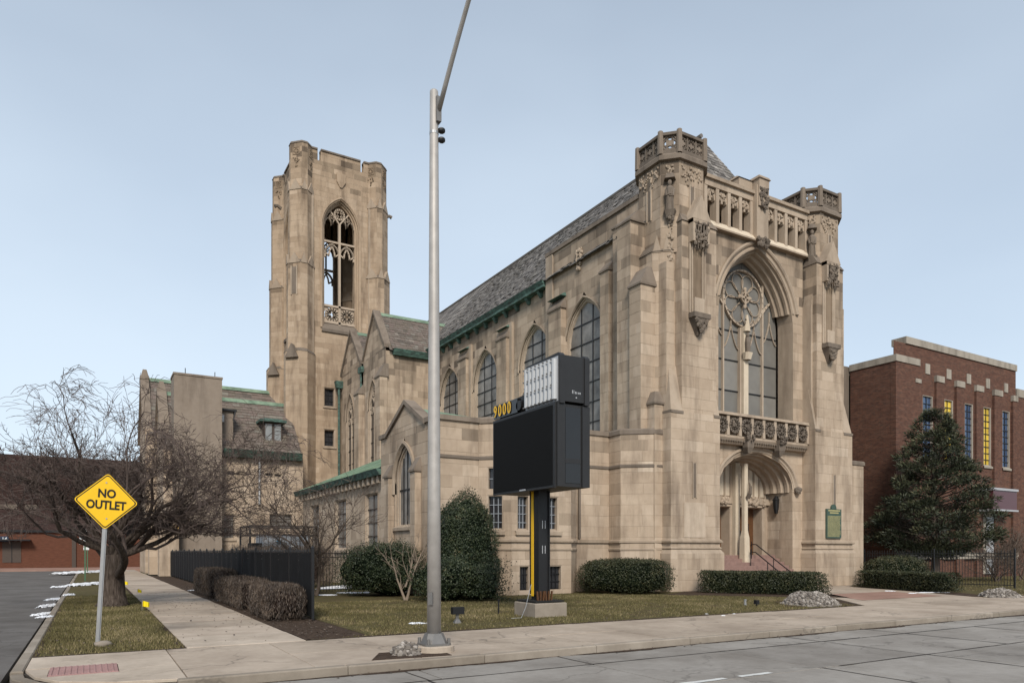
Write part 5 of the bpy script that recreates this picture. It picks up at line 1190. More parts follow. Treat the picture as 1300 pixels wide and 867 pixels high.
# ================================================================== street furniture and signs
def text_mesh(txt, size, off=0.0, extr=.004):
    cu = bpy.data.curves.new('lettering', 'FONT'); cu.body = txt; cu.size = size; cu.offset = off; cu.extrude = extr; cu.align_x = 'CENTER'; cu.align_y = 'CENTER'; cu.resolution_u = 3
    o = bpy.data.objects.new('lettering', cu); me = bpy.data.meshes.new_from_object(o); bpy.data.objects.remove(o); bpy.data.curves.remove(cu); return me
def lettering(name, txt, size, mat, parent, loc, rot, off=0.0, sx=1.0):
    me = text_mesh(txt, size, off); me.materials.clear(); me.materials.append(MATS[mat]); o = bpy.data.objects.new(name, me); COL.objects.link(o)
    pl = LOC.get(parent.name, (0, 0, 0)); o.parent = parent; o.location = Vector(loc) - Vector(pl); o.rotation_euler = rot; o.scale = (sx, 1, 1); LOC[o.name] = pl; return o
# lamp post
lx, ly, _ = gnd(551, 826); lp = thing('lamp_post', 'tall tapered metal street lamp post on round concrete footing at kerb', 'lamp post', (lx, ly, 0))
ztop = 10.15
m = MB(); m.tube([(lx, ly, -.05), (lx, ly, .10), (lx, ly, .115)], [.37, .37, .35], 24); m.build('footing', 'walk_new', lp)
m = MB(); m.frus(octo(lx - .25, lx + .25, ly - .25, ly + .25, .06), .115, octo(lx - .25, lx + .25, ly - .25, ly + .25, .06), .15); m.frus(octo(lx - .21, lx + .21, ly - .21, ly + .21, .08), .15, octo(lx - .15, lx + .15, ly - .15, ly + .15, .08), .33); m.build('base_flange', 'iron_cast', lp)
for a in (-1, 1):
    for b_ in (-1, 1): m = MB(); m.tube([(lx + a * .2, ly + b_ * .2, .14), (lx + a * .2, ly + b_ * .2, .24)], .03, 6); m.build('bolt', 'iron_cast', lp)
m = MB(); m.tube([(lx, ly, .3), (lx, ly, 3), (lx, ly, 6), (lx, ly, ztop - .02), (lx, ly, ztop)], [.128, .115, .098, .076, .064], 20); m.build('pole', 'alu_pole', lp, True)
m = MB(); m.obox((lx - .125, ly - .06, .85), (.05, -.07, 0), (-.03, -.025, 0), (0, 0, .22)); m.build('handhole_cover', 'iron_cast', lp)
m = MB(); ap = []
for i in range(9): t = i / 8; ap.append((lx + .05 + .06 * t, ly - .1 - 2.15 * t, ztop - .4 + 2.65 * t - .45 * t * t))
m.tube(ap, [.045 - .010 * i / 8 for i in range(9)], 12); ar = m.build('arm', 'alu_pole', lp, True)
m = MB(); e = ap[-1]; m.box(e[0] - .16, e[0] + .16, e[1] - .75, e[1] + .1, e[2] - .06, e[2] + .1); m.build('luminaire', 'galv', ar)
m = MB(); m.box(lx + .0, lx + .09, ly - .13, ly + .02, ztop - .6, ztop - .15); m.build('arm_bracket', 'iron_cast', lp)
for dz in (0, -.17):
    m = MB(); m.blob((lx + .12, ly - .06, ztop - .72 + dz), (.075, .075, .05), 8, 6, .2); m.build('photocell', 'black_metal', lp)
m = MB(); m.tube([(lx, ly, ztop - .80), (lx, ly, ztop - .75)], .084, 16); m.build('clamp_ring', 'galv', lp)
# NO OUTLET sign
sx, sy, _ = gnd(123.5, 819); ns = thing('no_outlet_sign', 'yellow diamond NO OUTLET sign on steel post in the grass strip', 'road sign', (sx, sy, 0))
lean = .055
m = MB(); L_ = 2.75
def pt(z, dx=0, dy=0): return (sx + lean * z + dx, sy + dy, z)
m.frus([(sx - .04, sy - .02), (sx + .04, sy - .02), (sx + .04, sy + .02), (sx - .04, sy + .02)], -.05, [(sx + lean * L_ - .04, sy - .02), (sx + lean * L_ + .04, sy - .02), (sx + lean * L_ + .04, sy + .02), (sx + lean * L_ - .04, sy + .02)], L_); 
m.frus([(sx - .018, sy - .045), (sx + .018, sy - .045), (sx + .018, sy - .02), (sx - .018, sy - .02)], -.05, [(sx + lean * L_ - .018, sy - .045), (sx + lean * L_ + .018, sy - .045), (sx + lean * L_ + .018, sy - .02), (sx + lean * L_ - .018, sy - .02)], L_); m.build('post', 'galv', ns)
zc_ = 2.765; xs = sx + lean * zc_ + .0
def diamond(r, y0, y1, mat, name, par, rc=.05):
    m = MB(); pts = []
    for i in range(4):
        a = math.pi / 2 * i
        for q in (-1, -.4, .4, 1):
            b_ = a + q * math.pi / 4 * .98; c0 = (math.cos(a) * (r - rc * 1.414), math.sin(a) * (r - rc * 1.414)); pts.append((c0[0] + rc * math.cos(b_), c0[1] + rc * math.sin(b_)))
    pts = [(u * math.cos(lean) + v * math.sin(lean), v * math.cos(lean) - u * math.sin(lean)) for u, v in pts]; f = [(xs + u, y0, zc_ + v) for u, v in pts]; b_ = [(xs + u, y1, zc_ + v) for u, v in pts]
    m.face(f); m.face(b_[::-1])
    for i in range(len(f)): m.face([f[i], b_[i], b_[(i + 1) % len(f)], f[(i + 1) % len(f)]])
    return m.build(name, mat, par)
pl_ = diamond(.545, sy - .052, sy - .047, 'sign_yellow', 'sign_plate', ns); diamond(.523, sy - .0545, sy - .053, 'sign_ink', 'sign_border', pl_, .045); diamond(.497, sy - .0575, sy - .0555, 'sign_yellow', 'sign_field', pl_, .04)
lettering('lettering', 'NO', .225, 'sign_ink', ns, (xs + .145 * lean, sy - .061, zc_ + .145), (math.pi / 2, lean, 0), .007, .86); lettering('lettering', 'OUTLET', .225, 'sign_ink', ns, (xs - .075 * lean, sy - .061, zc_ - .075), (math.pi / 2, lean, 0), .007, .80)
for dz in (.36, -.33): m = MB(); m.tube([(xs, sy - .058, zc_ + dz), (xs, sy - .066, zc_ + dz)], .016, 8); m.build('bolt', 'galv', ns)
m = MB(); m.blob((sx + .1, sy - .12, .03), (.16, .12, .07), 9, 6, .4); tag(center(m.build('stone_lump', 'kerb', smooth=True)), 'small pale lump of concrete at foot of the yellow sign post', 'stone')
# electronic sign
ex, ey = 10.95, 17.05; es = thing('electronic_sign', 'black electronic message sign on post with bare white tube lightbox', 'sign', (ex, ey, 0))
m = MB(); m.bevbox(10.45, 11.5, 16.5, 17.6, -.1, .38, .02); m.build('concrete_base', 'kerb', es)
m = MB(); m.box(10.5, 11.45, 16.55, 17.55, .40, .44); m.build('base_plate', 'rubber', es)
m = MB(); m.box(10.80, 11.10, 16.84, 17.24, .44, 3.6); m.box(10.76, 10.80, 16.80, 17.28, .6, 3.6); m.box(11.10, 11.14, 16.80, 17.28, .6, 3.6); ps = m.build('post', 'black_metal', es)
m = MB(); m.box(10.745, 10.76, 17.06, 17.18, .55, 3.55); m.build('yellow_stripe', 'yellow_paint', ps)
for zz in (1.75, 2.45):
    for yy in (16.84, 16.93): 
        m = MB(); m.box(10.90 + (yy - 16.84), 10.92 + (yy - 16.84), 16.835, 16.84, zz, zz + .22); m.build('marking', 'panel_white', ps)
for i in range(6): m = MB(); m.obox((10.68 + i * .09, 16.72, .44), (.03, 0, 0), (0, .06, 0), (.02 * (i % 3 - 1), 0, .26)); m.build('base_trim', 'wood_door', es)
cx0, cx1, cy0, cy1, cz0, cz1 = 10.42, 11.46, 15.42, 18.72, 3.5, 5.66
m = MB(); m.box(cx0, cx1, cy0, cy1, cz0, cz1); cab = m.build('cabinet', 'cabinet', es)
m = MB(); m.box(cx0 - .05, cx0, cy0, cy1, cz0 - .03, cz1 + .03); m.build('face_frame', 'cabinet', cab)
m = MB(); m.box(cx0 - .06, cx0 - .05, cy0 + .10, cy1 - .06, cz0 + .04, cz1 - .04); sc_o = m.build('led_screen', 'led_face', cab)
m = MB()
for i in range(1, 2): m.box(cx0 - .0601, cx0 - .06, cy0 + .10 + i * .45, cy0 + .104 + i * .45, cz0 + .04, cz1 - .04)
for i in range(1, 2): m.box(cx0 - .0603, cx0 - .06, cy0 + .1, cy1 - .06, cz0 + .04 + i * .416, cz0 + .044 + i * .416)
pass
m = MB(); m.box(cx0 - .066, cx0 - .05, cy0 + 1.45, cy0 + 1.75, cz0 - .01, cz0 + .03); m.build('maker_badge', 'panel_white', cab)
m = MB(); m.box(cx0 + .28, cx0 + .76, cy0 - .012, cy0, cz0 + .1, cz1 - .08); m.build('side_panel', 'gloss_black', cab)
m = MB(); m.box(cx0 + .27, cx0 + .77, cy0 - .02, cy0 - .012, cz0 + .62, cz0 + .74); m.build('side_band', 'cabinet', cab)
for a, b_ in ((cx0, cx0 + .24), (cx0 + .8, cx1)): m = MB(); m.box(a, b_, cy0 - .05, cy0, cz0, cz1 + (.02 if a == cx0 else -.02)); m.build('side_fin', 'cabinet', cab)
# lightbox on top with bare tubes
by0_, by1_, bz0, bz1 = 15.35, 17.05, 5.72, 6.92; bxa, bxb = 10.52, 11.36
m = MB(); m.box(bxa + .1, bxb - .1, by0_, by1_, bz0, bz1); lb = m.build('lightbox', 'cabinet', es)
for x0_, x1_ in ((bxa - .05, bxa + .1), (bxb - .1, bxb + .05)):
    m = MB(); pts = [(by0_ - .03, bz0 - .06), (by1_ - .12, bz0 - .06), (by1_, bz0 + .04), (by1_ + .02, bz1 - .06), (by1_ - .08, bz1 + .02), (by0_ + .05, bz1 + .06), (by0_ - .04, bz1 - .02)]
    f = [(x0_, a, b_) for a, b_ in pts]; g_ = [(x1_, a, b_) for a, b_ in pts]; m.face(f); m.face(g_[::-1])
    for i in range(7): m.face([f[i], g_[i], g_[(i + 1) % 7], f[(i + 1) % 7]])
    m.build('lightbox_rim', 'cabinet', lb)
for x0_ in (bxa - .056, bxb + .052):
    m = MB(); m.box(x0_, x0_ + .006, by0_ + .06, by1_ - .04, bz0 + .0, bz1 - .03); m.build('reflector', 'panel_white', lb)
for i in range(8):
    y_ = by0_ + .16 + i * .195; m = MB(); m.tube([(bxa - .10, y_, bz0 + .05), (bxa - .10, y_, bz1 - .1)], .075, 10); tb = m.build('tube_lamp', 'tube_white', lb)
    for z_ in (bz0 + .05, bz0 + .42, bz0 + .75, bz1 - .12): m = MB(); m.box(bxa - .185, bxa - .15, y_ + .05, y_ + .085, z_ - .015, z_ + .02); m.build('clip', 'iron_cast', tb)
for i, (w_, h_) in enumerate(((.02, .09), (.012, .09), (.03, .06), (.012, .05), (.03, .05), (.02, .05))): m = MB(); m.box(bxa + .35 + i * .05, bxa + .35 + i * .05 + w_, by0_ - .006, by0_, bz0 + .22, bz0 + .22 + h_); m.build('side_mark', 'panel_white', lb)
m = MB(); m.tube([(bxa + .48, by0_ - .01, bz0 + .12), (bxa + .48, by0_, bz0 + .12)], .02, 8); m.build('side_stud', 'panel_white', lb)
# number plate 9000
m = MB(); f = [(10.6, 17.0, 6.62), (10.6, 17.42, 6.24), (10.6, 18.7, 6.16), (10.6, 18.7, 5.62), (10.6, 17.0, 5.62)]; m.face(f); m.face([(x + .08, y, z) for x, y, z in f][::-1])
for i in range(5): a, b_ = f[i], f[(i + 1) % 5]; m.face([a, (a[0] + .08, a[1], a[2]), (b_[0] + .08, b_[1], b_[2]), b_])
m.build('crest_board', 'cabinet', es)
m = MB(); m.box(10.40, 10.52, 17.36, 18.74, 5.74, 6.14); npl = m.build('number_board', 'gloss_black', es)
for i in range(4):
    m = MB(); m.tube([(10.42, 17.46, 5.92), (10.36, 17.46, 5.92)], .11, 10); 
for i, ch in enumerate('9000'): lettering('numeral', ch, .49, 'yellow_paint', es, (10.375, 18.60 - i * .27, 5.93), (math.pi / 2, 0, -math.pi / 2), .006, .80)
m = MB(); m.tube([(10.46, 17.30, 5.92), (10.40, 17.30, 5.92)], .14, 12); m.build('dark_disc', 'black_metal', es)
cb_ = MB(); cp_ = [gnd(661, 766), gnd(660, 772), gnd(656, 780), gnd(651, 785)]
cb_.tube([(10.45, 16.7, .9), (10.3, 16.6, .6), (10.15, 16.5, .3), (9.95, 16.4, .03), (9.7, 16.5, .02)], .007, 5); cb_.build('conduit', 'galv', es)

# ================================================================== fences
def fence(name, label, p0, p1, h=1.82, sp=.135, screen=False, group=None, post_every=2.4, first=True):
    a, b_ = Vector((p0[0], p0[1], 0)), Vector((p1[0], p1[1], 0)); d = b_ - a; L = d.length; d.normalize(); n = Vector((d.y, -d.x, 0)); ro_ = thing(name, label, 'fence', tuple((a + b_) / 2), group); base = (a + b_) / 2
    for zz in (.14, h - .28, h - .12):
        m = MB(); m.obox(a + n * -.015 + Vector((0, 0, zz)), d * L, n * .03, (0, 0, .035)); m.build('rail', 'black_metal', ro_)
    pm = MB(); pm.frus(rect(-.009, .009, -.009, .009), .06, rect(-.009, .009, -.009, .009), h - .02, cap=False); pm.frus(rect(-.015, .015, -.015, .015), h - .02, rect(-.002, .002, -.002, .002), h + .06, bottom=True)
    k_ = 0; N = int(L / sp); me = None
    for i in range(N):
        q = a + d * ((i + .5) * sp)
        if me is None:
            o = pm.build('picket', 'black_metal'); me = o.data; o.parent = ro_
        else: o = bpy.data.objects.new('picket', me); COL.objects.link(o); o.parent = ro_
        o.location = q - base; LOC[o.name] = tuple(base); o.rotation_euler = (R.uniform(-.006, .006), R.uniform(-.006, .006), 0)
    m0 = MB(); m0.box(-.035, .035, -.035, .035, 0, h + .08); m0.frus(rect(-.045, .045, -.045, .045), h + .08, rect(-.005, .005, -.005, .005), h + .14, bottom=True); me = None
    for i in range(int(L / post_every) + 1):
        q = a + d * min(L, i * L / int(L / post_every))
        if me is None: o = m0.build('post', 'black_metal'); me = o.data; o.parent = ro_
        else: o = bpy.data.objects.new('post', me); COL.objects.link(o); o.parent = ro_
        o.location = q - base; LOC[o.name] = tuple(base)
        if screen and i < int(L / post_every):
            m = MB(); s0_ = i * L / int(L / post_every) + .05; nn = 7
            for j in range(nn):
                u0, u1 = s0_ + (L / int(L / post_every) - .1) * j / nn, s0_ + (L / int(L / post_every) - .1) * (j + 1) / nn; w0, w1 = .03 + .02 * math.sin(u0 * 5), .03 + .02 * math.sin(u1 * 5); 
                P0, P1 = a + d * u0 - n * -w0, a + d * u1 - n * -w1
                m.face([(P0.x, P0.y, .08), (P1.x, P1.y, .08), (P1.x, P1.y, h - .05), (P0.x, P0.y, h - .05)])
            m.build('screen_panel', 'screen_and_backing', ro_)
    return ro_
fence('screened_fence', 'black picket fence backed with dark screening behind the brown clipped hedges', (5.05, 59), (5.05, 18.95), sp=.14, screen=True)
fence('lawn_fence', 'open black picket fence crossing to the church behind bare small tree', (5.15, 31.0), (11.9, 31.0), sp=.13)
fence('east_fence', 'open black picket fence beside the dark green conifer', (37.45, 24.6), (38.8, 17.6), sp=.13)
# cage round the machinery
cg = thing('equipment_cage', 'black barred cage around grey machinery behind the fence', 'cage', (9.4, 43, 0)); gx0, gx1, gyy0, gyy1, gh = 7.7, 11.4, 42, 45, 3.25
for x_, y_ in ((gx0, gyy0), (gx1, gyy0), (gx0, gyy1), (gx1, gyy1)): m = MB(); m.box(x_ - .05, x_ + .05, y_ - .05, y_ + .05, 0, gh); m.build('post', 'black_metal', cg)
for zz in (2.75, gh):
    for (x0_, x1_, y0_, y1_) in ((gx0, gx1, gyy0 - .03, gyy0 + .03), (gx0, gx1, gyy1 - .03, gyy1 + .03), (gx0 - .03, gx0 + .03, gyy0, gyy1), (gx1 - .03, gx1 + .03, gyy0, gyy1)): m = MB(); m.box(x0_, x1_, y0_, y1_, zz - .04, zz + .04); m.build('rail', 'black_metal', cg)
x_ = gx0 + .25
while x_ < gx1:
    m = MB(); m.box(x_ - .012, x_ + .012, gyy0 - .012, gyy0 + .012, 0, gh); m.build('bar', 'black_metal', cg); x_ += .25
y_ = gyy0 + .3
while y_ < gyy1:
    m = MB(); m.box(gx0 - .012, gx0 + .012, y_ - .012, y_ + .012, 0, gh); m.build('bar', 'black_metal', cg); y_ += .3
ma = thing('machinery_unit', 'grey boxy air handling unit inside the barred cage', 'machinery', (9.6, 43.6, 0))
m = MB(); m.bevbox(8.5, 11.2, 42.6, 44.6, 0, 2.75, .05); m.build('housing', 'unit_grey', ma)
m = MB(); m.box(8.0, 8.48, 42.7, 44.4, 0, 2.3); m.build('side_housing', 'black_metal', ma)
m = MB(); m.tube([(9.4, 42.6, 2.35), (9.4, 42.585, 2.35)], .13, 10); m.build('round_sticker', 'sticker_blue', ma)
m = MB(); m.box(10.1, 10.25, 42.57, 42.6, 2.1, 2.25); m.build('notice', 'white_sign', ma)

# ================================================================== shrubs and hedges
def shrub_pts(rng, a, b_, c_, pw, n, taper=0, lump=.08, seed=0, fil=None):
    A = [b_ * c_, a * c_, a * b_]; out_ = []
    while len(out_) < n:
        ax = rng.choices((0, 1, 2), A)[0]; q = [rng.uniform(-1, 1) for _ in range(3)]; q[ax] = rng.choice((-1, 1))
        if ax == 2 and q[2] < 0: continue
        s_ = sum(abs(t) ** pw for t in q) ** (-1 / pw); q = [t * s_ for t in q]
        t = (q[2] + 1) / 2; k_ = 1 - taper * t
        p = Vector((q[0] * a * k_, q[1] * b_ * k_, q[2] * c_)); nl = 1 + lump * noise.noise(Vector((p.x * 1.3 + seed, p.y * 1.3, p.z * 1.3))) * 2 + lump * .6 * noise.noise(p * 4)
        out_.append((p * nl, Vector((q[0] / a, q[1] / b_, q[2] / c_)).normalized()))
    return out_
def shrub(name, label, cat, c0, a, b_, h, pw=3, n=9000, leaf=.05, taper=0, lump=.08, mat='leaf_box', rotz=0, seed=1, group=None, thin=.0, elong=1.5, tw=0, tonebias=0, coremat='core_green', core=.86):
    rng = random.Random(seed); root = thing(name, label, cat, tuple(c0), group); c_ = h / 2; cz_, sz_ = math.cos(rotz), math.sin(rotz)
    W = lambda p: (c0[0] + p.x * cz_ - p.y * sz_, c0[1] + p.x * sz_ + p.y * cz_, c0[2] + p.z + c_)
    m = MB()
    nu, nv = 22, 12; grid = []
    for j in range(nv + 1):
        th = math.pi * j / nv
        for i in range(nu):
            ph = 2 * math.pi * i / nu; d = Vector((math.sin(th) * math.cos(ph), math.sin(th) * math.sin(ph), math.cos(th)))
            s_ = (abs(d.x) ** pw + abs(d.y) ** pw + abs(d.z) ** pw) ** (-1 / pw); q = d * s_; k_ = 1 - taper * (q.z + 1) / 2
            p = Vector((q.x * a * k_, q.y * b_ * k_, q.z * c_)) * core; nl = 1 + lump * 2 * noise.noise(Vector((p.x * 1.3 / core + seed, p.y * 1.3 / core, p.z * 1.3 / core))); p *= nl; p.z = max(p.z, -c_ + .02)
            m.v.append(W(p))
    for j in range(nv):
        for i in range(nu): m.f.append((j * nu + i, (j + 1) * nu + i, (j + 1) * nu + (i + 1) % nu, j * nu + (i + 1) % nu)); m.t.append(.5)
    m.build('dark_core', coremat, root)  # solid near-black core added behind the leaves, inner shade put into its colour
    lm = MB()
    for p, nrm in shrub_pts(rng, a, b_, c_, pw, n, taper, lump, seed):
        rg = .02 + lump * .9; p = p * rng.uniform(.90, 1.0 + rg * rng.random() ** 2 * 1.6 + .02) if rng.random() > thin else p * rng.uniform(.8, .95)
        if p.z < -c_ + .03: p.z = -c_ + rng.uniform(.02, .1)
        d = (nrm + Vector((rng.gauss(0, .7), rng.gauss(0, .7), rng.gauss(0, .7)))).normalized(); u = d.orthogonal().normalized(); v = d.cross(u); th = rng.uniform(0, 6.28); e1 = (u * math.cos(th) + v * math.sin(th)); e2 = d.cross(e1)
        l, w_ = leaf * rng.uniform(.6, 1.2) * elong, leaf * rng.uniform(.5, 1.0)
        if tw: e1 = (Vector((rng.gauss(0, .35), rng.gauss(0, .35), 1))).normalized(); e2 = e1.orthogonal().normalized(); e2 = (e2 * math.cos(th) + e1.cross(e2) * math.sin(th)); l = leaf * rng.uniform(1.5, 4.5); w_ = tw * rng.uniform(.6, 1.3)
        cl = noise.noise(Vector((p.x * 3 + seed, p.y * 3, p.z * 3))); t = min(1, max(0, .48 + tonebias + .35 * cl + rng.gauss(0, .17)))
        lm.face([W(p - e1 * l * .5), W(p + e2 * w_ * .5), W(p + e1 * l * .5), W(p - e2 * w_ * .5)], t)
    lm.build('foliage', mat, root, kind='stuff'); return root
c_ = gnd(800, 754); shrub('clipped_shrub', 'wide rounded clipped evergreen shrub in front of the tower foot', 'shrub', (c_[0] + .3, c_[1] + .7, -.03), 1.95, 1.25, 1.5, 3.2, 15000, .05, lump=.05, rotz=-.52, seed=3)
def hedge(name, label, p0, p1, wd, h, n, seed, **kw):
    d = Vector((p1[0] - p0[0], p1[1] - p0[1])); L = d.length; return shrub(name, label, 'hedge', ((p0[0] + p1[0]) / 2, (p0[1] + p1[1]) / 2, 0), L / 2, wd / 2, h, kw.pop('pw', 9), n, rotz=math.atan2(d.y, d.x), seed=seed, **kw)
hedge('low_hedge', 'flat-topped green hedge before the steps, beside the gravel mound', (23.3, 23.1), (26.2, 18.9), 1.0, .95, 17000, 5, lump=.035, leaf=.05)
hedge('low_hedge', 'long flat-topped green hedge on the conifer side of the forecourt', (33.9, 22.3), (32.2, 16.9), 1.0, .86, 16000, 6, lump=.035, leaf=.05)
shrub('rounded_shrub', 'rounded light green shrub behind the hedge near the conifer', 'shrub', (36.2, 22.0, 0), 1.5, 1.1, 1.55, 2.6, 9000, .05, lump=.06, seed=8, rotz=-.6, tonebias=.12)
c_ = gnd(497, 757); shrub('round_yew', 'broad round dark evergreen bush behind the pale bare sapling', 'shrub', (c_[0], c_[1] + .9, -.05), 1.72, 1.45, 2.15, 2.4, 17000, .05, lump=.14, mat='leaf_yew', seed=12, rotz=-.5)
c_ = gnd(604, 760); shrub('cone_yew', 'tall egg-shaped dark evergreen against the bay', 'shrub', (c_[0] - .05, c_[1] + .85, -.08), 1.55, 1.5, 4.1, 2.5, 26000, .05, taper=.42, lump=.075, mat='leaf_yew', seed=14)
c_ = gnd(590, 763); shrub('spreading_yew', 'low spreading dark evergreen at the foot of the egg-shaped bush', 'shrub', (c_[0] - .1, c_[1] + .35, -.05), 1.6, .95, 1.6, 2.0, 14000, .055, lump=.26, mat='leaf_yew', seed=15, rotz=-.5)
# brown leafless hedges along the side walk
for i, (y0, y1, hh, lb_) in enumerate(((19.0, 22.2, .88, 'brown leafless clipped hedge at the open end of screened fence'), (22.7, 29.0, .92, 'long brown leafless clipped hedge, middle one along the screened fence'), (29.4, 35.2, 1.1, 'brown leafless clipped hedge, one nearest the porch piers along the walk'))):
    shrub('bare_hedge', lb_, 'hedge', (4.45, (y0 + y1) / 2, -.02), (y1 - y0) / 2, .52, hh, 5, 15000, .034, lump=.045, mat='twig_hedge', rotz=math.pi / 2, seed=30 + i, tw=.016, coremat='core_brown', core=.8)
shrub('bare_hedge', 'brown leafless hedge inside the fence before the barred cage', 'hedge', (8.2, 36.5, 0), 2.4, .6, 2.0, 7, 8000, .09, lump=.06, mat='twig_hedge', seed=40, tw=.016, coremat='core_brown', core=.8)

# ================================================================== bare trees
def grow_tree(name, label, base, limbs, depth, seed, mats, trunk=None, twig=.006, curl=.35, kids=(5, 5, 4), ratio=(.62, .6, .6), up=.1, group=None, sides=(9, 6, 4, 3), droop=0, zmax=99, zlow=.9):
    rng = random.Random(seed); root = thing(name, label, 'tree', tuple(base), group); B0 = Vector(base); tm, cm = MB(), MB()
    if trunk:
        pts, rad = trunk; tm.tube([B0 + Vector(p) for p in pts], rad, 12)
        i0 = len(tm.v)
    def branch(p, d, L, r0, lev):
        n = max(3, int(L / (.35 if lev < 2 else .22))); pts = [p.copy()]; rad = [r0]; r1 = max(twig * .7, r0 * (.3 if lev < depth else .4)); dd = d.copy()
        for i in range(n):
            dd = (dd + Vector((rng.gauss(0, curl), rng.gauss(0, curl), rng.gauss(0, curl) + up * (1 if lev < 2 else .6) - droop)) * .45).normalized(); p = p + dd * (L / n)
            if p.z < zlow and lev > 0 and dd.z < .2: dd.z = abs(dd.z) + .25; dd.normalize()
            hz = zmax - .055 * ((p.x - B0.x) ** 2 + (p.y - B0.y) ** 2) + .5 * noise.noise(p * .7)
            if p.z > hz - 1.0 and dd.z > -.25: dd.z -= .38 * min(1.0, (p.z - hz + 1.0)); dd.normalize()
            pts.append(p.copy()); rad.append(r0 + (r1 - r0) * ((i + 1) / n) ** .8)
        (tm if lev == 0 else cm).tube(pts, rad, sides[min(lev, 3)], rng.random(), cap=False)
        if lev >= depth: return
        k_ = kids[min(lev, len(kids) - 1)]; k_ = k_ + rng.randint(-1, 1)
        for j in range(k_):
            t = rng.uniform(.28, 1) if j < k_ - 1 else 1.0; idx = min(n, int(t * n)); q = pts[idx]; dl = (pts[min(n, idx + 1)] - pts[max(0, idx - 1)]).normalized()
            o_ = dl.orthogonal().normalized(); a = rng.uniform(0, 6.28); o_ = o_ * math.cos(a) + dl.cross(o_) * math.sin(a); sp = rng.uniform(.5, 1.15) if t < 1 else .25
            nd = (dl + o_ * sp).normalized(); branch(q, nd, L * ratio[min(lev, len(ratio) - 1)] * rng.uniform(.6, 1.2), max(twig, rad[idx] * .62), lev + 1)
    for p, d, L, r_ in limbs: branch(B0 + Vector(p), Vector(d).normalized(), L, r_, 0)
    tm.build('trunk', mats[0], root, True); cm.build('crown', mats[1], root, kind=None); return root
tx, ty_, _ = gnd(143, 769)
RT = Vector((CS, -SN, 0)); FW = Vector((SN, CS, 0))          # lateral and depth directions of the view
def V(r_, f_, z): q = RT * r_ + FW * f_; return (q.x, q.y, z)
limbs = [((0, 0, .8), V(1, -.1, .55), 5.2, .15), ((0, 0, 1.4), V(.55, .5, 1.0), 3.4, .13), ((0, 0, 1.6), V(.05, .2, 1.3), 3.5, .16), ((0, 0, 1.5), V(-.9, -.1, .75), 4.0, .14), ((0, 0, 1.6), V(.3, -.6, 1.1), 3.2, .12), ((0, 0, 1.5), V(-.45, .65, .95), 3.1, .12), ((0, 0, 1.6), V(-.5, -.4, 1.0), 3.5, .12), ((0, 0, 1.5), V(.95, .1, .9), 3.9, .13), ((0, 0, 1.4), V(-1, .1, .55), 4.8, .11), ((0, 0, 1.5), V(.1, .8, .8), 2.8, .10), ((0, 0, 1.6), V(1, .35, .62), 4.6, .11), ((0, 0, 1.7), V(-1, -.3, .8), 4.2, .10), ((0, 0, 1.7), V(.9, -.25, .42), 4.6, .10), ((0, 0, 1.4), V(.8, -.4, .75), 3.5, .11)]
grow_tree('crab_apple_tree', 'big spreading bare tree with thick dark trunk behind the yellow sign', (tx, ty_, 0), limbs, 4, 5, ('bark', 'bark_twig'), trunk=([(0, 0, -.05), (0, 0, .12), (.0, 0, .4), (.0, .0, 1.0), (0, 0, 1.7)], [.58, .46, .39, .36, .30]), twig=.0075, kids=(6, 7, 6, 4), ratio=(.56, .52, .55, .6), up=.04, curl=.42, zmax=7.0, zlow=2.4)
bx2, by2, _ = gnd(398, 756)
grow_tree('small_bare_tree', 'small multi-stemmed bare tree by the open fence, thin crossing branches', (bx2, by2, 0), [((-.1, 0, 0), V(-.15, 0, 1), 2.6, .09), ((.12, 0, 0), V(.25, .1, 1), 2.7, .085), ((.05, .1, 0), V(.0, .3, 1), 2.4, .07), ((-.1, .1, 1.5), V(-.7, .1, .7), 2.6, .05), ((.2, 0, 1.6), V(.8, -.1, .55), 2.4, .05), ((.0, .0, 1.7), V(.3, -.5, .7), 2.2, .045), ((-.2, .0, 1.9), V(-.5, -.2, 1.1), 2.8, .045)], 3, 9, ('bark_mid', 'bark_mid'), twig=.008, kids=(6, 6, 6), ratio=(.70, .6, .6), up=.05, curl=.4)
bx3, by3, _ = gnd(515, 762)
grow_tree('pale_sapling', 'pale barked leafless sapling with three forked stems on the lawn', (bx3, by3, 0), [((-.02, 0, 0), V(-.42, 0, 1), 1.7, .055), ((.04, 0, 0), V(.35, .1, 1), 1.8, .06), ((.0, .03, .5), V(.05, .2, 1), 1.5, .04)], 3, 21, ('bark_pale', 'bark_pale'), twig=.008, kids=(4, 3, 3), ratio=(.5, .55, .6), up=.25, curl=.32)
for i, (px, dx, lb_) in enumerate(((1262, 47.5, 'purple-brown leafless bush behind the fence, nearer the conifer'), (1292, 50.0, 'purple-brown leafless bush under the brick hall marquee'))):
    a, b_ = ray(px); yy = dx * b_ / a
    grow_tree('bare_bush', lb_, (dx, yy, 0), [((R.uniform(-.3, .3), R.uniform(-.3, .3), 0), (math.cos(q) * .7, math.sin(q) * .7, 1), 1.9, .04) for q in [j * .785 for j in range(9)]], 3, 50 + i, ('bark_mid', 'bark_mid'), twig=.011, kids=(5, 5, 4), ratio=(.6, .6, .6), up=.1, group='leafless bushes by the brick hall')
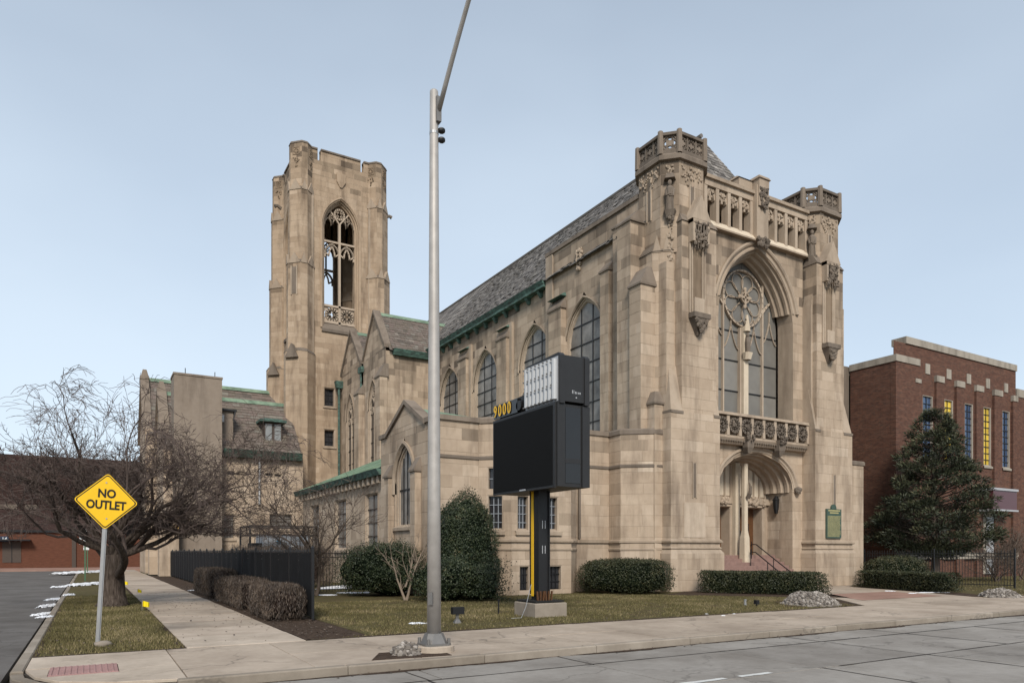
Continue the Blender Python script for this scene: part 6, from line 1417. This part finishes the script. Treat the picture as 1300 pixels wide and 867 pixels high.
# conifer
def conifer(name, label, base, h, rad, seed, trunk_r=.2):
    rng = random.Random(seed); root = thing(name, label, 'tree', tuple(base)); B0 = Vector(base); tm, fm, bm = MB(), MB(), MB()
    tm.tube([B0 + Vector(p) for p in ((0, 0, -.05), (.05, 0, 1.5), (-.05, .1, 4), (0, 0, h * .72), (.1, 0, h * .95))], [trunk_r * 1.3, trunk_r, trunk_r * .8, trunk_r * .4, .03], 9)
    tm.tube([B0 + Vector(p) for p in ((.5, .1, -.05), (.35, .1, 1.2), (.9, .2, 3), (1.4, .3, 5))], [.13, .11, .09, .03], 7)
    def prof(t): return rad * (min(1, (t + .03) / .16)) ** .55 * (1 - max(0, t - .10) / .92) ** .68
    clumps = []
    for i in range(275):
        t = rng.random() ** 1.12 * .99; z = 1.6 + t * (h - 1.9); a = rng.uniform(0, 6.283); rr = prof(t) * (.35 + .68 * rng.random() ** .5) * (1 + .5 * noise.noise(Vector((math.cos(a) * 1.6, math.sin(a) * 1.6, z * .6 + seed))))
        q = B0 + Vector((rr * math.cos(a), rr * math.sin(a), z)); clumps.append((q, t, a, rr))
        s_ = B0 + Vector((0, 0, max(1.5, z - rr * .35))); mid = s_.lerp(q, .6) + Vector((0, 0, -.12)); bm.tube([s_, mid, q], [.045, .03, .012], 4, cap=False)
    for q, t, a, rr in clumps:
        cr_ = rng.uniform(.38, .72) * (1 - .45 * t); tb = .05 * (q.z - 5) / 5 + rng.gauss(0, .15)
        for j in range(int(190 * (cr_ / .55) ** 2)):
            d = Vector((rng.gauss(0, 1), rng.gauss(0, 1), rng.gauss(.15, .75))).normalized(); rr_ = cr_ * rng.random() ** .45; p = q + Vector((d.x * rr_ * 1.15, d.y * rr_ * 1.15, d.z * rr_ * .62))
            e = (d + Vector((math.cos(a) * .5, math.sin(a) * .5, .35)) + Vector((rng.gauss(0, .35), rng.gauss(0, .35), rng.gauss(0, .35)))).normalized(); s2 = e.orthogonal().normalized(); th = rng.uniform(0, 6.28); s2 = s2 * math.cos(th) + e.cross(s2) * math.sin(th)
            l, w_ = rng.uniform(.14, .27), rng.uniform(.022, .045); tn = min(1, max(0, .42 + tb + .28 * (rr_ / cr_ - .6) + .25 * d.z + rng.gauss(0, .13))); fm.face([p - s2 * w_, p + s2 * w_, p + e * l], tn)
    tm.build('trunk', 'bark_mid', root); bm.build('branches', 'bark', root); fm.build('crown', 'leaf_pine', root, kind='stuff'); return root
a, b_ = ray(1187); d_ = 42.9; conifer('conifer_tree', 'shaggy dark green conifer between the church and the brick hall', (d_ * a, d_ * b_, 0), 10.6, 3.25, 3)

# ================================================================== church fittings and small things
mk = thing('historical_marker', 'green cast historical marker with gold text on the right tower', 'plaque', (33.85, 23.95, 2.4))
mx0, mx1 = onY(1049, 0, 23.93)[0], onY(1067.5, 0, 23.93)[0]; mz0, mz1 = onY(1058, 683, 23.93)[2], onY(1058, 646, 23.93)[2]
m = MB(); m.box(mx0, mx1, 23.90, 23.985, mz0, mz1); m.build('plate', 'marker_green', mk)
m = MB(); mc = (mx0 + mx1) / 2; m.tube([(mc, 23.985, mz1 + .05), (mc, 23.90, mz1 + .05)], .2, 14); m.build('crest', 'marker_green', mk)
m = MB(); nrow = 22; hrow = (mz1 - mz0 - .42) / nrow
for i in range(nrow):
    u = mx0 + .07
    while u < mx1 - .1:
        wv = R.uniform(.03, .11); 
        if u + wv < mx1 - .06: m.box(u, u + wv, 23.893, 23.90, mz0 + .08 + i * hrow, mz0 + .08 + i * hrow + hrow * .55)
        u += wv + .02
for i, (a, b_) in enumerate(((.10, .12), (.16, .25))): m.box(mx0 + b_, mx1 - b_, 23.892, 23.90, mz1 - .12 - i * .12, mz1 - .05 - i * .12)
m.build('raised_text', 'marker_text', mk, kind='stuff')
lt = thing('wall_lantern', 'small dark iron lantern on the portal side wall', 'lantern', (XC + 2.55, 25.9, 4.0)); q = onX(985.5, 640, XC + 2.55); lyv, lz = q[1], q[2]; lxv = XC + 2.55
m = MB(); m.frus(octo(lxv - .12, lxv + .10, lyv - .11, lyv + .11, .05), lz - .3, octo(lxv - .17, lxv + .12, lyv - .15, lyv + .15, .06), lz + .22, bottom=True); m.build('lantern_body', 'black_metal', lt)
m = MB(); m.frus(octo(lxv - .2, lxv + .12, lyv - .18, lyv + .18, .06), lz + .22, octo(lxv - .05, lxv + .03, lyv - .04, lyv + .04, .02), lz + .45, bottom=True); m.build('lantern_cap', 'black_metal', lt)
m = MB(); m.frus(octo(lxv - .08, lxv + .06, lyv - .07, lyv + .07, .03), lz - .5, octo(lxv - .11, lxv + .09, lyv - .1, lyv + .1, .04), lz - .3, bottom=True); m.build('lantern_drop', 'black_metal', lt)
m = MB(); m.box(lxv + .08, XC + 2.72, lyv - .04, lyv + .04, lz - .05, lz + .05); m.build('wall_arm', 'black_metal', lt)
for i, (xh, yt_, yb_, lb_) in enumerate(((29.75, 25.55, 23.35, 'black iron handrail on the portal steps, one with the tall looped top'), (28.95 + .0, 24.9, 23.4, 'shorter black iron handrail on the lower portal steps'))):
    hr = thing('handrail', lb_, 'handrail', (xh, 24.4, 0)); zt_ = lambda y__: .0 + max(0, min(1.62, (y__ - 23.55) / .29 * rise)) + .9
    m = MB(); m.tube([(xh, yt_ + .35, zt_(yt_) - .05), (xh, yt_ + .3, zt_(yt_) + .04), (xh, yt_, zt_(yt_) + .03), (xh, yb_ + .25, zt_(yb_ + .25) - .02), (xh, yb_, zt_(yb_) - .12), (xh, yb_ - .1, zt_(yb_) - .16), (xh, yb_ - .12, zt_(yb_) - .24), (xh, yb_ - .04, zt_(yb_) - .28)], .028, 7); m.build('rail', 'black_metal', hr)
    for yy in (yt_ + .3, (yt_ + yb_) / 2, yb_ + .3): m = MB(); m.tube([(xh, yy, max(0, zt_(yy) - 1.0)), (xh, yy, zt_(yy))], .022, 6); m.build('post', 'black_metal', hr)
m = MB(); p_ = gnd(877, 750); m.bevbox(p_[0] - .06, p_[0] + .06, p_[1] - .06, p_[1] + .06, 0, .98, .02); m.box(p_[0] - .07, p_[0] + .07, p_[1] - .07, p_[1] + .07, .86, .9); tag(center(m.build('bollard', 'black_metal')), 'short black post at the end of the green hedge by the tower', 'post')
m = MB(); m.box(onY(868, 0, 24.0)[0], onY(895, 0, 24.0)[0], 23.972, 24.0, 2.45, 4.05, 1.0); m.build('repaired_stone', 'stone_trim', church)
m = MB(); a = onY(1007, 622, FY); m.blob((XC + 2.95, FY - .15, 5.0), (.24, .2, .2), 8, 6, .5, .3); m.build('label_stop', 'stone_soot_shade', church)
# floodlight, stakes
q = gnd(580.5, 790); fl = thing('floodlight', 'small black floodlight standing in the lawn facing the church', 'light', (q[0], q[1], 0))
m = MB(); m.box(q[0] - .16, q[0] + .16, q[1] - .09, q[1] + .05, .22, .40); m.build('housing', 'black_metal', fl); m = MB(); m.tube([(q[0], q[1], 0), (q[0], q[1], .24)], .045, 7); m.build('stand', 'iron_cast', fl)
m = MB(); m.frus(octo(q[0] - .1, q[0] + .1, q[1] - .1, q[1] + .1, .04), -.01, octo(q[0] - .05, q[0] + .05, q[1] - .05, q[1] + .05, .02), .09); m.build('base', 'iron_cast', fl)
q = gnd(633, 779); m = MB(); m.tube([(q[0], q[1], -.02), (q[0], q[1], .40)], .022, 6); m.box(q[0] - .03, q[0] + .03, q[1] - .03, q[1] + .03, .38, .42); tag(center(m.build('ground_stake', 'black_metal')), 'thin dark stake in the lawn left of the sign base', 'stake')
q = gnd(946, 768); m = MB(); m.tube([(q[0], q[1], -.02), (q[0], q[1], .05), (q[0], q[1], .06), (q[0], q[1], .18)], [.05, .05, .04, .04], 8); m.tube([(q[0], q[1], .17), (q[0], q[1], .2)], .05, 8); tag(center(m.build('lawn_spotlight', 'galv')), 'little grey spotlight stub in the lawn by the gravel mound', 'light')
q = gnd(960.5, 769); m = MB(); m.box(q[0] - .07, q[0] + .07, q[1] - .06, q[1] + .06, .06, .2); m.tube([(q[0], q[1], -.02), (q[0], q[1], .08)], .03, 6); tag(center(m.build('lawn_spotlight', 'black_metal')), 'little black boxy spotlight in the lawn by the gravel mound', 'light')
# mounds of gravel, broken rock at the lamp footing
def mound(name, label, px0, px1, py, hgt, mat, n, seed, dep=.8, cat='gravel', stone_=.05):
    rng = random.Random(seed); a, b_ = Vector(gnd(px0, py)), Vector(gnd(px1, py)); c_ = (a + b_) / 2; hw_ = (b_ - a).length / 2; ax = (b_ - a).normalized(); ay = Vector((-ax.y, ax.x, 0)); root = thing(name, label, cat, tuple(c_)); m = MB(); g_ = MB(); N = 14
    H_ = lambda u, v: hgt * max(0, 1 - u * u - v * v) ** .7 * (1 + .35 * noise.noise(Vector((u * 2.2 + seed, v * 2.2, seed)))) - .02
    for i in range(N):
        for j in range(N):
            c4 = []
            for du, dv in ((0, 0), (1, 0), (1, 1), (0, 1)):
                u, v = -1 + 2 * (i + du) / N, -1 + 2 * (j + dv) / N; p = c_ + ax * u * hw_ + ay * v * dep; c4.append((p.x, p.y, H_(u, v)))
            g_.face(c4, rng.uniform(.2, .6))
    g_.build('heap', mat, root, True)
    for i in range(n):
        while True:
            u, v = rng.uniform(-1.05, 1.05), rng.uniform(-1.05, 1.05)
            if u * u + v * v < 1.1: break
        p = c_ + ax * u * hw_ + ay * v * dep; s_ = stone_ * rng.uniform(.5, 1.4); m.blob((p.x, p.y, H_(u, v) + s_ * .3), (s_, s_ * rng.uniform(.6, 1), s_ * .7), 5, 3, .5, rng.random(), i)
    if n: m.build('stones', mat, root, kind='stuff')
    return root
mound('gravel_mound', 'grey gravel mound in bare soil by the forecourt hedge', 996, 1062, 767, .42, 'gravel', 900, 3, 1.0)
mound('gravel_mound', 'grey gravel heap beside the fence end near the bare bushes', 1248, 1290, 757, .30, 'gravel', 500, 4, .8)
mound('rubble_heap', 'jagged broken stone and soil heap beside the lamp footing', 497, 536, 829, .16, 'gravel', 160, 5, .35, 'rubble', .05)
m = MB(); q = gnd(527, 830); m.prism([(q[0] - .9, q[1] - .3), (q[0] + .5, q[1] - .45), (q[0] + .6, q[1] + .3), (q[0] - .5, q[1] + .45)], -.04, .007); struct(m.build('soil_patch', 'soil'))
q = gnd(909, 747); m = MB(); m.blob((q[0], q[1] - .1, .08), (.38, .25, .22), 9, 6, .5); tag(center(m.build('boulder', 'kerb')), 'grey rock lying under the hedge near the bollard', 'rock')
# snow
def snow(label, px, py, wpx, d_, h, seed):
    a, b_ = Vector(gnd(px - wpx / 2, py)), Vector(gnd(px + wpx / 2, py)); c_ = (a + b_) / 2; w_ = (b_ - a).length / 2; m = MB(); N = 26; z0_ = -.13 if c_.x < -1.1 else -.01
    ax = (b_ - a).normalized(); ay = Vector((-ax.y, ax.x, 0)); N = 26; G = {}
    for i in range(N + 1):
        for j in range(N + 1):
            u, v = -1.15 + 2.3 * i / N, -1.15 + 2.3 * j / N; f_ = 1 - (u * u + v * v) / 1.1 + .9 * noise.noise(Vector((u * 1.7 + seed * 3.3, v * 1.7, seed))) + .5 * noise.noise(Vector((u * 5 + seed, v * 5, seed * 2.1)))
            p = c_ + ax * w_ * u + ay * d_ * v; G[i, j] = (f_, (p.x, p.y, z0_ + .005 + h * .75 * max(0, min(1, f_)) ** .6 * (.7 + .5 * noise.noise(Vector((u * 7, v * 7, seed))))))
    for i in range(N):
        for j in range(N):
            q4 = [G[i, j], G[i + 1, j], G[i + 1, j + 1], G[i, j + 1]]
            if sum(q[0] > 0 for q in q4) >= 3: m.face([q[1] for q in q4])
    if not m.f: m.face([G[12, 12][1], G[14, 12][1], G[14, 14][1], G[12, 14][1]])
    tag(center(m.build('snow_patch', 'snow', smooth=True)), label, 'snow', 'old snow patches')
for i, (px, py, wp, d_, h) in enumerate(((103, 727, 26, 3.2, .30), (112, 742, 20, 1.8, .22), (70, 711.5, 60, 1.8, .5), (118, 718, 24, 3.5, .35))): snow('long remnant of old snow on the grass strip behind the bare tree', px, py, wp, d_, h, i) if i != 2 else snow('ridge of ploughed snow along the end of the side street', px, py, wp, d_, h, i)
for i, (px, py, wp, d_, h) in enumerate(((54, 775, 15, .5, .12), (64, 765, 16, .7, .14), (70, 757, 12, .6, .12), (88, 755.5, 10, .3, .14), (57, 783, 12, .3, .08), (80, 742, 12, .9, .14))): snow('small lump of dirty snow along the side street kerb', px, py, wp, d_, h, 20 + i)
for i, (px, py, wp, d_, h) in enumerate(((432, 745, 44, 2.2, .06), (450, 752, 40, .5, .05), (412, 755, 36, .35, .05))): snow('flat white snow lying under the open picket fence', px, py, wp, d_, h, 40 + i)
snow('small grey snow lump on the lawn beside the lamp post', 529, 791, 24, .16, .05, 61)
for px, py, wp in ((245, 749, 11), (283, 762, 12), (291, 756, 8)): snow('scrap of snow in the soil before the leafless hedges', px, py, wp, .25, .04, 70 + px)
for px, py, wp in ((1158, 753, 10), (1185, 752, 44), (1130, 750, 12)): snow('thin strip of snow along the front of the long hedge', px, py, wp, .15, .05, 80 + px)
for px, py in ((897, 779), (918, 781), (932, 779)): snow('tiny white scrap on the lawn edge by the pavement', px, py, 5, .05, .03, 99 + px)
# utility flags
for px, py, s_, lb_ in ((180, 775, .17, 'largest yellow utility flag in the grass strip'), (174, 757, .13, 'middle yellow utility flag on thin wire by the walk'), (157, 745, .16, 'curled yellow flag nearest the tree trunk')):
    q = gnd(px, py); fg_ = thing('marker_flag', lb_, 'flag', (q[0], q[1], 0), 'yellow utility flags'); m = MB(); m.tube([(q[0], q[1], -.02), (q[0] + .02, q[1], .32)], .005, 4); m.build('wire', 'galv', fg_)
    m = MB(); N = 5
    for i in range(N):
        x0_, x1_ = q[0] + .02 + s_ * 1.1 * i / N, q[0] + .02 + s_ * 1.1 * (i + 1) / N; y0_, y1_ = q[1] + .04 * math.sin(i * 1.3), q[1] + .04 * math.sin((i + 1) * 1.3); m.face([(x0_, y0_, .3 - s_ - .03 * i / N), (x1_, y1_, .3 - s_ - .03 * (i + 1) / N), (x1_, y1_, .31 - .06 * (i + 1) / N), (x0_, y0_, .31 - .06 * i / N)])
    m.build('cloth', 'flag_yellow', fg_)
# small parking signs beyond the tree
for i, (px, py, zt_, lb_) in enumerate(((108, 737, 3.2, 'small white parking sign on green post beside the side street'), (111, 727, 2.9, 'second small white sign on thin post farther along the strip'))):
    q = gnd(px, py); pk_ = thing('parking_sign', lb_, 'road sign', (q[0], q[1], 0)); m = MB(); m.box(q[0] - .04, q[0] + .04, q[1] - .03, q[1] + .03, -.05, zt_); m.build('post', 'green_post', pk_); m = MB(); m.box(q[0] - .3, q[0] + .12, q[1] - .06, q[1] - .04, zt_ - .65, zt_); m.build('plate', 'white_sign', pk_)
    m = MB(); m.box(q[0] - .3, q[0] + .12, q[1] - .065, q[1] - .04, zt_ - .95, zt_ - .72); m.build('plate', 'white_sign', pk_)
q = gnd(199.5, 728); m = MB(); m.frus(octo(q[0] - .3, q[0] + .3, q[1] - .3, q[1] + .3, .1), 0, octo(q[0] - .36, q[0] + .36, q[1] - .36, q[1] + .36, .1), 1.3); m.frus(octo(q[0] - .4, q[0] + .4, q[1] - .4, q[1] + .4, .1), 1.3, octo(q[0] - .2, q[0] + .2, q[1] - .2, q[1] + .2, .1), 1.6, bottom=True); tag(center(m.build('litter_bin', 'black_metal')), 'black litter bin beside the stone porch pier', 'bin')
q = gnd(106, 712); m = MB(); m.frus(octo(q[0] - .35, q[0] + .35, q[1] - .35, q[1] + .35, .1), 0, octo(q[0] - .05, q[0] + .05, q[1] - .05, q[1] + .05, .02), 1.1); m.box(q[0] - .4, q[0] + .4, q[1] - .4, q[1] + .4, 0, .08); tag(center(m.build('traffic_cone', 'orange')), 'orange traffic cone far along the side street', 'cone')
# grass blades in the near lawns
rng = random.Random(77)
def inside(p, poly):
    c_ = False
    for i in range(len(poly)):
        a, b_ = poly[i], poly[(i + 1) % len(poly)]
        if (a[1] > p[1]) != (b_[1] > p[1]) and p[0] < (b_[0] - a[0]) * (p[1] - a[1]) / (b_[1] - a[1]) + a[0]: c_ = not c_
    return c_
def blades(name, label, poly, n, hgt):
    m = MB(); xs_ = [p[0] for p in poly]; ys_ = [p[1] for p in poly]; k_ = 0
    while k_ < n:
        x_, y_ = rng.uniform(min(xs_), max(xs_)), rng.uniform(min(ys_), max(ys_))
        if not inside((x_, y_), poly): continue
        if noise.noise(Vector((x_ * .8, y_ * .8, 1.3))) < -.30 and rng.random() < .8: k_ += 1; continue
        k_ += 1; a = rng.uniform(0, 6.28); h_ = hgt * rng.uniform(.4, 1.2); w_ = rng.uniform(.006, .012); ln = rng.uniform(0, .8) * h_; b_ = rng.uniform(0, 6.28); t = min(1, max(0, .45 + .45 * noise.noise(Vector((x_ * .7, y_ * .7, 0))) + rng.gauss(0, .22)))
        m.face([(x_ - w_ * math.cos(a), y_ - w_ * math.sin(a), -.012), (x_ + w_ * math.cos(a), y_ + w_ * math.sin(a), -.012), (x_ + ln * math.cos(b_), y_ + ln * math.sin(b_), h_ - .012)], t)
    o = m.build(name, 'grass_blade', kind='stuff'); o['label'] = label; o['category'] = 'grass'; return o
blades('grass', 'short winter grass of the church front lawn', [(3.9, 14.66), (22.0, 14.66), (24.0, 18.4), (20.6, 22.4), (20.4, 25), (6, 25.4), (5.3, 19), (5.3, 14.95)], 90000, .055)
blades('grass', 'short winter grass of the strip with the yellow sign', rect(-.84, 1.52, 14.66, 34), 42000, .06)
blades('grass', 'thin winter grass of the lawn beyond the conifer', [(33, 14.7), (60, 14.7), (60, 26), (39, 26), (36.5, 20)], 20000, .08)

sgn = onY(6, 684, 96.0); m = MB(); m.box(sgn[0] - .38, sgn[0] + .38, 95.68, 95.75, sgn[2] - .3, sgn[2] + .3); m.build('door_number_sign', 'blue_sign', fb_)
lettering('lettering', '14', .5, 'white_sign', fb_, (sgn[0], 95.66, sgn[2]), (math.pi / 2, 0, 0), .012, 1)

# fallen leaves and litter
rl = random.Random(5); m = MB()
for i in range(2600):
    z_ = rl.random()
    if z_ < .45: x_, y_ = rl.uniform(3.85, 5.0), rl.uniform(15, 40)
    elif z_ < .7: x_, y_ = rl.uniform(4, 22), rl.uniform(14.75, 25)
    elif z_ < .85: x_, y_ = rl.uniform(-.8, 1.5), rl.uniform(14.8, 34)
    elif z_ < .93: x_, y_ = rl.uniform(1.6, 3.7), rl.uniform(14.8, 34)
    else: x_, y_ = rl.uniform(2, 40), rl.gauss(10.85, .1)
    zb = -.125 if y_ < 10.99 else .012; a = rl.uniform(0, 6.28); s_ = rl.uniform(.012, .035); q_ = Vector((math.cos(a), math.sin(a), rl.uniform(-.5, .5))) * s_; r_ = Vector((-math.sin(a), math.cos(a), rl.uniform(-.5, .5))) * s_ * .6; c_ = Vector((x_, y_, zb + .01))
    m.face([c_ - q_, c_ + r_, c_ + q_, c_ - r_], rl.random())
o = m.build('leaf_litter', 'twig_hedge', kind='stuff'); o['label'] = 'scattered dead leaves on lawn, soil bed and gutter'; o['category'] = 'leaves'
